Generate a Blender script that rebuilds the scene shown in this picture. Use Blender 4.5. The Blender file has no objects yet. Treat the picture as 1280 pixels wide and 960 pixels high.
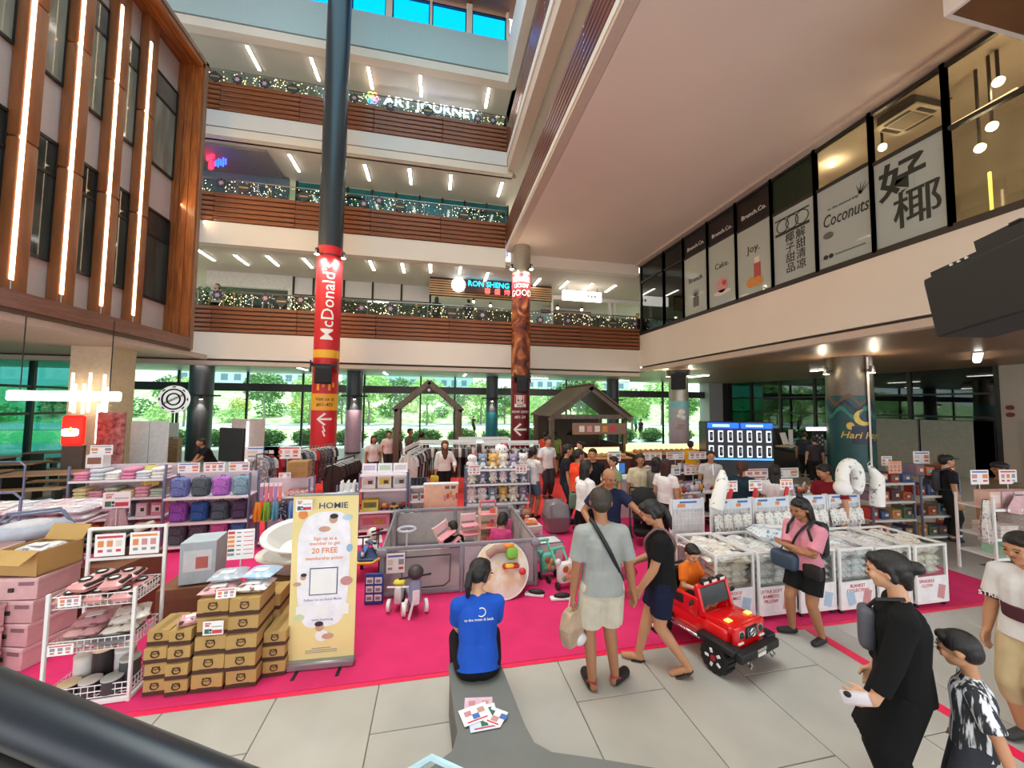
import bpy, bmesh, math, random
from mathutils import Vector, Matrix, Euler
random.seed(7)
R = math.radians
PI = math.pi
SC = bpy.context.scene
COL = SC.collection

# ------------------------------------------------------------------ camera
CAM_H = 2.65
FPX = 470.0
_yaw, _pitch, _roll = R(11.5), R(3.2), R(0.6)
_f = Vector((math.sin(_yaw)*math.cos(_pitch), math.cos(_yaw)*math.cos(_pitch), math.sin(_pitch)))
_r0 = Vector((math.cos(_yaw), -math.sin(_yaw), 0))
_u0 = _r0.cross(_f)
_r = _r0*math.cos(_roll) + _u0*math.sin(_roll)
_u = _u0*math.cos(_roll) - _r0*math.sin(_roll)
CAMP = Vector((0, 0, CAM_H))
cam_data = bpy.data.cameras.new('camera')
cam_data.sensor_width = 36
cam_data.lens = FPX/1280*36
cam_data.clip_start = 0.05
cam_data.clip_end = 400
cam = bpy.data.objects.new('camera', cam_data)
COL.objects.link(cam)
m = Matrix((_r, _u, -_f)).transposed().to_4x4()
m.translation = CAMP
cam.matrix_world = m
SC.camera = cam

# ------------------------------------------------------------------ world, daylight, exposure
world = bpy.data.worlds.new('daylight')
SC.world = world
world.use_nodes = True
_bg = world.node_tree.nodes['Background']
_bg.inputs[0].default_value = (0.93, 0.96, 1.0, 1)
_bg.inputs[1].default_value = 2.3
SC.view_settings.view_transform = 'Standard'
SC.view_settings.look = 'None'
SC.view_settings.gamma = 1
SC.view_settings.use_curve_mapping = False
SC.view_settings.exposure = 0.2

def area_light(name, loc, size, size_y, power, color=(1, 1, 1), rot=(0, 0, 0), parent=None):
    l = bpy.data.lights.new(name, 'AREA')
    l.shape = 'RECTANGLE'; l.size = size; l.size_y = size_y
    l.energy = power; l.color = color
    o = bpy.data.objects.new(name, l)
    COL.objects.link(o)
    o.location = loc; o.rotation_euler = rot
    if parent: o.parent = parent
    return o

# added lights under the closed roof: teal for upper walls, warm for the floor
area_light('roof_teal_fill', (-2.5, 5.0, 21.6), 10, 18, 1100, (0.40, 0.82, 1.0))
area_light('roof_floor_fill', (-2.2, 5.0, 21.5), 9, 17, 620, (1.0, 0.95, 0.86)).data.spread = R(75)
sun = bpy.data.lights.new('sun', 'SUN'); sun.energy = 6.5; sun.angle = R(4); sun.color = (1, .96, .88)
_so = bpy.data.objects.new('sun', sun); COL.objects.link(_so); _so.rotation_euler = (R(-24), R(10), 0)

# ------------------------------------------------------------------ pixel helpers (1280 x 960 frame)
def ray(px, py):
    return _f + _r*((px-640)/FPX) - _u*((py-480)/FPX)
def onz(px, py, z=0.0):
    d = ray(px, py); return CAMP + d*((z-CAM_H)/d.z)
def ony(px, py, y):
    d = ray(px, py); return CAMP + d*(y/d.y)
def onx(px, py, x):
    d = ray(px, py); return CAMP + d*(x/d.x)

# ------------------------------------------------------------------ materials
MATS = {}
def lin(c):
    if isinstance(c, str):
        c = c.lstrip('#'); c = [int(c[i:i+2], 16)/255 for i in (0, 2, 4)]
        c = [x/12.92 if x <= .04045 else ((x+.055)/1.055)**2.4 for x in c]
    return (c[0], c[1], c[2], 1)
def mat(name, color, rough=.6, metal=0.0, var=.08, scale=9.0, bump=0.0, emit=None, strength=0.0, alpha=1.0, coat=0.0, stretch=None, sheen=0.0, color2=None, bscale=None, spec=.5, pos=(.3, .7)):
    """Principled material whose colour is broken up by object-space noise."""
    if name in MATS: return MATS[name]
    mt = bpy.data.materials.new(name); mt.use_nodes = True
    nt = mt.node_tree; b = nt.nodes['Principled BSDF']
    b.inputs['Roughness'].default_value = rough
    b.inputs['Metallic'].default_value = metal
    b.inputs['Coat Weight'].default_value = coat
    b.inputs['Sheen Weight'].default_value = sheen
    b.inputs['Specular IOR Level'].default_value = spec
    c = lin(color)
    tc = nt.nodes.new('ShaderNodeTexCoord')
    mp = nt.nodes.new('ShaderNodeMapping')
    nt.links.new(tc.outputs['Object'], mp.inputs[0])
    if stretch: mp.inputs['Scale'].default_value = stretch
    nz = nt.nodes.new('ShaderNodeTexNoise'); nz.inputs['Scale'].default_value = scale; nz.inputs['Detail'].default_value = 3
    nt.links.new(mp.outputs[0], nz.inputs['Vector'])
    rp = nt.nodes.new('ShaderNodeValToRGB')
    rp.color_ramp.elements[0].position, rp.color_ramp.elements[1].position = pos
    if color2 is None:
        rp.color_ramp.elements[0].color = tuple(max(0, x*(1-var)) for x in c[:3])+(1,)
        rp.color_ramp.elements[1].color = tuple(min(1, x*(1+var)) for x in c[:3])+(1,)
    else:
        rp.color_ramp.elements[0].color = c; rp.color_ramp.elements[1].color = lin(color2)
    nt.links.new(nz.outputs[0], rp.inputs[0])
    nt.links.new(rp.outputs[0], b.inputs['Base Color'])
    if bump:
        bp = nt.nodes.new('ShaderNodeBump'); bp.inputs['Strength'].default_value = bump; bp.inputs['Distance'].default_value = .02
        if bscale:
            n2 = nt.nodes.new('ShaderNodeTexNoise'); n2.inputs['Scale'].default_value = bscale
            nt.links.new(mp.outputs[0], n2.inputs['Vector']); nt.links.new(n2.outputs[0], bp.inputs['Height'])
        else:
            nt.links.new(nz.outputs[0], bp.inputs['Height'])
        nt.links.new(bp.outputs[0], b.inputs['Normal'])
    if emit is not None:
        b.inputs['Emission Color'].default_value = lin(emit); b.inputs['Emission Strength'].default_value = strength
    if alpha < 1: b.inputs['Alpha'].default_value = alpha
    mt.diffuse_color = c
    MATS[name] = mt
    return mt
def glow(name, color, strength):
    if name in MATS: return MATS[name]
    mt = bpy.data.materials.new(name); mt.use_nodes = True; nt = mt.node_tree
    b = nt.nodes['Principled BSDF']
    b.inputs['Base Color'].default_value = lin(color)
    b.inputs['Emission Color'].default_value = lin(color); b.inputs['Emission Strength'].default_value = strength
    MATS[name] = mt; return mt
def glass(name, tint, gloss=.10, rough=.02, op=0.0, opc='#cfd8d4'):
    """Thin pane: transparent tint + a little mirror (+ some frosted film)."""
    if name in MATS: return MATS[name]
    mt = bpy.data.materials.new(name); mt.use_nodes = True; nt = mt.node_tree
    nt.nodes.remove(nt.nodes['Principled BSDF'])
    out = nt.nodes['Material Output']
    t = nt.nodes.new('ShaderNodeBsdfTransparent'); t.inputs[0].default_value = lin(tint)
    g = nt.nodes.new('ShaderNodeBsdfGlossy'); g.inputs['Roughness'].default_value = rough; g.inputs[0].default_value = (.9, .93, .95, 1)
    mx = nt.nodes.new('ShaderNodeMixShader')
    lw = nt.nodes.new('ShaderNodeLayerWeight'); pw = nt.nodes.new('ShaderNodeMath'); pw.operation = 'POWER'; pw.inputs[1].default_value = 4
    fr = nt.nodes.new('ShaderNodeMath'); fr.operation = 'MULTIPLY_ADD'; fr.inputs[1].default_value = .6; fr.inputs[2].default_value = gloss*.5+.02
    nt.links.new(lw.outputs['Facing'], pw.inputs[0]); nt.links.new(pw.outputs[0], fr.inputs[0]); nt.links.new(fr.outputs[0], mx.inputs[0])
    nt.links.new(t.outputs[0], mx.inputs[1]); nt.links.new(g.outputs[0], mx.inputs[2])
    last = mx
    if op > 0:
        d = nt.nodes.new('ShaderNodeBsdfPrincipled'); d.inputs['Base Color'].default_value = lin(opc); d.inputs['Roughness'].default_value = .35
        m2 = nt.nodes.new('ShaderNodeMixShader'); m2.inputs[0].default_value = op
        nt.links.new(mx.outputs[0], m2.inputs[1]); nt.links.new(d.outputs[0], m2.inputs[2]); last = m2
    nt.links.new(last.outputs[0], out.inputs[0])
    MATS[name] = mt; return mt
def wood(name, c1, c2, rough=.45, stretch=(1, 1, 1), scale=4.0, coat=.1):
    if name in MATS: return MATS[name]
    mt = mat(name, c1, rough, var=0, scale=scale, color2=c2, stretch=stretch, coat=coat)
    nz = [n for n in mt.node_tree.nodes if n.type == 'TEX_NOISE'][0]
    nz.inputs['Detail'].default_value = 6; nz.inputs['Distortion'].default_value = .6
    return mt

# ------------------------------------------------------------------ mesh builder
class MB:
    def __init__(s): s.v = []; s.f = []; s.mi = []; s.m = 0; s.M = None
    def _add(s, vs, fs):
        n = len(s.v)
        if s.M is not None: vs = [s.M @ Vector(p) for p in vs]
        s.v.extend([tuple(p) for p in vs])
        s.f.extend([tuple(i+n for i in f) for f in fs]); s.mi.extend([s.m]*len(fs))
        return s
    def box(s, c, d, rz=0, rx=0, ry=0):
        x, y, z = d[0]/2, d[1]/2, d[2]/2
        vs = [Vector(p) for p in ((-x,-y,-z),(x,-y,-z),(x,y,-z),(-x,y,-z),(-x,-y,z),(x,-y,z),(x,y,z),(-x,y,z))]
        if rz or rx or ry:
            e = Euler((rx, ry, rz)).to_matrix(); vs = [e @ p for p in vs]
        c = Vector(c)
        return s._add([p+c for p in vs], [(0,3,2,1),(4,5,6,7),(0,1,5,4),(1,2,6,5),(2,3,7,6),(3,0,4,7)])
    def b2(s, a, b):
        return s.box([(a[i]+b[i])/2 for i in range(3)], [abs(b[i]-a[i]) for i in range(3)])
    def rbox(s, c, d, r=.02, seg=1, rz=0, rx=0, ry=0):
        key = (round(d[0],4), round(d[1],4), round(d[2],4), round(r,4), seg)
        if key not in _RB:
            bm = bmesh.new(); bmesh.ops.create_cube(bm, size=1)
            for v in bm.verts: v.co = Vector((v.co.x*d[0], v.co.y*d[1], v.co.z*d[2]))
            bmesh.ops.bevel(bm, geom=bm.edges[:]+bm.verts[:], offset=r, segments=seg, affect='EDGES', profile=.5)
            bm.verts.index_update()
            _RB[key] = ([v.co.copy() for v in bm.verts], [tuple(v.index for v in f.verts) for f in bm.faces]); bm.free()
        vs, fs = _RB[key]
        e = Euler((rx, ry, rz)).to_matrix(); c = Vector(c)
        return s._add([e @ p + c for p in vs], fs)
    def cyl(s, p0, p1, r0, r1=None, n=12, caps=True):
        p0, p1 = Vector(p0), Vector(p1); r1 = r0 if r1 is None else r1
        a = (p1-p0).normalized()
        t = Vector((0,0,1)) if abs(a.z) < .9 else Vector((1,0,0))
        x = a.cross(t).normalized(); y = a.cross(x)
        vs = []
        for p, r in ((p0, r0), (p1, r1)):
            for i in range(n):
                an = 2*PI*i/n; vs.append(p + x*(r*math.cos(an)) + y*(r*math.sin(an)))
        fs = [(i, (i+1) % n, n+(i+1) % n, n+i) for i in range(n)]
        if caps: fs += [tuple(range(n-1, -1, -1)), tuple(range(n, 2*n))]
        return s._add(vs, fs)
    def tube(s, pts, r, n=8, closed=False, rr=None):
        pts = [Vector(p) for p in pts]; N = len(pts); vs = []
        up = None
        for i, p in enumerate(pts):
            a = (pts[(i+1) % N] - pts[i-1]) if closed or 0 < i < N-1 else (pts[1]-pts[0] if i == 0 else pts[-1]-pts[-2])
            a.normalize()
            if up is None: up = Vector((0,0,1)) if abs(a.z) < .9 else Vector((1,0,0))
            x = a.cross(up)
            if x.length < 1e-4: x = a.cross(Vector((0,1,.1)))
            x.normalize(); y = x.cross(a).normalized(); up = y
            q = rr[i] if rr else r
            for k in range(n):
                an = 2*PI*k/n; vs.append(p + x*(q*math.cos(an)) + y*(q*math.sin(an)))
        fs = []
        for i in range(N if closed else N-1):
            j = (i+1) % N
            for k in range(n): fs.append((i*n+k, i*n+(k+1) % n, j*n+(k+1) % n, j*n+k))
        if not closed: fs += [tuple(range(n-1, -1, -1)), tuple(range((N-1)*n, N*n))]
        return s._add(vs, fs)
    def ball(s, c, r, nu=12, nv=8, rot=None):
        if not hasattr(r, '__len__'): r = (r, r, r)
        c = Vector(c); vs = [Vector((0,0,-r[2]))]; fs = []
        for j in range(1, nv):
            th = -PI/2 + PI*j/nv
            for i in range(nu):
                ph = 2*PI*i/nu; vs.append(Vector((r[0]*math.cos(th)*math.cos(ph), r[1]*math.cos(th)*math.sin(ph), r[2]*math.sin(th))))
        vs.append(Vector((0,0,r[2]))); L = len(vs)-1
        for i in range(nu):
            fs.append((0, 1+(i+1) % nu, 1+i)); fs.append((L, L-nu+i, L-nu+(i+1) % nu))
        for j in range(nv-2):
            for i in range(nu): fs.append((1+j*nu+i, 1+j*nu+(i+1) % nu, 1+(j+1)*nu+(i+1) % nu, 1+(j+1)*nu+i))
        if rot is not None:
            e = Euler(rot).to_matrix(); vs = [e @ p for p in vs]
        return s._add([p+c for p in vs], fs)
    def lathe(s, prof, c=(0,0,0), n=16):
        c = Vector(c); vs = []; k = len(prof)
        for r, z in prof:
            for i in range(n):
                a = 2*PI*i/n; vs.append(c + Vector((r*math.cos(a), r*math.sin(a), z)))
        fs = [(j*n+i, j*n+(i+1) % n, (j+1)*n+(i+1) % n, (j+1)*n+i) for j in range(k-1) for i in range(n)]
        fs += [tuple(range(n-1, -1, -1)), tuple(range((k-1)*n, k*n))]
        return s._add(vs, fs)
    def prism(s, poly, h, o=(0,0,0), ex=(1,0,0), ey=(0,1,0)):
        """extrude a 2-D outline (counter-clockwise in ex,ey) by h along ex x ey"""
        o, ex, ey = Vector(o), Vector(ex), Vector(ey); n = ex.cross(ey).normalized()
        a = [o + ex*p[0] + ey*p[1] for p in poly]; k = len(a)
        vs = a + [p + n*h for p in a]
        return s._add(vs, [tuple(range(k-1, -1, -1)), tuple(range(k, 2*k))] + [(i, (i+1) % k, k+(i+1) % k, k+i) for i in range(k)])
    def quad(s, *p): return s._add([Vector(q) for q in p], [tuple(range(len(p)))])
    def grid(s, fn, nu, nv, thick=None):
        vs = [fn(i/nu, j/nv) for j in range(nv+1) for i in range(nu+1)]
        return s._add(vs, [(j*(nu+1)+i, j*(nu+1)+i+1, (j+1)*(nu+1)+i+1, (j+1)*(nu+1)+i) for j in range(nv) for i in range(nu)])
    def mesh(s, name, mats, smooth=True, ang=38):
        me = bpy.data.meshes.new(name)
        me.from_pydata(s.v, [], s.f)
        if not isinstance(mats, (list, tuple)): mats = [mats]
        for q in mats: me.materials.append(q)
        if len(mats) > 1: me.polygons.foreach_set('material_index', s.mi)
        if smooth:
            me.shade_smooth(); me.set_sharp_from_angle(angle=R(ang))
        me.update()
        return me
    def build(s, name, mats, parent=None, **kw):
        return link(name, s.mesh(name, mats), parent, **kw)
_RB = {}
def link(name, me, parent=None, loc=None, rot=None, **kw):
    o = bpy.data.objects.new(name, me); COL.objects.link(o)
    if parent: o.parent = parent
    if loc is not None: o.location = loc
    if rot is not None: o.rotation_euler = rot
    return tag(o, **kw)
def tag(o, label=None, cat=None, group=None, kind=None):
    if label: o['label'] = label
    if cat: o['category'] = cat
    if group: o['group'] = group
    if kind: o['kind'] = kind
    return o
def thing(name, label, cat, loc=(0,0,0), rz=0, group=None):
    o = bpy.data.objects.new(name, None); COL.objects.link(o); o.empty_display_size = .1
    o.location = loc; o.rotation_euler = (0, 0, rz)
    return tag(o, label, cat, group)
def struct(name, mb, mats, label, parent=None, cat=None):
    return mb.build(name, mats, parent, label=label, kind='structure', cat=cat)
def copy_tree(o, parent=None):
    c = o.copy(); COL.objects.link(c); c.parent = parent
    for ch in list(o.children): copy_tree(ch, c)
    return c
def ordinal(i): return ['first', 'second', 'third', 'fourth', 'fifth', 'sixth', 'seventh', 'eighth', 'ninth', 'tenth', 'eleventh', 'twelfth', 'thirteenth', 'fourteenth', 'fifteenth', 'sixteenth', 'seventeenth', 'eighteenth', 'nineteenth', 'twentieth'][i]

WORK = bpy.data.scenes.new('workbench')      # scratch scene for evaluating text and welds; removed at the end
def evaluated(o):
    WORK.collection.objects.link(o); vl = WORK.view_layers[0]; vl.update()
    me = bpy.data.meshes.new_from_object(o.evaluated_get(vl.depsgraph))
    bpy.data.objects.remove(o); return me
_TXT = {}
def text_mesh(txt, size=1.0, depth=.01, mt=None, align='CENTER', bold=0.0, sx=1.0, shear=0.0, res=2):
    key = (txt, size, depth, mt.name if mt else '', align, bold, sx, shear)
    if key in _TXT: return _TXT[key]
    cu = bpy.data.curves.new('lettering', 'FONT'); cu.body = txt; cu.size = size; cu.extrude = depth/2
    cu.align_x = align; cu.align_y = 'CENTER'; cu.resolution_u = res; cu.offset = bold*size*.4; cu.shear = shear
    o = bpy.data.objects.new('lettering', cu)
    me = evaluated(o); bpy.data.curves.remove(cu)
    me.name = 'lettering'
    me.materials.clear()
    if mt: me.materials.append(mt)
    for v in me.vertices: v.co.x *= sx
    _TXT[key] = me
    return me
def text(name, txt, size, mt, parent=None, loc=(0,0,0), rot=(0,0,0), depth=.01, **kw):
    """flat or raised lettering; lies in local XY, rotate x by 90 deg to stand it up"""
    lab = kw.pop('label', None); cat = kw.pop('cat', None); grp = kw.pop('group', None); kd = kw.pop('kind', None)
    return link(name, text_mesh(txt, size, depth, mt, **kw), parent, loc, rot, label=lab, cat=cat, group=grp, kind=kd)
STAND = (R(90), 0, 0)
# ================================================================== SETTING
M_floor = mat('floor_stone', '#b4afa6', .32, var=.10, scale=1.6, bump=.02)
M_joint = mat('floor_joint', '#6b675f', .8)
M_pink = mat('pink_carpet', '#d83269', .95, var=.07, scale=3, bump=.15, bscale=220, sheen=.0, spec=.2)
M_redc = mat('red_carpet', '#e0403c', .95, var=.07, scale=3, bump=.15, bscale=220, spec=.2)
M_tape = mat('red_tape', '#f01a50', .5)
M_fascia = mat('beige_plaster', '#e4d8c9', .7, var=.03, scale=.6)
M_white = mat('white_plaster', '#dcd7d2', .7, var=.03, scale=.8)
M_soffit = mat('warm_soffit', '#e6d5c5', .75, var=.04, scale=.35)
M_gap = mat('shadow_gap', '#4a4038', .9)
M_lip = mat('lip_plaster', '#c9b6a6', .7, var=.03)
M_ceil = mat('gallery_ceiling', '#cfc6b8', .8, var=.03, scale=.7)
M_gceil = mat('ground_ceiling', '#7d858a', .38, var=.06, scale=2, stretch=(.2, 6, 1))
M_rceil = mat('ground_ceiling_brown', '#8a6a52', .4, var=.06, scale=1.2)
M_slat = wood('walnut_slat', '#6f3c20', '#995a33', .4, (.35, 6, 6), 3.0)
M_slatY = wood('walnut_slat_side', '#5c3222', '#7c4a34', .35, (6, .35, 6), 3.0)
M_backing = mat('slat_backing', '#3a2013', .7)
M_frame = wood('frame_timber', '#7a3f1e', '#b2672f', .4, (5, 5, .35), 3.0)
M_fin = wood('fin_timber', '#8a5330', '#a8683e', .4, (2, 2, .3), 2.5)
M_panel = mat('pinkish_panel', '#c3b4ae', .6, var=.03)
M_alu = mat('dark_aluminium', '#3d3a38', .4, .6)
M_steelD = mat('column_steel', '#3e454b', .3, .35, var=.05)
M_lamp = glow('lamp_diffuser', '#fff6ea', 14)
M_lampw = glow('led_strip_warm', '#ffdcae', 8)
M_house = mat('lamp_housing', '#d8d8d6', .5)
G_clear = glass('clear_glass', '#e6f2ee', .02)
G_rail = glass('rail_glass', '#dfeae6', .02)
G_dark = glass('dark_glass', '#565c58', .10)
G_teal = glass('teal_glass', '#4f9aa0', .12)
G_sky = glass('blue_skyglass', '#00cbff', .04)
G_frost = glass('frosted_film', '#cfd8cf', .08, op=.72, opc='#c3cbc0')
G_frost2 = glass('frosted_film_grey', '#c4ccca', .10, op=.78, opc='#b6bfba')
G_curtain = glass('curtain_window', '#3f4442', .12)
G_outer = glass('outer_glazing', '#ecf8f4', .0)

# ---- ground floor slab and the big stone tiles in front of the carpet
mb = MB(); mb.b2((-24, -6, -.3), (24, 24.2, -.006))
floor = struct('floor', mb, M_joint, 'grey stone concourse floor of the mall atrium')
TW, TL = .88, 1.76
_tm = MB(); _tm.rbox((0, 0, -.01), (TW-.008, TL-.008, .02), .004)
_tme = _tm.mesh('tile', M_floor)
for i in range(-8, 12):
    x = 1.30 + TW*(i+.5)
    off = 0 if i % 2 == 0 else .9
    for j in range(-2, 2):
        y = 3.33 + TL*(j+.5) - (1.76 if i == -1 else 0) + (off if i % 2 else 0) - .9*0
        if y - TL/2 > 3.9: continue
        link('tile', _tme, floor, (x, y, 0))
mb = MB(); mb.b2((-24, 4.9, -.02), (24, 24.2, -.001)); mb.build('floor_finish', M_floor, floor)
mb = MB(); mb.b2((-24, -6, -.02), (-5.7, 4.9, -.001)); mb.b2((11.9, -6, -.02), (24, 4.9, -.001)); mb.build('floor_finish', M_floor, floor)

struct('wall_light_blocker', MB().b2((-24, -6.2, 6.5), (24, -6, 21.75)), M_fascia, 'unseen upper wall added behind the viewer to darken the upper floors')  # unseen wall added to keep daylight off the upper floors
struct('wall_left', MB().b2((-10.0, -6, 4.6), (-9.7, 4.0, 21.7)), M_fascia, 'plain wall continuing the left facade')
# ---- carpets
def slab(name, x0, y0, x1, y1, z, mt, label, cat='carpet'):
    mb = MB(); mb.rbox(((x0+x1)/2, (y0+y1)/2, z/2+.001), (x1-x0, y1-y0, z), .002)
    return mb.build(name, mt, label=label, cat=cat)
slab('carpet', -10.5, 3.93, 8.4, 8.8, .006, M_pink, 'bright pink needle carpet under the baby fair stalls')
slab('carpet', -5.6, 8.82, 5.0, 15.5, .006, M_redc, 'red needle carpet leading back between the clothing racks')
slab('carpet_edge_tape', -10.5, 3.87, 8.4, 3.925, .005, M_tape, 'long red tape along the front edge of the pink carpet', 'tape')
slab('floor_tape', 4.40, -1.5, 4.52, 3.86, .004, M_tape, 'red tape running across the stone floor towards the viewer', 'tape')

# ---- wooden slat band helper: boards are separate pieces of the wall
def band_x(label, x0, x1, y, z0, z1, n=6):
    mb = MB(); mb.b2((x0, y+.04, z0), (x1, y+.34, z1))
    w = struct('wall_band', mb, M_backing, label)
    h = (z1-z0)/n
    k = max(1, round((x1-x0)/3.1)); L = (x1-x0)/k
    s = MB(); s.rbox((0, .02, 0), (L-.006, .07, h*.80), .018)
    me = s.mesh('slat', M_slat)
    for j in range(k):
        for i in range(n): link('slat', me, w, (x0+L*(j+.5), y, z0+h*(i+.5)))
    return w
def band_y(label, x, y0, y1, z0, z1, n=6):
    mb = MB(); mb.b2((x+.04, y0, z0), (x+.34, y1, z1))
    w = struct('wall_band', mb, M_backing, label)
    h = (z1-z0)/n
    k = max(1, round((y1-y0)/3.1)); L = (y1-y0)/k
    s = MB(); s.rbox((.02, 0, 0), (.07, L-.006, h*.80), .018)
    me = s.mesh('slat', M_slatY)
    for j in range(k):
        for i in range(n): link('slat', me, w, (x, y0+L*(j+.5), z0+h*(i+.5)))
    return w

YB, XE, XR, XL = 17.0, 3.1, 9.97, -12.0
# level two (spans the whole back)
band_x('horizontal timber slats along the second floor gallery edge', XL, XR-.02, YB, 5.45, 6.53)
mb = MB(); mb.b2((XL, YB+.02, 4.38), (XR, YB+.4, 5.44)); struct('wall_fascia', mb, M_fascia, 'beige fascia below the second floor slats')
mb = MB(); mb.b2((XL-8, YB+.12, 4.30), (XR, YB+.5, 4.375)); struct('trim_1', mb, M_gap, 'dark shadow gap under the second floor fascia')
mb = MB(); mb.b2((XL-8, YB+.06, 4.14), (XR, YB+.6, 4.30)); struct('trim_2', mb, M_lip, 'beige lip below the second floor fascia')
# level three and four
for lv, (z0, z1, zs, zl) in enumerate(((10.0, 11.22, 9.10, 9.1), (14.70, 15.95, 13.80, 13.6))):
    nm = ('third', 'fourth')[lv]
    band_x(f'horizontal timber slats along the {nm} floor gallery edge', XL, XE-.02, YB, z0, z1)
    if lv == 0:
        mb = MB(); mb.b2((XL, YB+.03, 9.08), (XE, YB+.4, z0-.01)); struct('wall_fascia', mb, M_fascia, 'beige fascia below the third floor slats')
    else:
        mb = MB(); mb.b2((XL, YB+.03, 14.02), (XE, YB+.4, z0-.01)); struct('wall_fascia', mb, M_white, 'white fascia below the fourth floor slats')
        mb = MB(); mb.b2((XL, YB+.10, 13.96), (XE+.3, YB+.4, 14.02)); struct('trim_3', mb, M_gap, 'dark line under the fourth floor fascia')
        mb = MB(); mb.b2((XL, YB+.02, 13.62), (XE+.3, YB+.4, 13.96)); struct('trim_4', mb, M_fascia, 'beige lip under the fourth floor fascia')
# right gallery overhang, edge at X = XE
YN = 1.2
band_y('timber slats along the third floor edge of the right overhang', XE, YN, YB+.04, 10.12, 11.25)
band_y('timber slats along the fourth floor edge of the right overhang', XE, YN, YB+.04, 14.72, 15.95)
mb = MB(); mb.b2((XE, YN, 9.92), (XE+.4, YB, 10.11)); struct('wall_edge', mb, M_white, 'white edge strip of the third floor overhang')
mb = MB(); mb.b2((XE+.02, YN, 9.80), (XE+.29, YB, 9.92)); struct('wall_edge', mb, M_lip, 'beige edge strip of the third floor overhang')
mb = MB(); mb.b2((XE, YN, 14.35), (XE+.4, YB, 14.71)); struct('wall_edge', mb, M_white, 'white edge strip of the fourth floor overhang')
mb = MB(); mb.b2((XE+.05, YN, 13.75), (XE+.5, YB, 14.34)); struct('wall_edge', mb, M_lip, 'beige edge band of the fourth floor overhang')
mb = MB(); mb.b2((XE, YN, 18.1), (XE+.4, YB+.3, 20.3)); struct('wall_edge', mb, M_white, 'white wall above the fourth floor of the right side')
mb = MB(); mb.b2((XE+.3, YN, 9.80), (24, YB+.4, 10.0)); struct('ceiling', mb, M_soffit, 'large plain warm soffit under the third floor')
mb = MB(); mb.b2((XE+.3, YN, 13.8), (24, YB+6, 14.0)); struct('ceiling', mb, M_ceil, 'third floor ceiling on the right side')
mb = MB(); mb.b2((XE+.3, YN, 18.2), (24, YB+6, 18.4)); struct('ceiling', mb, M_ceil, 'fourth floor ceiling on the right side')
mb = MB(); mb.b2((XE+4.2, YN, 10.0), (XE+4.4, YB+2, 18.2)); struct('wall_right', mb, M_fascia, 'shop wall set back on the right upper floors')
for z in (11.3, 16.0):
    mb = MB(); mb.b2((XE+1.2, 15.2, z-1), (XE+2.0, 16.0, z+2.4)); struct('column', mb, M_alu, 'dark square pier on the right upper gallery')
# gallery floors and ceilings along the back
for nm, zf, zc, yw in (('second', 6.1, 9.28, 21.4), ('third', 10.8, 13.62, 19.9), ('fourth', 15.5, 18.2, 19.9)):
    x1 = 24 if nm == 'second' else XE+.5
    mb = MB(); mb.b2((XL-8, YB+.3, zc), (x1, yw+4.9, zc+.2)); struct('ceiling', mb, M_ceil, f'pale ceiling of the {nm} floor gallery')
    mb = MB(); mb.b2((XL-8, YB+.3, zf-.2), (x1, yw+3, zf)); struct('floor_slab', mb, M_ceil, f'floor slab of the {nm} floor gallery')
# top: blank wall, clerestory windows, brown roof soffit
mb = MB(); mb.b2((XL-4, YB, 18.62), (XE, YB+.4, 20.28)); struct('wall_back', mb, mat('plaster_teal_light', '#b2c6c8', .7, var=.03), 'pale wall below the clerestory windows')  # white plaster; dim teal daylight is put into its colour
mb = MB(); mb.b2((XL-4, YB+.08, 18.52), (XE, YB+.4, 18.62)); struct('trim_5', mb, M_gap, 'dark line at the foot of the top wall')
mb = MB(); mb.b2((XL-4, YB-.02, 18.14), (XE+.3, YB+.4, 18.52)); struct('trim_6', mb, M_fascia, 'beige lip at the foot of the top wall')
mb = MB(); mb.b2((XL-4, -6, 21.75), (24, YB+1.2, 21.95))
mb.b2((XL-4, YB+.0, 21.55), (XE, YB+.3, 21.75))
M_roof = mat('brown_roof', '#5a3624', .6, var=.08)
struct('ceiling', MB().b2((-24, -6, 21.75), (24, YB+.3, 21.95)), M_roof, 'dark brown roof soffit above the clerestory')
_wx = [ony(p, q, YB).x for p, q in ((440, 10), (482, 18), (490, 19), (537, 29), (540, 30), (583, 39), (590, 41), (633, 50), (636, 50))]
for i, (xa, xb) in enumerate(((_wx[0]-2.6, _wx[0]-.12), (_wx[0]-.04, _wx[1]), (_wx[2], _wx[3]), (_wx[4], _wx[5]), (_wx[6], _wx[7]), (_wx[8], XE))):
    mb = MB()
    for a, b in (((xa, 20.28), (xb, 20.34)), ((xa, 21.49), (xb, 21.55))): mb.b2((a[0], YB+.1, a[1]), (b[0], YB+.22, b[1]))
    for xx in (xa, xb-.05): mb.b2((xx, YB+.1, 20.34), (xx+.05, YB+.22, 21.49))
    w = struct(f'window_{i+1}', mb, M_alu, 'clerestory window showing bright blue sky below the brown roof')
    MB().b2((xa+.05, YB+.15, 20.34), (xb-.05, YB+.17, 21.49)).build('pane', G_sky, w)
mb = MB()
for i in range(0, 5):
    mb.b2((( _wx[1], _wx[3], _wx[5], _wx[7], -20)[i], YB, 20.28), ((_wx[2], _wx[4], _wx[6], _wx[8], _wx[0]-2.6)[i], YB+.3, 21.75))
struct('wall_piers', mb, M_fascia, 'narrow piers between the clerestory windows')

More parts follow.
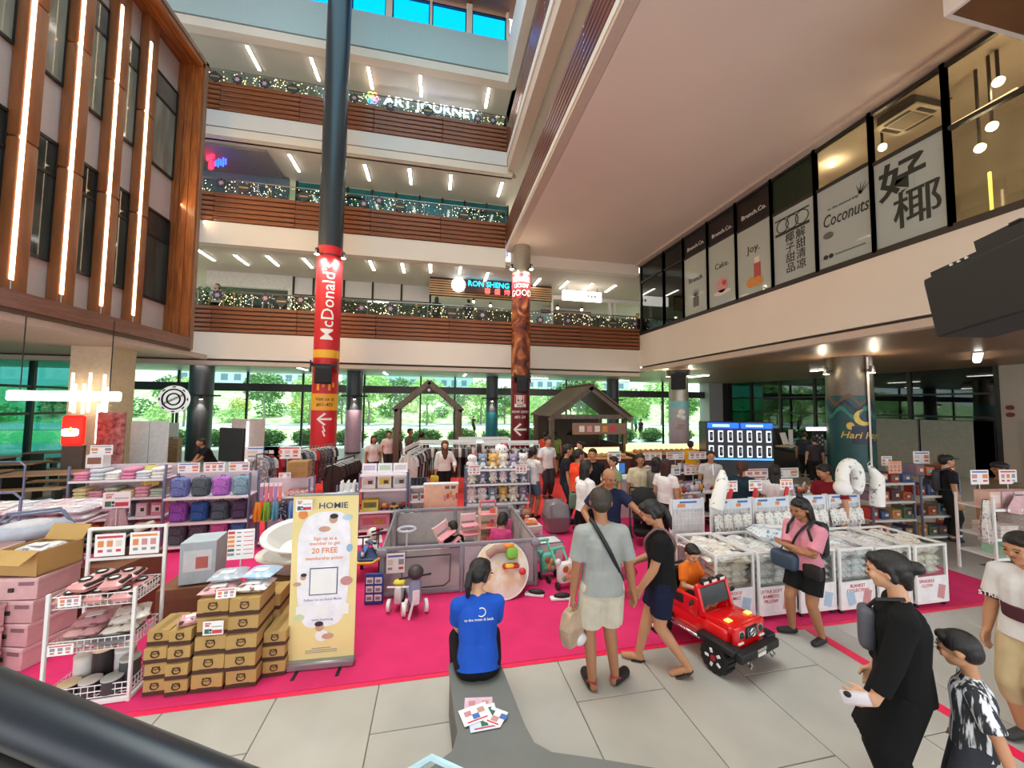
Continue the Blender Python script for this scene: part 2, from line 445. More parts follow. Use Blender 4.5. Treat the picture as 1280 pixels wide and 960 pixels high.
# ---- ceilings over the ground floor
struct('ceiling', MB().b2((-24, YB+.3, 4.36), (XR+.2, 24.3, 4.5)), M_gceil, 'grey linear ceiling behind the atrium')
struct('ceiling', MB().b2((XR+.25, -3, 4.36), (24, 24.3, 4.5)), M_rceil, 'brown ceiling below the right shops')
struct('ceiling', MB().b2((-24, -4, 4.36), (-9.0, YB+.3, 4.5)), M_lip, 'beige ceiling below the left timber facade')
# ---- right bulkhead and its window row, plane X = XR
struct('wall_right', MB().b2((XR, -3, 4.62), (XR+.25, YB+.02, 6.18)), M_fascia, 'long beige bulkhead below the right shop windows')
struct('trim_7', MB().b2((XR+.10, -3, 4.54), (XR+.25, YB, 4.62)), M_gap, 'shadow gap under the beige bulkhead')
struct('trim_8', MB().b2((XR-.03, -3, 4.36), (XR+.25, YB, 4.54)), M_lip, 'beige lip along the foot of the bulkhead')
struct('trim_9', MB().b2((XR-.22, YN, 9.70), (XR+.1, YB, 9.80)), M_lip, 'plaster step where the soffit meets the right windows')
SILL = [16.95, 15.04, 13.65, 12.23, 10.85, 9.45, 8.09, 6.75, 5.42, 4.05, 2.6]
struct('window_sill', MB().b2((XR-.02, 1.2, 6.18), (XR+.14, YB, 6.28)), M_alu, 'dark aluminium sill below the right shop windows')
ZT = 8.45
W_black = mat('black_film', '#1c1413', .35)
W_green = glass('dark_green_glass', '#24402c', .06, op=.45, opc='#22381f')
wins = []
for i in range(10):
    y1, y0 = SILL[i], SILL[i+1]
    mb = MB()
    zt = 8.80 if i < 2 else ZT
    zt = [8.85, 8.8, 8.75, 8.70, 8.62, 8.52, 8.5, 8.4, 8.3, 8.3][i]
    for z in (6.30, zt, 9.64): mb.b2((XR+.02, y0, z-.04), (XR+.12, y1, z+.04))
    for yy in (y0, y1): mb.b2((XR, yy-.035, 6.28), (XR+.13, yy+.035, 9.70))
    w = struct(f'window_{i+11}', mb, M_alu, ['clear shop window next to the back gallery', 'second clear shop window near the back gallery', 'shop window with a plant print and black top panel', 'shop window with a pink dessert print and black top panel', 'shop window with a red drink print and black top panel', 'shop window with two columns of dark characters', 'shop window with large slanted lettering and leaf print', 'shop window with two big brush characters', 'clear shop window with lit ceiling inside', 'shop window partly behind the loudspeaker'][i])
    lower = [G_dark, G_dark, G_frost, G_frost, G_frost, G_frost2, G_frost2, G_frost2, G_dark, G_dark][i]
    upper = [G_dark, G_dark, W_black, W_black, W_black, W_green, G_dark, G_dark, G_dark, G_dark][i]
    if i >= 6: upper = glass('amber_glass', '#c2bcab', .06)
    if i >= 8: lower = upper
    MB().b2((XR+.06, y0+.03, 6.33), (XR+.075, y1-.03, zt-.04)).build('pane', lower, w)
    MB().b2((XR+.06, y0+.03, zt+.04), (XR+.075, y1-.03, 9.62)).build('pane', upper, w)
    wins.append((w, y0, y1, zt))
# room behind those windows
M_roomw = mat('shop_room_wall', '#b8ae9c', .8, var=.15, scale=1.5)
struct('wall_shop', MB().b2((XR+3.4, 1.2, 6.2), (XR+3.5, YB, 9.8)), M_roomw, 'back wall of the rooms behind the right windows')
struct('floor_shop', MB().b2((XR+.2, -3, 6.0), (XR+3.5, YB, 6.18)), M_roomw, 'floor of the rooms behind the right windows')
for yy in (9.4, 12.9):
    struct('wall_shop', MB().b2((XR+.16, yy-.05, 6.2), (XR+3.4, yy+.05, 9.8)), M_roomw, 'partition between the rooms behind the right windows')
# ---- lettering on the right windows (faces -X)
FACE_L = (R(90), 0, R(-90))
INK = mat('window_ink', '#1e2822', .5)
WINK = mat('white_ink', '#e8e4dc', .5)
def wtext(i, txt, size, fy, z, mt=INK, **kw):
    w, y0, y1, zt = wins[i]
    return text('lettering', txt, size, mt, w, (XR+.052, y1+(y0-y1)*fy, z), FACE_L, depth=.004, **kw)
for i in (2, 3, 4): wtext(i, 'Brunch.Co.', .215, .52, 9.06 if i == 2 else 9.0, WINK, bold=.01)
wtext(2, 'Brunch', .28, .5, 7.72, bold=.012); wtext(3, 'Cake.', .30, .5, 7.78, bold=.012); wtext(4, 'Joy.', .34, .5, 7.82, bold=.012)
wtext(5, '椰\n子\n甜\n品', .30, .42, 7.15, bold=.015); wtext(5, '解\n甜\n清\n凉', .30, .66, 7.15, bold=.015)
wtext(6, 'Coconuts', .46, .52, 7.55, bold=.015, shear=.25, sx=.60)
wtext(6, 'to the second trip', .10, .5, 7.86)
wtext(7, '好', .88, .42, 7.74, bold=.055); wtext(7, '椰', .88, .60, 6.98, bold=.02)
def wshape(i, mb, mt, name='print'): return mb.build(name, mt, wins[i][0])
def wpos(i, fy, z): return Vector((XR+.05, wins[i][2]+(wins[i][1]-wins[i][2])*fy, z))
M_pr = mat('print_red', '#b04a44', .5); M_po = mat('print_orange', '#d08a3c', .5); M_pp = mat('print_pale', '#d9cfc4', .5); M_pg = mat('print_grey', '#5a605a', .5); M_pk = mat('print_pink', '#c98c8c', .5)
def disc(c, ry, rz, n=16, th=.004, a0=0):
    mb = MB(); mb.prism([(ry*math.cos(2*PI*k/n+a0), rz*math.sin(2*PI*k/n+a0)) for k in range(n)], th, c, (0, -1, 0), (0, 0, 1)); return mb
wshape(3, disc(wpos(3, .5, 7.05), .26, .28), M_pk); wshape(3, disc(wpos(3, .5, 6.78), .40, .10), M_pp)
wshape(3, disc(wpos(3, .58, 7.1), .10, .10, th=.007), M_pr)
wshape(4, MB().b2(wpos(4, .50, 6.80), wpos(4, .68, 7.30)+Vector((-.004, 0, 0))), M_pr); wshape(4, MB().b2(wpos(4, .52, 7.3), wpos(4, .66, 7.5)+Vector((-.004, 0, 0))), M_pp)
wshape(4, disc(wpos(4, .42, 6.72), .2, .17, th=.007), M_po); wshape(4, disc(wpos(4, .60, 6.70), .2, .15, th=.009), M_po)
for k in range(7):
    a = R(20+k*23); c = wpos(2, .5, 7.05)
    wshape(2, MB().prism([(-.03, 0), (.03, 0), (.0, .30)], .004, c, (0, -math.sin(a), -math.cos(a)), (0, math.cos(a)*-1, math.sin(a))), M_pg, 'leaf_print')
wshape(2, MB().b2(wpos(2, .40, 6.62), wpos(2, .62, 7.02)+Vector((-.004, 0, 0))), M_pg)
for k in range(3):
    c = wpos(5, .26+.22*k, 8.05+.0*k); ringm = MB()
    ringm.tube([c+Vector((0, -.19*math.cos(t), .19*math.sin(t))) for t in [2*PI*q/18 for q in range(18)]], .012, 5, True); wshape(5, ringm, INK, 'ring_print')
wshape(5, MB().b2(wpos(5, .08, 7.78), wpos(5, .86, 7.86)+Vector((-.004, 0, 0))), INK); wshape(5, MB().b2(wpos(5, .08, 8.24), wpos(5, .86, 8.28)+Vector((-.004, 0, 0))), INK)
wshape(6, disc(wpos(6, .16, 6.62), .06, .06), INK); wshape(6, disc(wpos(6, .26, 6.62), .06, .06), INK)
wshape(6, MB().b2(wpos(6, .34, 6.60), wpos(6, .86, 6.63)+Vector((-.003, 0, 0))), M_pg)
for k in range(4):
    a = R(40+k*22); c = wpos(6, .80, 7.88)
    wshape(6, MB().prism([(-.03, 0), (.03, 0), (.0, .28)], .004, c, (0, -math.sin(a), -math.cos(a)), (0, -math.cos(a), math.sin(a))), M_pg, 'leaf_print')
wshape(6, disc(wpos(6, .22, 7.18), .13, .09), M_pg)

# ---- left timber facade, front plane X = XF, panel plane X = XP
XF, XP = -8.84, -9.69
YA, YZ = 4.0, 15.75
struct('wall_left', MB().b2((XP-.3, YA, 4.6), (XP, YZ, 15.55)), M_panel, 'recessed wall of the left timber facade')
def frame_piece(mb): return mb
# right end reveal and head: three lapped boards each, stepping inwards
fr = struct('wall_frame', MB().b2((XF-.9, YZ-.02, 4.55), (XF-.02, YZ+.1, 15.6)), M_backing, 'deep timber end surround of the left facade')
fh = struct('wall_head', MB().b2((XF-.9, YA, 15.42), (XF-.02, YZ+.05, 15.6)), M_backing, 'deep timber head of the left facade')
fs = struct('wall_foot', MB().b2((XF-.85, YA, 4.50), (XF-.02, YZ+.1, 4.60)), mat('facade_underside', '#5b4438', .5), 'timber foot of the left facade')
nb = 6
for k in range(nb):
    d = .85/nb; x0 = XP + d*k; t = .02+.028*(k % 2)+.01*k
    MB().b2((x0, YZ-.06-t, 4.6), (x0+d*.94, YZ, 15.5)).build('plank', M_frame, fr)
    MB().b2((x0, YA, 15.38-t), (x0+d*.94, YZ-.06, 15.45)).build('plank', wood('head_timber', '#7a3f1e', '#b2672f', .4, (5, .3, 5), 3.0), fh)
MB().b2((XF-.02, YZ-.03, 4.55), (XF+.03, YZ+.12, 15.62)).build('plank', wood('edge_timber', '#8a6a55', '#a07c62', .5, (4, 4, .5)), fr)
MB().b2((XF-.02, YA, 15.48), (XF+.03, YZ+.12, 15.62)).build('plank', MATS['edge_timber'], fh)
MB().b2((XF-.04, YA, 4.60), (XF+.02, YZ+.1, 4.98)).build('plank', wood('sill_timber', '#6b4636', '#8a6152', .4, (5, .3, 5)), fs)
# windows and panels between the fins
FY = [10.55+1.165*k for k in range(-5, 4)]
for k in range(len(FY)+1):
    ya = (FY[k-1]+.24) if k > 0 else YA
    yb = (FY[k]-.24) if k < len(FY) else YZ-.12
    for zi, (za, zb) in enumerate(((6.17, 9.2), (10.8, 14.1))):
        mb = MB()
        zt = zb-.85
        for z in (za, zt, zb): mb.b2((XP, ya, z-.04), (XP+.06, yb, z+.04))
        for y in (ya, yb): mb.b2((XP, y-.03, za), (XP+.06, y+.03, zb))
        w = struct(f'window_{30+2*k+zi}', mb, M_alu, ('lower ' if zi == 0 else 'upper ')+'dark window between timber fins on the left facade')
        MB().b2((XP+.01, ya+.03, za+.04), (XP+.03, yb-.03, zt-.04)).build('pane', mat('facade_pane_%d' % zi, ('#39413e', '#8b8a7c')[zi], .08, var=.35, scale=1.1, stretch=(1, 3, .5)), w)
        MB().b2((XP+.01, ya+.03, zt+.04), (XP+.03, yb-.03, zb-.04)).build('pane', mat('facade_pane_top_%d' % zi, ('#2c3130', '#6f6c64')[zi], .08, var=.3, scale=1.1), w)
# fins with a lit edge
for k, y in enumerate(FY):
    t = thing('timber_fin', f'vertical timber fin with a glowing strip, {ordinal(len(FY)-1-k)} from the right end of the left facade', 'light fin', (XP, y, 4.75), 0, 'lit timber fins')
    for (z0, z1) in ((0, 3.9), (3.91, 7.3), (7.31, 10.6)):
        MB().rbox((.14, 0, (z0+z1)/2), (.28, .48, z1-z0), .06, 2).build('cladding', M_fin, t)
    MB().box((.275, -.15, 5.15), (.05, .08, 9.1)).build('led_strip', M_lampw, t)
    MB().box((.28, -.15, .30), (.02, .02, .55)).build('cable', M_house, t)
    area_light('fin_glow', (.34, -.17, 5.15), .08, 9.0, 55, (1, .72, .40), (0, R(-90), 0), t)
# beige soffit edge below the left facade
struct('trim_10', MB().b2((-9.2, -4, 4.34), (-8.95, YZ+1.3, 4.52)), M_lip, 'beige edge of the ceiling below the left facade')

# ---- right end wall, plane X = 21
XW = 21.2
struct('wall_right', MB().b2((XW, -3, 0), (XW+.2, 10.4, 4.4)), mat('white_wall_panel', '#b9aa9c', .6, var=.03), 'white wall with a door under the right ceiling')
mb = MB()
for y in (10.45, 13.2, 15.4, 17.6, 19.8, 22.0, 23.9): mb.b2((XW-.02, y-.07, 0), (XW+.16, y+.07, 4.4))
for z in (0.05, 2.35, 3.3): mb.b2((XW, 10.4, z-.04), (XW+.14, 24, z+.04))
wv = struct('window_50', mb, M_alu, 'dark curtain wall glazing at the right end of the hall')
G_green = glass('green_tint', '#3c6a60', .16)
for a, b in ((10.52, 13.13), (13.27, 15.33), (15.47, 17.53), (17.67, 19.73), (19.87, 21.93), (22.07, 23.85)):
    for z0, z1 in ((.09, 2.31), (2.39, 3.26), (3.34, 4.36)):
        MB().b2((XW+.05, a, z0), (XW+.07, b, z1)).build('pane', G_dark if a < 15 else G_green, wv)
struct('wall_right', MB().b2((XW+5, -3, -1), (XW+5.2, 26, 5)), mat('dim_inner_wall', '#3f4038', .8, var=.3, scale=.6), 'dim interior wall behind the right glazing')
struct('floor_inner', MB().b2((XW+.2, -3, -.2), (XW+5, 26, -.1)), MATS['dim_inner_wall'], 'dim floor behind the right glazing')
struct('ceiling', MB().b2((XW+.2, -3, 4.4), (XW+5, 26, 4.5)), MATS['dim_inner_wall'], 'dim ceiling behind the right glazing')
d = struct('door_1', MB().b2((XW-.05, 8.0, 0), (XW+.01, 9.9, 2.3)), mat('grey_door', '#a89c90', .5), 'pale service door in the right wall')
MB().b2((XW-.07, 8.35, 1.42), (XW-.05, 9.5, 1.60)).build('sign_plate', mat('maroon_plate', '#3a1a18', .5), d)
MB().cyl((XW-.11, 9.78, 1.05), (XW-.05, 9.78, 1.05), .04).build('door_handle', M_house, d)
for z in (2.75, 2.48):
    MB().cyl((XW-.12, 10.12, z), (XW, 10.12, z), .09).build('fire_bell', mat('bell_red', '#7a2a2a', .4), label=f'small red alarm bell on the right white wall, {"upper" if z > 2.6 else "lower"} one', cat='alarm')

# ---- back glazing at Y = 24
YG = 24.0
mb = MB()
GX = [-16.2, -13.9, -12.3, -10.5, -7.6, -4.2, -.9, 1.2, 5.0, 8.6, 12.2, 15.8, 19.2]
mb.b2((-16.2, YG-.25, 3.28), (19.2, YG+.35, 3.72))
struct('wall_beam', mb, mat('bronze_beam', '#4a4542', .4, .3), 'dark bronze beam across the back glazing')
mb = MB()
for x in GX: mb.b2((x-.05, YG-.06, 0), (x+.05, YG+.06, 4.4))
wb = struct('window_60', mb, M_alu, 'tall back glazing looking onto the planted street')
for a, b in zip(GX[:-1], GX[1:]):
    MB().b2((a+.05, YG-.01, 0), (b-.05, YG+.01, 3.28)).build('pane', G_outer, wb)
    MB().b2((a+.05, YG-.01, 3.72), (b-.05, YG+.01, 4.36)).build('pane', G_outer, wb)
struct('wall_back', MB().b2((19.0, 23.3, 0), (20.1, 24.3, 4.4)), mat('pale_pier', '#a8a6a4', .6), 'pale pier at the end of the back glazing')
struct('wall_back', MB().b2((20.1, 23.9, 0), (21.3, 24.2, 4.4)), M_alu, 'dark corner panel of the back glazing')
# left glazing return: X = -16.2
mb = MB()
LY = [8.0, 10.2, 12.4, 14.6, 16.8, 19.0, 21.2, 23.9]
for y in LY: mb.b2((-16.3, y-.06, 0), (-16.1, y+.06, 4.4))
for z in (.05, 2.1, 3.2): mb.b2((-16.28, 8, z-.05), (-16.12, 24, z+.05))
wl = struct('window_61', mb, M_alu, 'left side glazing beyond the food hall')
for a, b in zip(LY[:-1], LY[1:]):
    for z0, z1 in ((.1, 2.05), (2.15, 3.15), (3.25, 4.36)):
        MB().b2((-16.21, a+.06, z0), (-16.19, b-.06, z1)).build('pane', glass('teal_side_glass', '#6fb0a8', .05), wl)
# ---- columns
def column(name, x, y, d, z0, z1, mt, label, n=32):
    t = thing(name, label, 'column', (x, y, z0)); t['kind'] = 'structure'
    MB().cyl((0, 0, 0), (0, 0, z1-z0), d/2, n=n).build('shaft', mt, t)
    return t
# ================================================================== OUTSIDE THE BACK GLAZING
M_grass = mat('lawn', '#b2cf8c', .9, var=.3, scale=2.5)
M_road = mat('pale_road', '#a9b6ba', .7, var=.05)
M_hedge = mat('hedge_leaf', '#7ea468', .8, var=.45, scale=3)
M_leafA = mat('leaf_bright', '#a9cc80', .7, var=.35, scale=1.2)
M_leafB = mat('leaf_dark', '#5f8c4c', .7, var=.35, scale=1.2)
M_bark = mat('pale_bark', '#8a8476', .8)
struct('ground_outside', MB().b2((-70, 24.2, -.5), (75, 29, -.02)), mat('paving_outside', '#a9b7b4', .8, var=.06), 'pale paving outside the back glazing')
struct('lawn', MB().b2((-70, 29, -.5), (75, 41, -.01)), M_grass, 'strip of lawn beyond the hedge outside')
struct('road', MB().b2((-90, 41, -.5), (95, 52, .05)), M_road, 'pale street beyond the lawn')
def slope(u, v): return Vector((-95+200*u, 52+30*v, 5.2*v+.35*math.sin(u*47)*v))
struct('hill', MB().grid(slope, 60, 6), mat('planted_bank', '#5f8c48', .9, scale=1.1, color2='#cfe0b0'), 'planted green bank rising behind the street')
# hedge clumps by the glass
def leaf_cloud(rng, n, rx, ry, rz, s, c=(0, 0, 0), shell=.55):
    mb = MB(); c = Vector(c)
    for _ in range(n):
        while True:
            p = Vector((rng.uniform(-1, 1), rng.uniform(-1, 1), rng.uniform(-1, 1)))
            if shell < p.length < 1: break
        p = c + Vector((p.x*rx, p.y*ry, p.z*rz))
        a = Vector((rng.uniform(-1, 1), rng.uniform(-1, 1), rng.uniform(-.6, .6))).normalized()
        b = a.cross(Vector((rng.uniform(-1, 1), rng.uniform(-1, 1), rng.uniform(-1, 1)))).normalized()
        q = s*rng.uniform(.6, 1.3)
        mb._add([p-a*q, p+b*q*.45, p+a*q, p-b*q*.45], [(0, 1, 2, 3)])
    return mb
rng = random.Random(3)
_hm = [leaf_cloud(rng, 900, 1.15, .55, .55, .09, (0, 0, .50), .6).mesh('foliage', M_hedge, False) for _ in range(2)]
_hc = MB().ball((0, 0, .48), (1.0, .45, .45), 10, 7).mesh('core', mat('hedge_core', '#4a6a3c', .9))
for i in range(16):
    x = -17.5+2.42*i
    t = thing('hedge', f'clipped green hedge clump outside the back glazing, {ordinal(i)} from the left', 'hedge', (x, 26.2+.2*rng.random(), -.02), rng.random()*.3, 'hedge along the glass')
    link('foliage', _hm[i % 2], t); link('core', _hc, t)
# trees
_cr = []
for k in range(3):
    mb = leaf_cloud(rng, 1500, 2.3, 2.0, 1.7, .20, (0, 0, 4.0), .2)
    _cr.append(mb)
crown_me = [[c.mesh('crown', mt, False) for mt in (M_leafA, M_leafB)] for c in _cr]
tr = MB(); tr.tube([(0, 0, 0), (.08, 0, 1.4), (-.05, .05, 2.6), (.1, 0, 4.2)], .1, 7, rr=[.13, .11, .09, .05])
tr.tube([(0, 0, 2.2), (.7, .2, 3.6)], .05, 6); tr.tube([(0, 0, 2.4), (-.7, -.3, 3.8)], .05, 6)
trunk_me = tr.mesh('trunk', M_bark)
spots = [(-26, 46), (-20, 50), (-15, 50), (-11.5, 51), (-8, 49), (-4.5, 51.5), (-1, 48), (2.5, 51), (6, 50), (9.5, 51.5), (13, 49), (17, 51), (21, 50), (26, 51), (32, 49), (14.5, 33), (19.5, 35), (24, 33), (9, 38), (-30, 51), (37, 51), (12, 30.5), (17.3, 30.8)]
for i, (x, y) in enumerate(spots):
    s = rng.uniform(.85, 1.25)*(1.0 if y > 45 else .75)
    z = 0 if y < 52 else (y-52)/30*5.2
    t = thing('tree', f'leafy street tree outside the glazing, {ordinal(i) if i < 20 else ("twenty first", "twenty second", "twenty third")[i-20]} planted along the street', 'tree', (x, y, z), rng.random()*6, 'street trees'); t.scale = (s, s, s)
    link('crown', crown_me[i % 3][i % 2], t); link('trunk', trunk_me, t)
# shrubs on the bank
_sh = [leaf_cloud(rng, 500, 1.6, 1.0, .9, .17, (0, 0, .7), .3).mesh('foliage', mt, False) for mt in (M_leafA, M_leafB, mat('leaf_yellow', '#a9b55a', .7, var=.3))]
for i in range(40):
    x = -48+2.6*i+rng.uniform(-.5, .5); y = (53.4, 56.6, 60.0)[i % 3]+rng.uniform(-.3, .3); z = (y-52)/30*5.2
    o = link('shrub', _sh[i % 3], None, (x, y, z), (0, 0, rng.random()*6), label='leafy shrub on the planted bank across the street', cat='shrub', group='shrubs on the bank'); o.scale = [rng.uniform(.9, 1.5)]*3
# far buildings
def block(x, y, w, h, mt, label):
    t = thing('building', label, 'building', (x, y, 0))
    MB().box((0, 0, h/2), (w, 6, h)).build('wall', mt, t)
    wm = MB().box((0, 0, 0), (1.2, .1, 1.3)).mesh('window', mat('far_window', '#5c7c8c', .2))
    n = int(w/2.4)
    for j in range(int(h/3)):
        for i in range(n): link('window', wm, t, (-w/2+1.4+2.4*i, -3.02, 1.8+3*j))
M_far = mat('far_wall', '#b4c2c6', .8); M_far2 = mat('far_wall_teal', '#8fb5b2', .8)
block(-38, 90, 26, 18, M_far, 'pale far building behind the trees at the left')
block(-6, 95, 30, 15, M_far2, 'greenish far building behind the trees in the middle')
block(34, 92, 30, 18, M_far, 'pale far building behind the trees at the right')
# ================================================================== GALLERIES: LAMPS, RAILS, SHOPS, SIGNS
def linear_lamp(x, y, z, label, group, L=1.25, rz=0):
    t = thing('linear_lamp', label, 'ceiling light', (x, y, z), rz, group)
    MB().rbox((0, 0, -.02), (.16, L+.06, .04), .01).build('housing', M_house, t)
    MB().rbox((0, 0, -.052), (.12, L, .03), .01).build('diffuser', M_lamp, t)
    return t
for lv, zc, pts in (('fourth', 18.2, ((317, 72), (394, 86), (463, 97), (526, 107), (609, 122))),
                    ('third', 13.62, ((274, 196), (315, 202), (368, 203), (459, 215), (513, 220), (563, 227), (625, 236))),
                    ('second', 9.28, ((258, 318), (302, 324), (341, 325), (385, 328), (465, 331), (504, 334), (538, 334), (575, 336), (608, 345), (671, 352), (705, 355), (735, 358), (763, 360)))):
    for i, p in enumerate(pts):
        c = onz(p[0], p[1], zc)
        linear_lamp(c.x, c.y, zc, f'slim white ceiling lamp of the {lv} floor gallery, {ordinal(i)} from the left', f'{lv} floor ceiling lamps')
# rails
M_rail = mat('rail_steel', '#8e8a84', .3, .8)
def rail(level, x0, x1, y, z, h=.62):
    t = thing('glass_railing', f'glass railing with steel handrail along the {level} floor gallery', 'railing', (0, y, z))
    MB().cyl((x0, 0, h), (x1, 0, h), .028, n=8).build('handrail', M_rail, t)
    n = max(2, int((x1-x0)/1.25)); L = (x1-x0)/n
    pm = MB().box((0, 0, h/2), (.03, .05, h)).mesh('post', M_rail); gm = MB().box((0, 0, h/2-.02), (L-.06, .012, h-.08)).mesh('pane', G_rail)
    for i in range(n+1): link('post', pm, t, (x0+L*i, 0, 0))
    for i in range(n): link('pane', gm, t, (x0+L*(i+.5), 0, 0))
rail('second', XL, XR-.1, YB+.14, 6.53); rail('third', XL, XE, YB+.14, 11.22); rail('fourth', XL, XE, YB+.14, 15.95, .6)
# fairy lights woven along the rails
M_fairy = glow('fairy_warm', '#ffe6a0', 5.0); M_fairy2 = glow('fairy_white', '#f4fff4', 4.0); M_garl = mat('garland_green', '#5d6a4c', .7, var=.4); M_garl2 = mat('garland_gold', '#b8933c', .4, .3)
rng = random.Random(11)
def fairy(level, x0, x1, y, z, h=.55):
    mb = MB(); n = int((x1-x0)*62)
    for i in range(n):
        x = rng.uniform(x0, x1); zz = z + rng.uniform(.02, h); q = rng.uniform(.010, .022)
        dens = .5+.5*math.sin(x*2.1+z)
        if rng.random() > .35+.65*dens: continue
        mb.m = rng.choice((0, 0, 1, 2, 2, 3))
        c = Vector((x, y+rng.uniform(-.04, .0), zz))
        if mb.m >= 2: q *= 1.6
        mb._add([c+Vector(d)*q for d in ((1,0,0),(-1,0,0),(0,1,0),(0,-1,0),(0,0,1),(0,0,-1))], [(0,2,4),(2,1,4),(1,3,4),(3,0,4),(2,0,5),(1,2,5),(3,1,5),(0,3,5)])
    mb.build('fairy_light_garland', [M_fairy, M_fairy2, M_garl, M_garl2], label=f'twinkling fairy light garland on the {level} floor railing', cat='garland', kind='stuff')
fairy('second', XL+1, XR-.2, YB+.08, 6.53); fairy('third', XL+1, XE-.1, YB+.08, 11.22); fairy('fourth', XL+1, XE-.1, YB+.08, 15.95, .5)
# festive plaques hung on the rails
M_plq = mat('plaque_dark', '#3b3a40', .5); M_plq2 = mat('plaque_gold', '#b39a5c', .4, .3); M_plq3 = mat('plaque_pink', '#c9a6b0', .5)
def star_poly(r1, r2, n, a0=0): return [((r1 if k % 2 == 0 else r2)*math.cos(PI*k/n+a0), (r1 if k % 2 == 0 else r2)*math.sin(PI*k/n+a0)) for k in range(2*n)]
def plaque(kind):
    t = thing('festive_plaque', '', 'decoration')
    if kind == 0:
        MB().prism([(-.30, 0), (-.16, -.12), (0, -.24), (.16, -.12), (.30, 0), (.16, .12), (0, .24), (-.16, .12)], .03, (0, 0, 0), (1, 0, 0), (0, 0, 1)).build('board', M_plq, t)
        MB().prism([(-.17, -.03), (.17, -.03), (.17, .03), (-.17, .03)], .012, (0, -.03, .0), (1, 0, 0), (0, 0, 1)).build('motif', M_plq2, t)
    else:
        MB().prism(star_poly(.22, .15, 8), .03, (0, 0, 0), (1, 0, 0), (0, 0, 1)).build('petals', M_plq, t)
        MB().prism(star_poly(.12, .06, 6), .012, (0, -.03, 0), (1, 0, 0), (0, 0, 1)).build('centre', M_plq3, t)
    return t
_pl = [None, None]
def put_plaque(px, py, kind, label):
    c = ony(px, py, YB-.02)
    if _pl[kind] is None: _pl[kind] = o = plaque(kind)
    else: o = copy_tree(_pl[kind])
    o.location = c; o['label'] = label; o['group'] = 'festive plaques on the railings'
for lv, row in (('fourth', ((269, 96, 0), (297, 100, 1), (331, 105, 1), (366, 111, 0), (443, 123, 1), (488, 133, 1), (535, 139, 0), (597, 149, 1), (616, 151, 1))),
                ('third', ((277, 229, 1), (305, 235, 0), (380, 246, 0), (455, 255, 1), (474, 251, 1), (500, 259, 0), (580, 269, 0))),
                ('second', ((272, 369, 1), (332, 373, 1), (352, 377, 0), (376, 375, 1), (395, 381, 1), (452, 385, 1), (488, 386, 1), (565, 392, 0), (603, 394, 1), (675, 400, 1), (710, 401, 1), (766, 404, 0), (793, 405, 1)))):
    for i, (px, py, k) in enumerate(row):
        put_plaque(px, py, k, f'dark festive {"diamond plaque" if k == 0 else "flower plaque"} on the {lv} floor railing, {ordinal(i)} from the left')

# ---- fourth floor back wall, ART JOURNEY sign
struct('wall_back', MB().b2((XL-4, 19.9, 15.5), (XE+4, 20.1, 18.3)), mat('pale_green_wall', '#93a59a', .5, var=.05), 'pale greenish shop wall on the fourth floor')
mb = MB()
for i in range(9): mb.b2((-6+1.1*i, 19.82, 16.0), (-5.94+1.1*i, 19.9, 16.75))
struct('trim_11', mb, M_alu, 'thin dark mullions on the fourth floor shop front')
M_sgw = glow('sign_white', '#f6fbff', 3.5)
c = ony(540, 135, 18.6)
t = thing('sign', 'glowing white letters with a rainbow flower logo on the fourth floor', 'sign', c)
text('lettering', 'ART JOURNEY', .62, M_sgw, t, (0, 0, 0), STAND, depth=.06, bold=.02, sx=1.16)
MB().box((0, .06, -.26), (4.9, .05, .05)).build('rail', M_alu, t)
for x in (-2, 2): MB().box((x, .7, -.26), (.05, 1.3, .05)).build('arm', M_alu, t)
for k, colr in enumerate(('#ff4fa0', '#ffa040', '#ffe24a', '#5fe07a', '#50a8ff', '#b070ff')):
    a = 2*PI*k/6; g = glow('neon_%d' % k, colr, 4)
    MB().tube([(-2.85+.17*math.cos(a)+.13*math.cos(q), 0, .02+.17*math.sin(a)+.13*math.sin(q)) for q in [2*PI*i/12 for i in range(12)]], .022, 5, True).build('petal', g, t)
l = bpy.data.lights.new('sign_glow', 'POINT'); l.energy = 260; l.color = (.35, .42, 1); l.shadow_soft_size = .5
o = bpy.data.objects.new('sign_glow', l); COL.objects.link(o); o.parent = t; o.location = (0, .3, .9)

# ---- third floor back: teal glazing and a mauve wall
mb = MB()
x0, x1 = ony(372, 225, 19.9).x, XE+.6
n = 9
for i in range(n+1): mb.b2((x0+(x1-x0)*i/n-.04, 19.8, 10.8), (x0+(x1-x0)*i/n+.04, 19.95, 13.62))
for z in (12.1, 13.1): mb.b2((x0, 19.82, z-.03), (x1, 19.93, z+.03))
w = struct('window_70', mb, M_alu, 'teal glazing at the back of the third floor gallery')
for i in range(n):
    a, b = x0+(x1-x0)*i/n+.04, x0+(x1-x0)*(i+1)/n-.04
    for z0, z1 in ((10.85, 12.07), (12.13, 13.07), (13.13, 13.6)):
        MB().b2((a, 19.87, z0), (b, 19.89, z1)).build('pane', mat('teal_pane', '#1f6c74', .07, var=.2, scale=.7, spec=.8), w)
struct('wall_back', MB().b2((XL-6, 19.6, 10.8), (x0-.3, 19.8, 13.62)), mat('blue_grey_wall', '#5f7480', .4, var=.1), 'blue grey shop front on the left of the third floor')
struct('ceiling', MB().b2((XL-6, 17.6, 13.50), (x0-.5, 19.9, 13.60)), mat('mauve_ceiling', '#8a7f80', .6), 'mauve ceiling panel on the left of the third floor')
c = ony(268, 205, 18.2)
t = thing('sign', 'small red and blue glowing shop sign by the left facade on the third floor', 'sign', c, R(-32))
MB().rbox((-.3, 0, .5), (.5, .12, .5), .05).build('red_box', glow('sign_red', '#ff2038', 4), t)
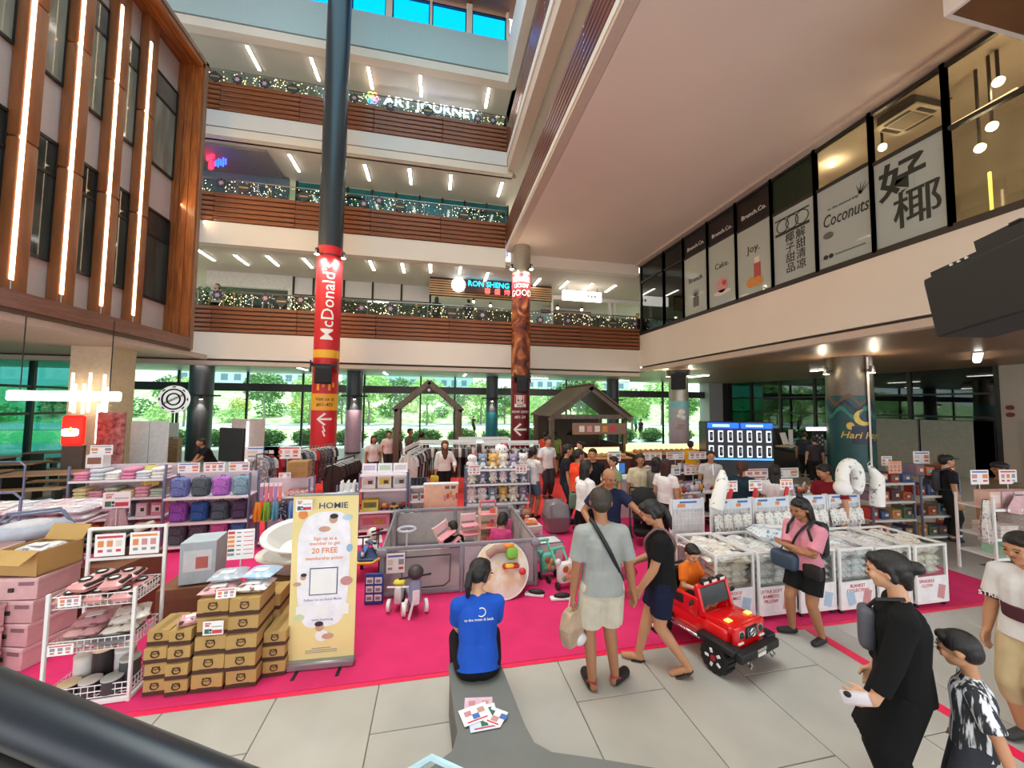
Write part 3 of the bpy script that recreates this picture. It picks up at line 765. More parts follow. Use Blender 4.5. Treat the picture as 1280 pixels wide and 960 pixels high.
MB().rbox((-.2, 0, -.0), (.32, .1, .4), .08).build('red_box', MATS['sign_red'], t)
for k in range(5): MB().rbox((.1+.16*k, 0, .02-.02*k), (.09, .06, .42 if k % 2 else .3), .03).build('blue_stroke', glow('sign_blue', '#2446ff', 5), t)

# ---- second floor shops
YS = 21.4
M_hdr = mat('shop_header', '#d6d0c6', .6); M_shopd = mat('shop_interior', '#6e6256', .8, var=.2, scale=1.2); M_shopc = mat('shop_ceiling_dark', '#4a4746', .8)
def sx(px, py=365, y=YS): return ony(px, py, y).x
struct('wall_back', MB().b2((XL-8, 26, 6), (16, 26.2, 9.3)), M_shopd, 'back wall of the second floor shops')
struct('ceiling', MB().b2((sx(262), YS, 8.62), (sx(362), 26, 8.7)), M_shopc, 'dark ceiling of the left second floor cafe')
mb = MB(); mb.b2((sx(258), YS-.1, 8.55), (sx(365), YS+.15, 9.28)); struct('wall_header', mb, M_hdr, 'white header over the left second floor cafe')
mb = MB(); mb.b2((sx(361), YS-.12, 6.1), (sx(366), YS+.2, 9.28)); struct('column', mb, M_hdr, 'white pier beside the second floor cafe')
# bright window at the back of the cafe
xa, xb = sx(300, y=25.8), sx(360, y=25.8)
mb = MB()
for i in range(6): mb.b2((xa+(xb-xa)*i/5-.04, 25.7, 6.5), (xa+(xb-xa)*i/5+.04, 25.85, 8.2))
mb.b2((xa, 25.7, 7.3), (xb, 25.85, 7.36))
w = struct('window_71', mb, M_alu, 'bright daylight window at the back of the cafe')
MB().b2((xa, 25.88, 6.4), (xb, 25.9, 8.2)).build('pane', glow('daylight_pane', '#d8eeff', 1.6), w)
# middle shop front: white top panels and clear glass
mb = MB(); xm = [sx(p) for p in (367, 392, 430, 466, 502, 538)]
for x in xm: mb.b2((x-.05, YS-.06, 6.1), (x+.05, YS+.06, 9.28))
mb.b2((xm[0], YS-.05, 8.28), (xm[-1], YS+.05, 8.36))
w = struct('window_72', mb, M_alu, 'second floor shop front with white panels over clear glass')
for a, b in zip(xm[:-1], xm[1:]):
    MB().b2((a+.05, YS-.02, 8.36), (b-.05, YS+.02, 9.26)).build('panel', M_white, w)
    MB().b2((a+.05, YS-.01, 6.12), (b-.05, YS+.01, 8.28)).build('pane', G_clear, w)
# slatted sign wall
Y2 = 19.7
def slatwall(p0, p1, q0, q1, label):
    a, b = ony(p0, 360, Y2).x, ony(p1, 360, Y2).x; z0, z1 = ony((p0+p1)/2, q1, Y2).z, ony((p0+p1)/2, q0, Y2).z
    w = struct('wall_slats', MB().b2((a, Y2+.02, z0), (b, Y2+.1, z1)), M_backing, label)
    me = MB().rbox(((a+b)/2, Y2-.02, 0), (b-a, .06, .07), .01).mesh('slat', wood('pale_slat', '#b98f62', '#d0aa7c', .5, (.4, 5, 5)))
    for i in range(int((z1-z0)/.125)): link('slat', me, w, (0, 0, z0+.06+.125*i))
slatwall(537, 642, 349, 372, 'pale timber slats behind the fish restaurant sign'); slatwall(660, 690, 357, 376, 'pale timber slats beside the striped column')
struct('wall_fascia', MB().b2((XE+.3, YB+.05, 9.26), (XR, YB+.38, 9.82)), M_fascia, 'beige fascia between the big soffit and the second floor ceiling')
struct('wall_header', MB().b2((sx(538), YS-.05, 9.05), (sx(800), YS+.2, 9.28)), M_hdr, 'plain header above the right second floor shops')
t = thing('sign', 'dark signboard with glowing cyan letters and a white disc', 'sign', ony(614, 357, Y2-.2))
MB().rbox((.2, .06, -.12), (3.2, .08, .66), .01).build('board', mat('sign_board', '#4a2a22', .5), t)
text('lettering', 'RON SHENG FISH', .40, glow('sign_cyan', '#28d8ff', 2.2), t, (.3, -.02, .02), STAND, depth=.05, bold=.004, sx=.98)
text('lettering', '容  盛  烤  鱼', .34, glow('sign_pinkred', '#ff6a60', 1.8), t, (.6, -.02, -.34), STAND, depth=.05, bold=.005)
MB().cyl((-1.72, -.05, -.08), (-1.72, .1, -.08), .36, n=24).build('logo_disc', glow('sign_disc', '#e8f4ff', 2.6), t)
l = bpy.data.lights.new('sign_glow', 'POINT'); l.energy = 45; l.color = (.45, .45, 1); l.shadow_soft_size = .4
o = bpy.data.objects.new('sign_glow', l); COL.objects.link(o); o.parent = t; o.location = (.4, -.6, .75)
t = thing('sign', 'bright white lightbox sign over the right second floor shop', 'sign', ony(728, 370, Y2-.2))
MB().rbox((0, .05, 0), (2.3, .12, .56), .02).build('lightbox', glow('lightbox_white', '#fffaf0', 3.2), t)
for x in (-.9, .9): MB().cyl((x, .05, .2), (x, .05, 9.28-t.location.z), .015, n=5).build('hanger', M_alu, t)
for k in range(3): MB().box((.35+.2*k, -.02, .0), (.12, .01, .14)).build('mark', mat('sign_grey', '#9a948c', .6), t)
# right opening
struct('wall_back', MB().b2((sx(692), YS+2.6, 6.1), (sx(760), YS+2.8, 9.1)), mat('plum_wall', '#6f5556', .7), 'plum coloured back wall of the right second floor shop')
mb = MB()
for p in (690, 762, 768): mb.b2((sx(p)-.06, YS-.08, 6.1), (sx(p)+.06, YS+.12, 9.1))
struct('column', mb, M_hdr, 'white piers of the right second floor shops')
struct('window_73', MB().b2((sx(662), YS-.02, 6.1), (sx(689), YS+.02, 8.15)), mat('blue_white_shutter', '#a9b6be', .5, var=.05), 'pale roller shutter beside the striped column')
# pendant bulbs in the shops
M_bulb = glow('bulb', '#ffe9c8', 12)
_bm = MB().ball((0, 0, 0), .09, 10, 7).mesh('bulb', M_bulb); _cm = MB().cyl((0, 0, .08), (0, 0, .6), .02, n=6).mesh('cord', M_alu); _sm = MB().lathe([(.05, .18), (.14, .04), (.13, .03)], n=12).mesh('shade', M_alu)
pend = [(298, 345), (314, 356), (341, 348), (354, 360), (462, 367), (484, 374), (505, 371), (525, 371), (564, 374), (592, 377), (613, 382), (707, 377), (727, 387), (740, 379), (435, 365), (697, 385), (621, 376), (548, 382)]
for i, (px, py) in enumerate(pend):
    c = ony(px, py, YS+1.6+(i % 3)*.7)
    t = thing('pendant_lamp', f'small glowing pendant bulb in the second floor shops, {ordinal(i) if i < 20 else i} lit one', 'lamp', c, 0, 'pendant bulbs in the second floor shops')
    link('bulb', _bm, t); link('cord', _cm, t).scale = (1, 1, max(.3, (9.28-c.z)/.6 if i > 3 else (8.62-c.z)/.6)); link('shade', _sm, t)
for i, (p0, p1, py) in enumerate(((453, 481, 363), (459, 485, 377), (537, 562, 369))):
    a, b = ony(p0, py, YS+1), ony(p1, py, YS+1)
    t = thing('linear_lamp', f'horizontal tube lamp inside the middle second floor shop, {ordinal(i)} from the left', 'lamp', (a+b)/2, 0, 'tube lamps in the second floor shop')
    L = (b-a).length; MB().rbox((0, 0, 0), (L, .08, .07), .02).build('diffuser', M_lamp, t); MB().box((0, 0, .06), (L, .1, .05)).build('housing', M_house, t)
    for q in (-.4, .4): MB().cyl((L*q, 0, .05), (L*q, 0, 9.28-a.z), .01, n=5).build('cable', M_alu, t)
# shop rooms behind the right windows: lamps, cassette unit
for i, (px, py, dx) in enumerate(((1040, 205, 1.2), (1103, 184, .8), (1185, 60, 1.5), (1248, 102, .8), (1240, 158, .8), (1225, 185, 1.0))):
    c = onx(px, py, XR+dx)
    t = thing('spot_lamp', f'glowing ceiling spot inside the right upper shop, {ordinal(i)} from the left', 'lamp', c, 0, 'spots in the right upper shop')
    MB().ball((0, 0, 0), .09, 10, 7).build('bulb', M_bulb, t); MB().cyl((0, 0, .05), (0, 0, 9.78-c.z), .03, n=6).build('stem', M_alu, t)
    l = bpy.data.lights.new('spot_glow', 'POINT'); l.energy = 45; l.color = (1, .92, .78); l.shadow_soft_size = .1
    o = bpy.data.objects.new('spot_glow', l); COL.objects.link(o); o.parent = t; o.location = (0, 0, -.15)
c = onx(1135, 150, XR+.9)
t = thing('air_conditioner', 'square ceiling cassette air conditioner behind the right windows', 'air conditioner', c)
MB().rbox((0, 0, .14), (.78, .78, .26), .03).build('body', M_shopc, t)
MB().rbox((0, 0, 0), (.92, .92, .04), .02).build('grille_frame', M_fascia, t); MB().rbox((0, 0, -.025), (.5, .5, .02), .01).build('grille', mat('grille_grey', '#9a8f80', .6), t)
for a in range(4):
    r = a*PI/2; MB().box((.34*math.cos(r), .34*math.sin(r), -.024), (.08 if a % 2 == 0 else .5, .5 if a % 2 == 0 else .08, .02)).build('vent', M_shopc, t)
a, b = onx(1190, 158, XR+.6), onx(1272, 112, XR+.6)
t = thing('linear_lamp', 'warm glowing tube along the ceiling of the right upper shop', 'lamp', (a+b)/2)
MB().cyl(a-(a+b)/2, b-(a+b)/2, .05, n=8).build('tube', glow('tube_warm', '#ffd9b8', 6), t)
a = onx(1238, 232, XR+1.2); a.z = 6.18
MB().box((0, 0, .7), (.04, .04, 1.4)).build('light_line', glow('yellow_reflection', '#ffe680', 4), label='short vertical yellow reflection in the right upper shop, built as a glowing bar', cat='lamp', loc=a)  # stands for a reflection, built as a glowing bar
# red pipe on the soffit
a, b = onz(677, 328, 9.66), onz(783, 336, 9.66)
t = thing('sprinkler_pipe', 'red sprinkler pipe with hangers under the big soffit', 'pipe', a)
MB().cyl((0, 0, 0), b-a, .06, n=10).build('pipe', mat('pipe_red', '#c0282c', .4), t)
for f in (.17, .27, .88, .97): MB().tube([(b-a)*f+Vector((0, 0, -.02)), (b-a)*f+Vector((.05, .05, .08)), (b-a)*f+Vector((.12, .1, .16))], .03, 6).build('hanger', MATS['pipe_red'], t)
# ---- ground floor ceiling lamps
for i, (px, py, z) in enumerate(((260, 455, 4.36), (378, 460, 4.36), (482, 466, 4.36), (581, 468, 4.36), (672, 472, 4.36), (765, 476, 4.36))):
    c = onz(px, py, z); linear_lamp(c.x, min(c.y, 22.5), z-.0, f'slim lamp on the grey ground floor ceiling, {ordinal(i)} from the left', 'ground floor ceiling lamps', 1.3, R(90) if i in (0, 4, 5) else R(0))
c = onz(1222, 447, 4.30)
t = thing('linear_lamp', 'long bright tube lamp below the brown right ceiling', 'ceiling light', (c.x, c.y, 4.28), R(-62))
MB().rbox((0, 0, 0), (.16, 2.6, .08), .03).build('diffuser', M_lamp, t); MB().box((0, 0, .05), (.2, 2.7, .03)).build('housing', M_house, t)
for x, y in ((16.5, 13), (14, 18)):
    linear_lamp(x, y, 4.36, f'slim lamp on the brown right ceiling near {"the dark glazing" if y < 15 else "the back glazing"}', 'right ground floor ceiling lamps', 1.6)
# ================================================================== COLUMNS AND THEIR WRAPS
def bend(me, rad, vertical=False, name='lettering'):
    """wrap a flat text mesh (local x right, y up, z out) around a vertical cylinder facing -Y"""
    m2 = me.copy(); bm = bmesh.new(); bm.from_mesh(m2); bmesh.ops.triangulate(bm, faces=bm.faces[:])
    for _ in range(5):
        es = [e for e in bm.edges if e.calc_length() > .07]
        if not es: break
        bmesh.ops.subdivide_edges(bm, edges=es, cuts=1); bmesh.ops.triangulate(bm, faces=bm.faces[:])
    bm.to_mesh(m2); bm.free()
    for v in m2.vertices:
        x, y, z = v.co
        if vertical: x, y = -y, x
        a = x/rad; r = rad+z
        v.co = (r*math.sin(a), -r*math.cos(a), y)
    return m2
def shell(mb, r, z0, z1, n=32, a0=0, a1=2*PI):
    """open band of a cylinder; angle 0 faces -Y, growing to +X"""
    vs = []
    for z in (z0, z1):
        for i in range(n+1):
            a = a0+(a1-a0)*i/n; vs.append((r*math.sin(a), -r*math.cos(a), z))
    return mb._add(vs, [(i, i+1, n+1+i+1, n+1+i) for i in range(n)])
def yaw_to_cam(x, y): return math.atan2(x, y)*-1
M_mcr = mat('banner_red', '#d0202a', .45, var=.03); M_mcy = mat('banner_yellow', '#f2b32a', .45, var=.03); M_wht = mat('print_white', '#f2efe8', .5, var=.02); M_blk = mat('matte_black', '#161617', .55); M_ink2 = mat('print_dark', '#3a2a22', .5)
def on_col(x, y, r, px, py):
    """height where the pixel ray meets the front of a column"""
    return ony(px, py, y-r).z
def spot_pair(t, z, r, en=60, n=2, flood=0):
    for s in ((-1, 1) if n == 2 else (0,)):
        a = R(38)*s; d = Vector((math.sin(a), -math.cos(a), 0))
        mb = MB(); mb.cyl(d*(r+.02)+Vector((0, 0, z)), d*(r+.28)+Vector((0, 0, z)), .02, n=6); mb.cyl(d*(r+.28)+Vector((0, 0, z-.1)), d*(r+.28)+Vector((0, 0, z+.12)), .085, .06, n=12)
        sp = mb.build('spotlight', M_blk, t)
        MB().cyl(d*(r+.28)+Vector((0, 0, z-.112)), d*(r+.28)+Vector((0, 0, z-.10)), .075, n=12).build('lens', glow('spot_lens', '#fff0d0', 40), sp)
        l = bpy.data.lights.new('spot_glow', 'POINT'); l.energy = en; l.color = (1, .86, .62); l.shadow_soft_size = .08
        o = bpy.data.objects.new('spot_glow', l); COL.objects.link(o); o.parent = t; o.location = d*(r+.34)+Vector((0, 0, z))
        if flood:
            l = bpy.data.lights.new('flood', 'SPOT'); l.energy = flood; l.color = (1, .9, .74); l.spot_size = R(95); l.spot_blend = .7; l.shadow_soft_size = .12
            o = bpy.data.objects.new('flood', l); COL.objects.link(o); o.parent = t; o.location = d*(r+.36)+Vector((0, 0, z-.12)); o.rotation_euler = (R(48), 0, math.atan2(d.y, d.x)+PI/2)
def speaker_box(t, r, z, w=.55, h=.6, dx=0.0):
    s = MB().rbox((dx, -r-.30, z), (w, .42, h), .03).build('loudspeaker', M_blk, t)
    MB().rbox((dx, -r-.52, z-.02), (w*.86, .02, h*.8), .01).build('grille', mat('speaker_grille', '#242426', .8, bump=.3, bscale=300), s)
    MB().b2((dx-w*.8, -r-.12, z+h*.55), (dx+w*.8, -r+.02, z+h*.72)).b2((dx-w*.8, -r-.2, z+h*.2), (dx-w*.72, -r+.1, z+h*.9)).b2((dx+w*.72, -r-.2, z+h*.2), (dx+w*.8, -r+.1, z+h*.9)).build('bracket', M_blk, s)

# --- red wrapped column
x, y, d = -4.05, 15.2, .87; r = d/2
t = column('column', x, y, d, 0, 21.7, M_steelD, 'tall dark round column with a red banner wrap and vertical white lettering'); t.rotation_euler.z = yaw_to_cam(x, y)
def zz(py, px=409): return on_col(x, y, r, px, py)
MB().lathe([(r+.01, zz(313)-.1), (r+.03, zz(313)-.05), (r+.02, zz(306))], n=32).build('wrap_collar', M_mcr, t)
shell(MB(), r+.012, .3, zz(318)).build('banner_wrap', M_mcr, t)
shell(MB(), r+.016, zz(447), zz(437)).build('yellow_band', M_mcy, t)
shell(MB(), r+.016, zz(513), zz(492)).build('yellow_band', M_mcy, t)
me = bend(text_mesh("McDonald's", .62, .004, M_wht, bold=.012), r+.018, True)
link('lettering', me, t, (0, 0, (zz(333)+zz(420))/2))
link('lettering', bend(text_mesh('Visit us at', .17, .004, M_ink2, bold=.02), r+.02), t, (0, 0, zz(499)))
link('lettering', bend(text_mesh('#01-403', .17, .004, M_ink2, bold=.02), r+.02), t, (0, 0, zz(506)))
for k, a in enumerate((-.55, -.15, .30, .62)):
    mb = MB(); shell(mb, r+.017, zz(488)+.12*(k % 2), zz(478), 4, a-.09, a+.09); mb.build('golden_drip', M_mcy, t)
def arrow_mesh(s, mt):
    poly = [(-.5, 0), (-.05, .42), (.12, .42), (.12, .36), (-.2, .09), (.5, .09), (.5, -.09), (-.2, -.09), (.12, -.36), (.12, -.42), (-.05, -.42)]
    mb = MB()
    mb.prism([(s*a, s*b) for a, b in [(-.5, 0), (-.22, -.06), (.5, -.08), (.5, .08), (-.22, .06)]], .004)
    mb.prism([(s*a, s*b) for a, b in [(-.5, 0), (-.33, 0), (.12, .36), (.0, .45)]][::-1], .004)
    mb.prism([(s*a, s*b) for a, b in [(-.5, 0), (-.33, 0), (.12, -.36), (.0, -.45)]], .004)
    return mb.mesh('arrow', mt)
link('arrow', bend(arrow_mesh(.52, M_wht), r+.02), t, (0, 0, zz(524)))
for k in range(2):
    link('dash', bend(MB().box((0, 0, 0), (.05, .22, .004), rz=R(20)).mesh('dash', M_wht), r+.02), t, (.0, 0, zz(536+6*k)))
speaker_box(t, r, zz(470), dx=-.08); spot_pair(t, zz(318), r, 22, flood=260)

# --- striped food banner column
x, y, d = 3.70, 16.3, .82; r = d/2
t = column('column', x, y, d, 0, 9.8, mat('column_silver', '#a29c8e', .3, .5), 'round column with a fried chicken banner below the big soffit'); t.rotation_euler.z = yaw_to_cam(x, y)
M_kfr = mat('chicken_darkred', '#6f141c', .5, var=.05); M_stripe = mat('chicken_red', '#c8202c', .5, var=.03)
ck = bpy.data.materials.new('fried_chicken_print'); ck.use_nodes = True; nt = ck.node_tree
vo = nt.nodes.new('ShaderNodeTexNoise'); vo.inputs['Scale'].default_value = 1.6; vo.inputs['Detail'].default_value = 7; vo.inputs['Roughness'].default_value = .62; vo.inputs['Distortion'].default_value = 1.2
rp = nt.nodes.new('ShaderNodeValToRGB'); el = rp.color_ramp.elements
el[0].position = .36; el[0].color = lin('#3a0f10'); el[1].position = .72; el[1].color = lin('#d9b3b0')
e = el.new(.46); e.color = lin('#7a3018'); e = el.new(.55); e.color = lin('#b5622a'); e = el.new(.62); e.color = lin('#c9824a')
tc = nt.nodes.new('ShaderNodeTexCoord'); nt.links.new(tc.outputs['Object'], vo.inputs['Vector']); nt.links.new(vo.outputs[0], rp.inputs[0]); nt.links.new(rp.outputs[0], nt.nodes['Principled BSDF'].inputs['Base Color'])
def zz(py, px=651): return on_col(x, y, r, px, py)
shell(MB(), r+.012, .3, zz(470)).build('banner_wrap', M_kfr, t)
shell(MB(), r+.012, zz(470), zz(372)).build('food_print', ck, t)
for k in range(12): shell(MB(), r+.012, zz(372), zz(341), 4, 2*PI*k/12, 2*PI*(k+1)/12).build('stripe', M_stripe if k % 2 else M_kfr, t)
for txt, py, s in (('FINGER', 349, .30), ("LICKIN'", 357, .24), ('GOOD', 366, .40)):
    link('lettering', bend(text_mesh(txt, s, .004, M_wht, bold=.03, sx=.86), r+.018), t, (0, 0, zz(py)))
logo = MB(); shell(logo, r+.018, zz(509), zz(494), 8, -.62, .62); logo.build('logo_panel', M_wht, t)
for a0, a1 in ((-.60, -.40), (.40, .60), (-.28, -.22), (.22, .28)):
    mb = MB(); shell(mb, r+.021, zz(505), zz(494.5), 3, a0, a1); mb.build('logo_stripe', M_stripe, t)
mb = MB(); mb.prism([(-.03, 0), (-.11, .06), (-.11, -.06)], .004); mb.prism([(.03, 0), (.11, -.06), (.11, .06)], .004); mb.prism([(-.025, -.02), (-.05, -.14), (-.01, -.05)], .004); mb.prism([(.025, -.02), (.01, -.05), (.05, -.14)], .004)
link('bow_tie', bend(mb.mesh('bow_tie', M_blk), r+.024), t, (0, 0, zz(500.5)))
link('lettering', bend(text_mesh('KFC', .16, .004, M_blk, bold=.04), r+.022), t, (0, 0, zz(507)))
link('lettering', bend(text_mesh('NOW OPEN', .15, .004, M_wht, bold=.03), r+.02), t, (0, 0, zz(515)))
link('lettering', bend(text_mesh('#01-24', .17, .004, M_wht, bold=.03), r+.02), t, (0, 0, zz(521.5)))
link('arrow', bend(arrow_mesh(.62, M_wht), r+.02), t, (0, 0, zz(537)))
speaker_box(t, r, zz(482), .46, .62, .08); spot_pair(t, zz(335), r, 22, flood=260)

# --- column by the right bulkhead corner
x, y, d = 11.3, 15.9, .86; r = d/2
t = column('column', x, y, d, 0, 4.36, MATS['column_silver'], 'round silver column with a pale blue promotion wrap at the bulkhead corner'); t.rotation_euler.z = yaw_to_cam(x, y)
def zz(py, px=850): return on_col(x, y, r, px, py)
for z0, z1, c in ((.2, zz(545), '#b3a2b4'), (zz(545), zz(525), '#b5a8bc'), (zz(525), zz(510), '#a8b4c2'), (zz(510), zz(501), '#7fc0c4')):
    shell(MB(), r+.012, z0, z1).build('poster_wrap', mat('poster_'+c[1:], c, .4), t)
mb = MB()
for k, (a, b, q) in enumerate(((.25, 515, .16), (.05, 520, .12), (.4, 522, .13))): mb.ball(((r+.0)*math.sin(a), -(r+.0)*math.cos(a), zz(b)), (q, .06, q*.9), 10, 6)
mb.build('blossom_print', M_wht, t)
for k in range(3): shell(MB(), r+.02, zz(532+k*2.2), zz(530.8+k*2.2), 6, -.1-.1*k, .55-.1*k).build('bar_print', mat('print_goldgrey', '#a08a6a', .5), t)
speaker_box(t, r, zz(477), .62, .75); spot_pair(t, zz(468), r, 60)

# --- big column with the green festive poster
x, y, d = 13.6, 10.1, 1.22; r = d/2
t = column('column', x, y, d, 0, 4.36, mat('column_bronze', '#6b6258', .35, .4), 'large round column with a dark green festive poster on the right'); t.rotation_euler.z = yaw_to_cam(x, y)
def zz(py, px=1062): return on_col(x, y, r, px, py)
M_teal = mat('poster_teal', '#1f5a56', .4, var=.25, scale=1.4, color2='#123a48'); M_navy = mat('poster_navy', '#1f2540', .4, var=.1); M_gold = mat('poster_gold', '#d8b85a', .4, .2)
shell(MB(), r+.012, .2, zz(494)).build('poster_wrap', M_teal, t)
for k in range(3):
    mb = MB(); n = 14
    vs = []; 
    for i in range(n+1):
        a = -1.3+2.6*i/n; h = zz(497+8*k)+.16*math.sin(i*1.15+k)
        vs += [((r+.016+.004*k)*math.sin(a), -(r+.016+.004*k)*math.cos(a), h), ((r+.016+.004*k)*math.sin(a), -(r+.016+.004*k)*math.cos(a), h-.14)]
    mb._add(vs, [(2*i+1, 2*i+3, 2*i+2, 2*i) for i in range(n)]); mb.build('cloud_print', (mat('poster_bronze', '#6a4a34', .4), M_navy, mat('poster_teal2', '#2a7a70', .4))[k], t)
mb = MB(); shell(mb, r+.03, zz(556), zz(533), 10, .05, .95); mb.build('title_cloud', M_navy, t)
link('lettering', bend(text_mesh('Hari Raya', .30, .004, M_gold, bold=.02, shear=.3), r+.035), t, (.0, 0, zz(545))).rotation_euler.z = .5
mb = MB(); pts = [(.26*math.cos(q), .26*math.sin(q)) for q in [R(100+20*i) for i in range(11)]] + [(.07+.2*math.cos(q), .06+.2*math.sin(q)) for q in [R(290-18*i) for i in range(11)]]
link('moon', bend(MB().prism(pts, .004).mesh('moon', M_gold), r+.02), t, (0, 0, zz(522))).rotation_euler.z = .55
link('lantern', bend(MB().prism([(.1*math.cos(2*PI*k/12), .12*math.sin(2*PI*k/12)) for k in range(12)], .004).mesh('lantern', M_gold), r+.02), t, (0, 0, zz(533))).rotation_euler.z = .0
MB().b2((r*.72, -r*.72-.06, .1), (r*.72+.05, -r*.72, 4.3)).build('acrylic_edge', M_wht, t)
spot_pair(t, zz(462), r, 60)

# --- dark columns by the back glazing
for i, (px, w, yy, c) in enumerate(((251, 25, 20.0, None), (443, 19, 21.5, '#cfa8bc'), (615, 15, 23.0, '#2c7f8c'), (766, 15, 22.5, None))):
    c0 = ony(px, 500, yy); dd = w*(c0-CAMP).dot(_f)/FPX; r = dd/2
    t = column('column', c0.x, yy, dd, 0, 4.36, mat('column_back', '#4a4c50', .35, .3), f'dark round column by the back glazing, {ordinal(i)} from the left'); t.rotation_euler.z = yaw_to_cam(c0.x, yy)
    if c: shell(MB(), r+.012, .1, 2.3 if i == 1 else 2.2).build('poster_wrap', mat('poster_'+c[1:], c, .4), t)
    z = 2.95 if i != 0 else 2.85
    MB().b2((-r-.25, -r-.1, z+.05), (r+.25, -r-.02, z+.13)).build('spot_bar', M_blk, t)
    sp = MB().cyl((0, -r-.16, z-.08), (0, -r-.16, z+.12), .07, n=10).build('spotlight', M_blk, t)
    MB().cyl((0, -r-.16, z-.09), (0, -r-.16, z-.08), .06, n=10).build('lens', glow('spot_lens', '#fff0d0', 40), sp)
    l = bpy.data.lights.new('spot_glow', 'SPOT'); l.energy = 90; l.color = (1, .93, .8); l.spot_size = R(60); l.spot_blend = .6; l.shadow_soft_size = .05
    o = bpy.data.objects.new('spot_glow', l); COL.objects.link(o); o.parent = t; o.location = (0, -r-.2, z-.12); o.rotation_euler = (R(22), 0, 0)
# --- suspended loudspeaker at the right edge
t = thing('loudspeaker', 'large black loudspeaker tilted down from a bracket at the right edge', 'loudspeaker', (3.904, 2.239, 3.222), R(-11.5))
t.rotation_euler = (R(-9), 0, R(-11.5))
MB().rbox((.22, -.40, .25), (.44, .80, .50), .012).build('cabinet', M_blk, t)
MB().rbox((.22, .006, .25), (.40, .015, .46), .004).build('grille', MATS['speaker_grille'], t)
mb = MB(); mb.b2((.02, -.62, .50), (.05, -.05, .54)); mb.b2((.02, -.62, .54), (.05, -.36, .62)); mb.b2((.39, -.62, .50), (.42, -.05, .60)); mb.b2((.02, -.62, .60), (.42, -.56, .63))
mb.build('bracket', M_blk, t)
for k in range(3): MB().cyl((.01, -.20-.05*k, .525), (.055, -.20-.05*k, .525), .01, n=8).build('bracket_hole', M_house, t)
MB().cyl((.08, -.50, .56), (.5, -.7, .58), .012, n=8).build('safety_rod', mat('pale_rod', '#cfc8b8', .4), t)
MB().b2((.42, -.85, .40), (.60, -.62, .80)).build('clamp', mat('clamp_bluegrey', '#4f5963', .4, .4), t)
MB().b2((.46, -.82, .8), (.56, -.70, 6.5)).build('pole', MATS['clamp_bluegrey'], t)
# hanging timber bulkhead in the top right corner
c = onz(1190, 18, 8.6)
mb = MB(); mb.b2((c.x, -2, 8.6), (c.x+4, c.y, 8.75)); b = struct('wall_bulkhead', mb, mat('bulkhead_brown', '#6a4024', .5), 'brown timber bulkhead hanging at the top right')
MB().b2((c.x-.06, -2, 8.6), (c.x, c.y+.06, 9.3)).b2((c.x, c.y, 8.6), (c.x+4, c.y+.06, 9.3)).build('edge_board', M_white, b)
# ================================================================== PEOPLE
SKIN = {'a': mat('skin_warm', '#c08a66', .55, var=.04), 'b': mat('skin_light', '#d3a27f', .55, var=.04), 'c': mat('skin_tan', '#a87452', .55, var=.04)}
M_hair = mat('black_hair', '#17120f', .42, var=.3, scale=30, stretch=(6, 6, .6), bump=.35); M_hairb = mat('brown_hair', '#3a261a', .45, var=.3, scale=30, stretch=(6, 6, .6), bump=.35); M_hairg = mat('greying_hair', '#352b21', .5, var=.3, scale=30, stretch=(6, 6, .6), bump=.35)
M_eye = mat('eye_dark', '#1a120e', .2); M_lip2 = mat('lips', '#9a5a4e', .5)
def cap(mb, a, b, ra, rb, n=12):
    """tapered capsule"""
    a, b = Vector(a), Vector(b); ax = b-a; L = ax.length
    if L < 1e-5: mb.ball(a, ra, n, 8); return
    z = ax/L; t = Vector((0, 1, 0)) if abs(z.y) < .9 else Vector((1, 0, 0)); x = z.cross(t).normalized(); y = z.cross(x)
    rings = [(a - z*ra*.80, ra*.6), (a - z*ra*.45, ra*.89), (a, ra), (a*.5+b*.5, (ra+rb)/2), (b, rb), (b + z*rb*.45, rb*.89), (b + z*rb*.80, rb*.6)]
    vs = [a - z*ra]
    for c, r in rings:
        for i in range(n):
            an = 2*PI*i/n; vs.append(c + x*(r*math.cos(an)) + y*(r*math.sin(an)))
    vs.append(b + z*rb); k = len(rings); L2 = len(vs)-1
    fs = [(0, 1+(i+1) % n, 1+i) for i in range(n)] + [(L2, L2-n+i, L2-n+(i+1) % n) for i in range(n)]
    for j in range(k-1):
        for i in range(n): fs.append((1+j*n+i, 1+j*n+(i+1) % n, 1+(j+1)*n+(i+1) % n, 1+(j+1)*n+i))
    mb._add(vs, fs)
def fuse(name, mb, mt, vox, smooth=2, cut=None):
    """weld overlapping volumes into one continuous surface"""
    me = bpy.data.meshes.new(name); me.from_pydata(mb.v, [], mb.f)
    o = bpy.data.objects.new(name, me)
    m1 = o.modifiers.new('r', 'REMESH'); m1.mode = 'VOXEL'; m1.voxel_size = vox; m1.use_smooth_shade = True
    if smooth:
        m2 = o.modifiers.new('s', 'SMOOTH'); m2.factor = .5; m2.iterations = smooth
    out = evaluated(o); bpy.data.meshes.remove(me)
    if cut:
        bm = bmesh.new(); bm.from_mesh(out); bmesh.ops.bisect_plane(bm, geom=bm.verts[:]+bm.edges[:]+bm.faces[:], plane_co=cut[0], plane_no=cut[1], clear_inner=True); bm.to_mesh(out); bm.free()
    out.materials.clear(); out.materials.append(mt); out.name = name
    out.shade_smooth()
    return out
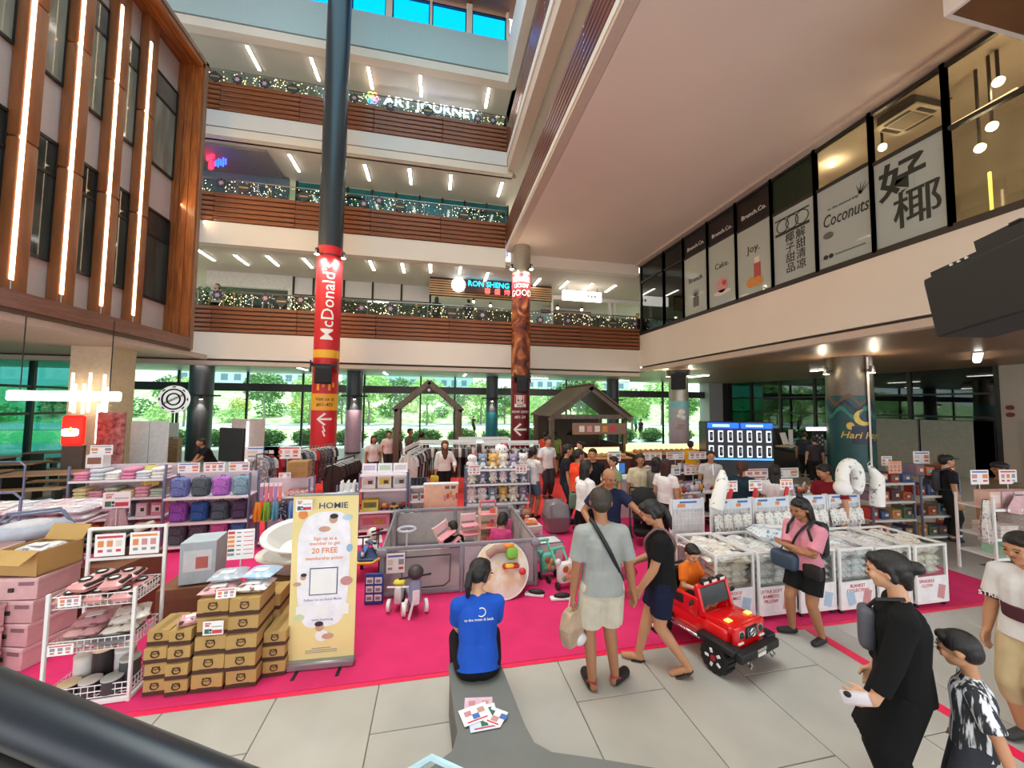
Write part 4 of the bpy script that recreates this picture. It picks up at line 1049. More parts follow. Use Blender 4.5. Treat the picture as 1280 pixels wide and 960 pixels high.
def ik(a, c, l1, l2, bend):
    """joint position between a and c with the given bone lengths, bending towards 'bend'"""
    a, c = Vector(a), Vector(c); d = c-a; L = d.length
    if L > (l1+l2)*.999: c = a + d*((l1+l2)*.999/L); d = c-a; L = d.length
    x = (l1*l1-l2*l2+L*L)/(2*L); h = math.sqrt(max(0, l1*l1-x*x)); u = d/L
    bv = Vector(bend); bv = bv - u*bv.dot(u)
    if bv.length < 1e-4: bv = Vector((0, -1, 0))
    return a + u*x + bv.normalized()*h, c
def person(label, loc, rz, h=1.65, pose=None, top='#ffffff', bottom='#222222', sleeves=.5, legs='shorts', hair='short', skin='b', hairm=None, shoes='#222222', build=1.0, detail=1, hem=None, extras=(), sandals=False, neck_low=0, name='person'):
    """figure faces -Y at rz = 0; pose coordinates are in units of the height, feet at z = 0.
    pose keys: pelvis, lean(x fwd, y side), twist, hand_l, hand_r, foot_l, foot_r, elbow_l..., head (yaw, pitch, roll)"""
    P = dict(pose or {})
    S = h
    t = thing(name, label, 'person', loc, rz)
    sk = SKIN[skin]
    vox = {2: .0086, 1: .013, 0: .022}[detail]
    pel = Vector(P.get('pelvis', (0, 0, .525)))*S
    lf, ls = P.get('lean', (0, 0)); tw = P.get('twist', 0)
    E_ = Euler((lf, ls, 0)).to_matrix()          # lean forward (towards -Y) is positive lf
    tz = Matrix.Rotation(tw, 3, 'Z')
    up = E_ @ Vector((0, 0, 1)); rt = tz @ (E_ @ Vector((1, 0, 0))); fw = tz @ (E_ @ Vector((0, -1, 0)))
    B = build
    waist = pel + up*.085*S; chest = pel + up*.215*S; neckb = pel + up*.315*S
    neckt = neckb + (up*.045 + fw*.012)*S
    shw = .108*S*(.93+.07*B) ; hipw = .052*S
    shL, shR = neckb - up*.046*S + rt*shw, neckb - up*.046*S - rt*shw     # figure's own left is +X when facing -Y
    hy, hp, hr = P.get('head', (0, 0, 0))
    HM = tz @ E_ @ Euler((hp, hr, hy), 'XYZ').to_matrix() if P.get('head_follow') else tz @ Euler((hp, hr, 0)).to_matrix()
    if not P.get('head_follow'): HM = Matrix.Rotation(hy, 3, 'Z') @ HM
    hs = S*.073*P.get('head_scale', 1)   # half head height
    hc = neckt + (HM @ Vector((0, -.012*S, hs*.86)))
    def H(x, y, z): return hc + HM @ Vector((x*hs, y*hs, z*hs))
    legT, legS = .245*S, .246*S
    fL = Vector(P.get('foot_l', (.055, 0, 0)))*S; fR = Vector(P.get('foot_r', (-.055, 0, 0)))*S
    aL, aR = fL + Vector((0, 0, .045*S)), fR + Vector((0, 0, .045*S))
    hpL, hpR = pel + rt*hipw - up*.01*S, pel - rt*hipw - up*.01*S
    kL, aL = ik(hpL, aL, legT, legS, P.get('knee_l', (0, -1, 0))); kR, aR = ik(hpR, aR, legT, legS, P.get('knee_r', (0, -1, 0)))
    armU, armF = .172*S, .150*S
    hl = Vector(P['hand_l'])*S if 'hand_l' in P else shL + (-up*.315 + rt*.045 + fw*.03)*S
    hr_ = Vector(P['hand_r'])*S if 'hand_r' in P else shR + (-up*.315 - rt*.045 + fw*.03)*S
    eL, hl = ik(shL, hl, armU, armF, P.get('elbow_l', (.5, .8, -.2))); eR, hr_ = ik(shR, hr_, armU, armF, P.get('elbow_r', (-.5, .8, -.2)))
    # ---------------- body
    mb = MB()
    q = B
    for a, b, ra, rb in ((pel, waist, .070*q, .062*q), (waist, chest, .062*q, .070*q)): cap(mb, a+rt*.022*S, b+rt*.026*S, ra*S, rb*S); cap(mb, a-rt*.022*S, b-rt*.026*S, ra*S, rb*S)
    cap(mb, shL, shR, .036*S*q, .036*S*q); cap(mb, shL, neckb, .030*S, .030*S); cap(mb, shR, neckb, .030*S, .030*S); cap(mb, chest, neckb-up*.02*S, .066*S*q, .040*S); cap(mb, neckb, neckt+up*.02*S, .033*S, .031*S)
    for hp_, k, a in ((hpL, kL, aL), (hpR, kR, aR)):
        cap(mb, hp_, k, .062*S*q, .037*S); mid = k*.68+a*.32; cap(mb, k, mid, .036*S, .036*S*q); cap(mb, mid, a, .035*S*q, .022*S)
    for sh, e, w in ((shL, eL, hl), (shR, eR, hr_)):
        cap(mb, sh, e, .034*S*q, .026*S); cap(mb, e, e*.65+w*.35, .026*S, .026*S); cap(mb, e*.65+w*.35, w, .026*S, .018*S)
    # feet
    feet = []
    for i, (k, a, key) in enumerate(((kL, aL, 'toe_l'), (kR, aR, 'toe_r'))):
        d = Vector(P.get(key, (0, -1, 0))).normalized()
        heel = a - d*.012*S + Vector((0, 0, -.022*S)); toe = heel + d*.105*S + Vector((0, 0, -.006*S))
        if P.get(key): toe = heel + d*.105*S
        feet.append((heel, toe)); cap(mb, a, heel, .022*S, .022*S); cap(mb, heel, toe, .023*S, .018*S); cap(mb, heel+d*.05*S, toe, .022*S, .017*S)
    # head: skull, jaw, face features
    mb.ball(H(0, .12, .22), (hs*.76, hs*.90, hs*.80), 16, 12, HM.to_euler()); mb.ball(H(0, -.16, -.30), (hs*.60, hs*.62, hs*.66), 14, 10, HM.to_euler())
    mb.ball(H(0, -.45, -.72), (hs*.30, hs*.28, hs*.24), 10, 8, HM.to_euler())
    cap(mb, H(0, -.76, .08), H(0, -.84, -.18), .09*hs, .125*hs, 8)                     # nose
    for s in (-1, 1):
        mb.ball(H(.76*s, .10, -.05), (hs*.10, hs*.20, hs*.26), 8, 6, HM.to_euler())      # ear
        mb.ball(H(.34*s, -.62, -.22), (hs*.24, hs*.20, hs*.24), 8, 6, HM.to_euler())     # cheek
        cap(mb, H(.12*s, -.76, .19), H(.46*s, -.66, .19), .10*hs, .08*hs, 8)             # brow
    # hands: palm, four fingers, thumb
    for w, e, key, s in ((hl, eL, 'l', 1), (hr_, eR, 'r', -1)):
        d = (w-e).normalized(); fd = Vector(P['fingers_'+key]).normalized() if 'fingers_'+key in P else d
        side = P.get('thumb_'+key); side = Vector(side) if side else Vector((0, -1, 0))
        side = (side - fd*side.dot(fd)); side = side.normalized() if side.length > 1e-3 else rt
        nrm = fd.cross(side).normalized()*(1 if s > 0 else -1)
        U = S*.105/1.0 * .95
        pc = w + fd*U*.24
        for o_ in (-.13, 0, .13): cap(mb, w+side*U*o_*.7, pc+fd*U*.22+side*U*o_*1.3, U*.13, U*.12, 8)
        curl = P.get('curl_'+key, .5)
        if detail >= 1:
            for i_, (o_, ln) in enumerate(((.24, .40), (.08, .46), (-.09, .42), (-.25, .33))):
                b0 = pc + fd*U*.26 + side*U*o_; b1 = b0 + (fd*math.cos(curl*.6)+nrm*math.sin(curl*.6))*U*ln*.55; b2_ = b1 + (fd*math.cos(curl*1.6)+nrm*math.sin(curl*1.6))*U*ln*.55
                cap(mb, b0, b1, U*.075, U*.068, 7); cap(mb, b1, b2_, U*.068, U*.058, 7)
            b0 = w + fd*U*.16 + side*U*.18; b1 = b0 + (fd*.55+side*.6+nrm*.2).normalized()*U*.3; b2_ = b1 + (fd*.9+side*.15+nrm*.35).normalized()*U*.26
            cap(mb, b0, b1, U*.10, U*.085, 7); cap(mb, b1, b2_, U*.08, U*.065, 7)
        else: cap(mb, pc, pc+fd*U*.6, U*.2, U*.12, 8)
    link('body', fuse('body', mb, sk, vox, 1), t)
    if detail >= 1:
        for s in (-1, 1): MB().ball(H(.30*s, -.775, .03), (hs*.11, hs*.05, hs*.05), 8, 6, HM.to_euler()).build('eye', M_eye, t)
        MB().ball(H(0, -.80, -.44), (hs*.21, hs*.07, hs*.06), 8, 6, HM.to_euler()).build('mouth', M_lip2, t)
        for s in (-1, 1): MB().tube([H(.14*s, -.84, .24), H(.32*s, -.84, .29), H(.48*s, -.74, .23)], .022*hs, 5).build('eyebrow', hairm or M_hair, t)
    # ---------------- clothes
    g = .010*S if detail else .013*S
    mt_top = top if not isinstance(top, str) else mat('cloth_'+top[1:], top, .85, var=.10, scale=7, bump=.25, bscale=9, sheen=.0, spec=.25)
    mt_bot = bottom if not isinstance(bottom, str) else mat('cloth_'+bottom[1:], bottom, .85, var=.10, scale=7, bump=.25, bscale=9, spec=.25)
    mb = MB(); hem_ = hem if hem is not None else -.02
    hz = pel+up*hem_*S
    for s in (-1, 1):
        for k_ in (0, .5, 1): mb.cyl(hz-up*.06*S+rt*.034*s*k_*S, waist+rt*.024*s*S*k_, .082*q*S+g, .068*q*S+g, 16)
        cap(mb, waist+rt*.024*s*S, chest+rt*.028*s*S, (.066*q)*S+g, (.073*q)*S+g)
    cap(mb, shL, shR, .035*S*q+g, .035*S*q+g); cap(mb, shL, neckb-up*.012*S, .030*S+g, .026*S+g); cap(mb, shR, neckb-up*.012*S, .030*S+g, .026*S+g); cap(mb, chest, neckb-up*.03*S, .066*S*q+g, .036*S+g)
    if sleeves > 0:
        for sh, e, w in ((shL, eL, hl), (shR, eR, hr_)):
            if sleeves <= 1: mb.cyl(sh, sh+(e-sh)*sleeves, .033*S*q+g, .038*S*q+g, 14)
            else: cap(mb, sh, e, .033*S*q+g, .030*S+g); mb.cyl(e, e+(w-e)*(sleeves-1), .030*S+g, .026*S+g, 14)
    link('top' if legs != 'dress' else 'dress', fuse('top', mb, mt_top, max(vox, .011), 2, (hz, up)), t)
    mb = MB()
    for s in (-1, 1): cap(mb, pel-up*.012*S+rt*.024*s*S, pel+up*.05*S+rt*.02*s*S, .070*q*S+g*.6, .066*q*S+g*.6)
    if legs == 'skirt' or legs == 'dress':
        kk = (kL+kR)/2; aa = (aL+aR)/2; L_ = 1.0 if legs == 'dress' else .75
        for hp_, k, a in ((hpL, kL, aL), (hpR, kR, aR)): mb.cyl(hp_, hp_+(k-hp_)*L_, .066*S*q+g, .070*S*q+g, 14)
        mb.cyl(pel, pel+(kk-pel)*L_, .078*S*q, .092*S*q, 14)
        if legs == 'dress':
            for k, a in ((kL, aL), (kR, aR)): cap(mb, k, k+(a-k)*.75, .064*S*q, .055*S*q)
    else:
        f = {'bermuda': .88, 'shorts': .72, 'briefs': .38, 'long': 1.9, 'mid': 1.05}[legs]
        for hp_, k, a in ((hpL, kL, aL), (hpR, kR, aR)):
            cap(mb, hp_, hp_+(k-hp_)*.4, .064*S*q+g*.6, .056*S*q+g); mb.cyl(hp_+(k-hp_)*.15, hp_+(k-hp_)*min(f, 1), .061*S*q+g, ((.062-.020*min(f, 1))*q)*S+g*(1.5 if f <= 1 else .8)+(.014*S if legs == 'bermuda' else 0), 14)
            if f > 1: cap(mb, k, k+(a-k)*.3, .040*S+g, .036*S+g); mb.cyl(k, k+(a-k)*(f-1), .039*S+g, .028*S+g, 14)
    link('shorts' if legs in ('shorts', 'briefs', 'bermuda') else 'skirt' if legs in ('skirt', 'dress') else 'trousers', fuse('bottoms', mb, mt_bot, max(vox, .011), 2), t)
    if shoes:
        ms = mat('shoe_'+shoes[1:], shoes, .6)
        for (heel, toe), a in zip(feet, (aL, aR)):
            mb = MB(); d = (toe-heel).normalized(); flat = Vector((d.x, d.y, 0)).normalized() if abs(d.z) < .9 else Vector((0, -1, 0))
            if sandals:
                sd = Vector((-flat.y, flat.x, 0)); dn = Vector((0, 0, -.022*S))
                pl = [heel-d*.03*S, heel+sd*.028*S, toe+sd*.03*S-d*.02*S, toe+d*.03*S, toe-sd*.028*S-d*.02*S, heel-sd*.028*S]
                mb._add([p+dn for p in pl]+[p+dn+Vector((0, 0, -.010*S)) for p in pl], [(0, 5, 4, 3, 2, 1), (6, 7, 8, 9, 10, 11)]+[(i, (i+1) % 6, 6+(i+1) % 6, 6+i) for i in range(6)])
                mb.tube([heel+d*.02*S+sd*.028*S+dn, toe-d*.05*S+Vector((0, 0, .016*S)), toe-d*.012*S+dn], .004*S, 5); mb.tube([heel+d*.02*S-sd*.028*S+dn, toe-d*.05*S+Vector((0, 0, .016*S))], .004*S, 5)
                mb.build('sandal', ms, t)
            else:
                cap(mb, heel+Vector((0, 0, .004*S)), toe, .027*S, .021*S, 10); cap(mb, heel+d*.04*S, toe, .025*S, .021*S, 10)
                link('shoe', fuse('shoe', mb, ms, .012, 1), t)
    # ---------------- hair
    hm = hairm or M_hair; mb = MB(); E3 = HM.to_euler()
    if hair != 'bald':
        mb.ball(H(0, .20, .34), (hs*.84, hs*.92, hs*.80), 16, 12, E3)
        mb.ball(H(0, .50, .02), (hs*.74, hs*.60, hs*.72), 14, 10, E3)
        if hair in ('short', 'crop'):
            mb.ball(H(0, .58, -.22), (hs*.60, hs*.44, hs*.42), 12, 8, E3)
            if hair == 'short': mb.ball(H(.1, -.44, .78), (hs*.56, hs*.34, hs*.24), 12, 8, E3)
        if hair in ('bob', 'long', 'pony', 'bun', 'vlong'):
            mb.ball(H(.16, -.42, .72), (hs*.60, hs*.38, hs*.30), 12, 8, E3)
            for s in (-1, 1): cap(mb, H(.66*s, .10, .30), H(.68*s, .22, -.35), .24*hs, .18*hs)
        if hair == 'bob':
            for s in (-1, 1): cap(mb, H(.62*s, .25, 0), H(.62*s, .25, -.72), .30*hs, .24*hs)
            cap(mb, H(0, .6, 0), H(0, .62, -.72), .5*hs, .42*hs)
        if hair in ('long', 'vlong'):
            L_ = -1.6 if hair == 'long' else -2.6
            for s in (-1, 0, 1): cap(mb, H(.46*s, .55, 0), H(.44*s, .72, L_), .40*hs, .26*hs)
            for s in (-1, 1): cap(mb, H(.68*s, .15, -.2), H(.70*s, .22, L_*.75), .20*hs, .14*hs)
        if hair == 'pony':
            c0, c1, c2, c3 = H(0, .95, .35), H(0, 1.25, .0), H(0, 1.22, -.8), H(0, 1.02, -1.75)
            cap(mb, c0, c1, .22*hs, .28*hs); cap(mb, c1, c2, .28*hs, .30*hs); cap(mb, c2, c3, .30*hs, .10*hs)
        if hair == 'bun':
            mb.ball(H(0, 1.20, .28), (hs*.40, hs*.38, hs*.36), 12, 8, E3); cap(mb, H(0, .8, .2), H(0, 1.2, .25), .3*hs, .2*hs)
            cap(mb, H(0, .62, 0), H(0, .66, -.7), .46*hs, .30*hs)
        cut = []
        link('hair', fuse('hair', mb, hm, max(.008, vox*.9), 2), t)
    elif hair == 'bald':
        for s in (-1, 1): mb.ball(H(.58*s, .36, -.02), (hs*.28, hs*.52, hs*.40), 10, 8, E3)
        mb.ball(H(0, .72, -.12), (hs*.60, hs*.36, hs*.42), 10, 8, E3)
        link('hair', fuse('hair', mb, hm, .010, 2), t)
    J = dict(t=t, S=S, shL=shL, shR=shR, eL=eL, eR=eR, hl=hl, hr=hr_, pel=pel, waist=waist, chest=chest, neckb=neckb, hc=hc, hs=hs, HM=HM, up=up, rt=rt, fw=fw, kL=kL, kR=kR, aL=aL, aR=aR, feet=feet, H=H)
    return J
def backpack_on(J, mt, w=.17, h=.26, label=None):
    t, S = J['t'], J['S']; c = J['chest'] - J['fw']*.115*S*1.05 - J['up']*.03*S
    e = Matrix((J['rt'], -J['fw'], J['up'])).transposed().to_euler()
    b = MB().rbox(c, (w*S, .085*S, h*S), .035*S, 3, e.z, e.x, e.y).build('backpack', mt, t)
    MB().rbox(c - J['fw']*.045*S - J['up']*.05*S, (w*.8*S, .04*S, h*.45*S), .02*S, 2, e.z, e.x, e.y).build('pocket', mt, b)
    for s in (-1, 1):
        sh = J['shL'] if s > 0 else J['shR']; sh = sh*.62 + J['neckb']*.38
        MB().tube([c+J['up']*h*.4*S+J['rt']*.05*s*S, sh+J['up']*.058*S, sh+J['fw']*.075*S, J['chest']+J['rt']*.085*s*S+J['fw']*.07*S, J['waist']+J['rt']*.10*s*S-J['fw']*.02*S, c-J['up']*h*.35*S+J['rt']*.07*s*S], .010*S, 6).build('strap', mt, b)
def strap_across(J, mt, s=1, wd=.011):
    """belt bag strap from one shoulder to the other hip, front and back"""
    S = J['S']; a = (J['shL'] if s > 0 else J['shR'])*.55+J['neckb']*.45 + J['up']*.052*S
    hip = J['pel'] + J['up']*.04*S - J['rt']*s*.100*S
    f = J['fw']*.080*S
    pts = [a, a*.75+hip*.25+f, a*.45+hip*.55+f*1.08, hip+f*.3, hip-f*.3, a*.45+hip*.55-f*1.06, a*.75+hip*.25-f]
    q_ = []
    for i in range(len(pts)):
        p0, p1, p2, p3 = pts[i-1], pts[i], pts[(i+1) % 7], pts[(i+2) % 7]
        for u in (0, .33, .66): q_.append(.5*((2*p1)+(p2-p0)*u+(2*p0-5*p1+4*p2-p3)*u*u+(3*p1-p0-3*p2+p3)*u*u*u))
    return MB().tube(q_, wd*S, 6, True).build('bag_strap', mt, J['t'])
# ================================================================== GOODS AND FURNITURE BUILDERS
M_wm = mat('white_metal', '#e6e4e2', .4, .0, var=.02); M_bm = mat('bluegrey_metal', '#6f7790', .4, .3); M_shelfp = mat('pale_pink_shelf', '#d9c6cc', .6, var=.03); M_card = mat('card_white', '#efecea', .6, var=.02); M_kraft = mat('kraft', '#b59257', .8, var=.06, scale=4); M_kband = mat('kraft_band', '#4a2b22', .8); M_kraftd = mat('kraft_dark', '#8a6242', .8, var=.08, scale=3)
M_inkr = mat('ink_red', '#c8404a', .6); M_inkb = mat('ink_blue', '#4a6fb0', .6); M_inko = mat('ink_orange', '#e08a50', .6); M_inkg = mat('ink_grey', '#8f8f96', .6); M_inkk = mat('ink_black', '#2a2624', .6); M_inkgr = mat('ink_green', '#3f6a54', .6)
INKS = [M_inkr, M_inkb, M_inko, M_inkg, M_inkgr]
M_film = glass('plastic_film', '#f2f4f4', .06, rough=.12)
def cm(c, rough=.7, **k): return mat('goods_'+c[1:], c, rough, var=.08, **k)
_cards = {}
def card(loc, w, h, label, rz=0, tilt=0, style=0, parent=None, name='price_card', post=0.0, group=None, base=None):
    """printed card standing up, optionally on a thin post"""
    rr = random.Random(int(style*977+w*100))
    t = thing(name, label, 'sign', loc, rz, group) if parent is None else None
    par = t or parent
    key = (round(w, 3), round(h, 3), style)
    if key not in _cards:
        ms = [('board', MB().box((0, 0, h/2), (w, .008, h)).mesh('board', base or M_card))]
        th = -.0045
        if style == 9: pass
        else:
            top = (M_inkb, M_inkr, M_inkg, M_inko)[style % 4]
            ms.append(('header_print', MB().box((0, th, h*.86), (w*.86, .002, h*.10)).mesh('header_print', top)))
            k = 2+style % 2
            for j in range(k):
                ms.append(('picture_print', MB().box((-w*.3+w*.6*j/max(1, k-1), th, h*.56), (w*.8/k*.72, .002, h*.28)).mesh('picture_print', rr.choice(INKS[2:4]+[M_pk, M_pp]))))
                ms.append(('price_print', MB().box((-w*.3+w*.6*j/max(1, k-1), th, h*.24), (w*.8/k*.6, .002, h*.12)).mesh('price_print', rr.choice((M_inkr, M_inkr, M_inkg)))))
        _cards[key] = ms
    e = Euler((tilt, 0, 0)) if t else Euler((tilt, 0, rz))
    for n_, me in _cards[key]: link(n_, me, par, (0, 0, post) if t else loc, e)
    if post > 0: MB().cyl((0, .006, 0), (0, .006, post+h*.4), .006, n=6).build('post', M_wm, par)
    return t
def promo_card(loc, w, h, label, rz=0, tilt=0, post=0.0):
    """the SPEND $80 promotion card"""
    t = thing('promotion_card', label, 'sign', loc, rz); e = (tilt, 0, 0)
    def pr(n, cx, cz, a, b, m_): MB().box((cx*w, -.005, cz*h), (a*w, .002, b*h)).build(n, m_, t, rot=e, loc=(0, 0, post))
    MB().box((0, 0, h/2), (w, .008, h)).build('board', M_card, t, rot=e, loc=(0, 0, post))
    link('lettering', text_mesh('SPEND', h*.14, .002, M_inkr, bold=.02), t, (-w*.25, -.006, post+h*.86), STAND)
    link('lettering', text_mesh('$80', h*.20, .002, M_inkr, bold=.03), t, (-w*.28, -.006, post+h*.70), STAND)
    pr('picture_print', -.30, .28, .22, .34, M_inkgr); pr('picture_print', -.12, .36, .10, .16, M_inkk); pr('picture_print', -.12, .16, .10, .12, M_inkb)
    pr('stroke_print', .18, .62, .5, .03, M_inkk); pr('ribbon_print', .20, .24, .48, .26, M_inkr); pr('ribbon_print', -.02, .24, .06, .28, M_inko)
    if post > 0: MB().cyl((0, .008, 0), (0, .008, post+.02), .007, n=6).build('post', M_wm, t)
    return t
def shelf_unit(label, loc, rz, w, d, zs, h, post=None, shelf=None, back=True, name='display_shelf', lip=True, slatted=False):
    t = thing(name, label, 'shelf', loc, rz); post = post or M_bm; shelf = shelf or M_shelfp
    pm = MB().rbox((0, 0, h/2), (.035, .035, h), .006).mesh('upright', post)
    for x in (-w/2+.0175, w/2-.0175):
        for y in (-d/2+.0175, d/2-.0175): link('upright', pm, t, (x, y, 0))
    sm = MB().rbox((0, 0, -.012), (w-.036, d, .024), .004).mesh('shelf_board', shelf)
    lm = MB().box((0, -d/2-.003, -.012), (w-.05, .006, .04)).mesh('price_strip', M_card)
    for z in zs:
        s = link('shelf_board', sm, t, (0, 0, z))
        if lip: link('price_strip', lm, s)
    if back: MB().box((0, d/2-.005, h/2), (w-.06, .008, h-.06)).build('back_panel', shelf, t)
    return t
def W(t, p): return Matrix.Translation(t.location) @ Euler(t.rotation_euler).to_matrix().to_4x4() @ Vector(p)
def at_on(t, p): 
    q = Matrix.Translation(t.location) @ Euler(t.rotation_euler).to_matrix().to_4x4() @ Vector(p); return q
# -- individual goods; each returns (parts list) cached meshes so that repeats share data
_gm = {}
def parts_of(key, fn):
    if key not in _gm: _gm[key] = fn()
    return _gm[key]
def put(name, label, cat, parts, loc, rz=0, group=None, scale=None, rx=0, ry=0):
    if len(parts) == 1 and len(parts[0]) == 2:
        o = link(name, parts[0][1], None, loc, (rx, ry, rz), label=label, cat=cat, group=group)
    else:
        o = thing(name, label, cat, loc, rz, group); o.rotation_euler = (rx, ry, rz)
        prev = None
        for p in parts:
            if len(p) == 2: prev = link(p[0], p[1], o)
            else: link(p[0], p[1], prev)          # third entry: sub-part of the part before it
    if scale: o.scale = scale if hasattr(scale, '__len__') else (scale,)*3
    return o
def g_box(w, d, h, c, c2='#f0eeee', c3=None, band=True):
    def f():
        r = [('carton', MB().rbox((0, 0, h/2), (w, d, h), .004).mesh('carton', cm(c)))]
        if band:
            r.append(('front_print', MB().box((0, -d/2-.001, h*.55), (w*.78, .003, h*.5)).mesh('front_print', cm(c2))))
            if c3: r.append(('front_print', MB().box((w*.12, -d/2-.003, h*.5), (w*.34, .003, h*.28)).mesh('front_print', cm(c3))))
        return r
    return parts_of(('box', w, d, h, c, c2, c3), f)
def pillow_mesh(w, d, h, n=8, seed=0, m_='film'):
    rr = random.Random(seed); mb = MB()
    ph = [rr.uniform(0, 6) for _ in range(4)]
    def s_(u, v): 
        a = max(0, 1-(2*u-1)**6)*max(0, 1-(2*v-1)**6); return a**.5
    def top(u, v): return Vector(((u-.5)*w, (v-.5)*d, h*.5+h*.5*s_(u, v)*(.86+.14*math.sin(7*u+ph[0])*math.cos(6*v+ph[1]))))
    def bot(u, v): return Vector(((u-.5)*w, (v-.5)*d, h*.5-h*.5*s_(u, v)))
    mb.grid(top, n, n); mb.grid(lambda u, v: bot(1-u, v), n, n)
    return mb
def g_pack(w, d, h, c, seed=0, dots=None):
    def f():
        r = [('packet', pillow_mesh(w, d, h, 8, seed).mesh('packet', mat('packet_'+c[1:]+('_'+dots[1:] if dots else ''), c, .28, var=.10, scale=22 if dots else 9, color2=dots, coat=.35, pos=(.54, .64) if dots else (.3, .7))))]
        r.append(('label_print', MB().box((0, -d*.12, h*1.0), (w*.42, d*.3, .004)).mesh('label_print', M_card)))
        return r
    return parts_of(('pack', w, d, h, c, seed, dots), f)
def g_fold(w, d, h, c, n=3):
    def f():
        r = []
        for k in range(n):
            hh = h/n
            r.append(('fold', MB().rbox((0.006*((k % 2)-.5), 0, hh*(k+.5)), (w-.008*(k % 2), d, hh*.94), hh*.4, 2).mesh('fold', mat('towel_'+c[1:], c, .95, var=.10, scale=20, bump=.2, bscale=90))))
        return r
    return parts_of(('fold', w, d, h, c, n), f)
def g_backpack(w, d, h, c, c2='#2a2c38', seed=0):
    def f():
        m1 = mat('bag_'+c[1:]+c2[1:], c, .75, var=.3, scale=34, bump=.15, color2=None); m2 = cm(c2)
        mb = MB(); mb.rbox((0, 0, h*.46), (w, d, h*.92), min(w, d)*.32, 3)
        r = [('body', mb.mesh('body', m1)), ('pocket', MB().rbox((0, -d*.46, h*.28), (w*.76, d*.34, h*.42), d*.13, 2).mesh('pocket', m1)), ('zip', MB().tube([(-w*.36, -d*.64, h*.36), (-w*.3, -d*.64, h*.46), (0, -d*.64, h*.49), (w*.3, -d*.64, h*.46), (w*.36, -d*.64, h*.36)], .005, 5).mesh('zip', m2), 1),
             ('front_zip', MB().tube([(-w*.42, -d*.44, h*.45), (-w*.38, -d*.46, h*.72), (0, -d*.46, h*.86), (w*.38, -d*.46, h*.72), (w*.42, -d*.44, h*.45)], .006, 5).mesh('zip', m2)),
             ('handle', MB().tube([(-.035, d*.2, h*.88), (-.03, d*.2, h*.98), (.03, d*.2, h*.98), (.035, d*.2, h*.88)], .008, 6).mesh('handle', m2))]
        for s in (-1, 1): r.append(('strap', MB().tube([(s*w*.28, d*.45, h*.86), (s*w*.34, d*.75, h*.55), (s*w*.34, d*.5, h*.12)], .014, 6).mesh('strap', m2)))
        return r
    return parts_of(('bp', w, d, h, c, c2), f)
def g_plush(s, c, belly='#f6f2ee', ear='round', hat=None):
    def f():
        mm = mat('plush_'+c[1:], c, .95, var=.10, scale=22, bump=.5, bscale=60, spec=.1); mbl = mat('plush_'+belly[1:], belly, .95, var=.05, scale=22, bump=.5, bscale=60, spec=.1)
        mb = MB(); mb.ball((0, 0, .26*s), (.26*s, .22*s, .27*s), 14, 10); 
        r = [('body', mb.mesh('body', mm)), ('belly', MB().ball((0, -.10*s, .25*s), (.18*s, .15*s, .20*s), 12, 8).mesh('belly', mbl)), ('head', MB().ball((0, -.03*s, .66*s), (.30*s, .26*s, .25*s), 16, 12).mesh('head', mm)), ('muzzle', MB().ball((0, -.24*s, .60*s), (.12*s, .08*s, .08*s), 10, 8).mesh('muzzle', mbl))]
        for q in (-1, 1):
            if ear == 'round': r.append(('ear', MB().ball((q*.22*s, 0, .86*s), (.09*s, .05*s, .09*s), 10, 8).mesh('ear', mm)))
            elif ear == 'long': r.append(('ear', MB().ball((q*.13*s, 0, 1.0*s), (.07*s, .05*s, .22*s), 10, 8).mesh('ear', mm)))
            elif ear == 'bow': r.append(('bow', MB().ball((q*.10*s+.12*s, -.1*s, .88*s), (.10*s, .05*s, .07*s), 10, 8).mesh('bow', cm('#d8496a'))))
            r.append(('eye', MB().ball((q*.11*s, -.27*s, .68*s), (.028*s, .018*s, .034*s), 8, 6).mesh('eye', M_inkk)))
            r.append(('arm', MB().ball((q*.27*s, -.08*s, .34*s), (.08*s, .09*s, .16*s), 10, 8, (0, R(-25*q), 0)).mesh('arm', mm)))
            r.append(('foot', MB().ball((q*.15*s, -.20*s, .08*s), (.10*s, .13*s, .08*s), 10, 8).mesh('foot', mbl)))
        r.append(('nose', MB().ball((0, -.315*s, .62*s), (.03*s, .02*s, .02*s), 8, 6).mesh('nose', M_inkk)))
        return r
    return parts_of(('plush', s, c, belly, ear), f)
def g_bottle(r_, h, c, capc='#f0f0f0'):
    def f(): return [('bottle', MB().lathe([(r_*.9, 0), (r_, .01), (r_, h*.66), (r_*.5, h*.78), (r_*.45, h*.82)], n=12).mesh('bottle', cm(c, .3))), ('cap', MB().lathe([(r_*.5, h*.82), (r_*.5, h*.97), (r_*.4, h)], n=12).mesh('cap', cm(capc, .4)))]
    return parts_of(('bot', r_, h, c, capc), f)
def g_tin(r_, h, c, lid='#e8e4dc'):
    def f(): return [('tin', MB().lathe([(r_, 0), (r_, h*.9)], n=18).mesh('tin', cm(c, .4))), ('lid', MB().lathe([(r_*1.03, h*.9), (r_*1.03, h*.98), (r_*.9, h)], n=18).mesh('lid', cm(lid, .35)))]
    return parts_of(('tin', r_, h, c, lid), f)
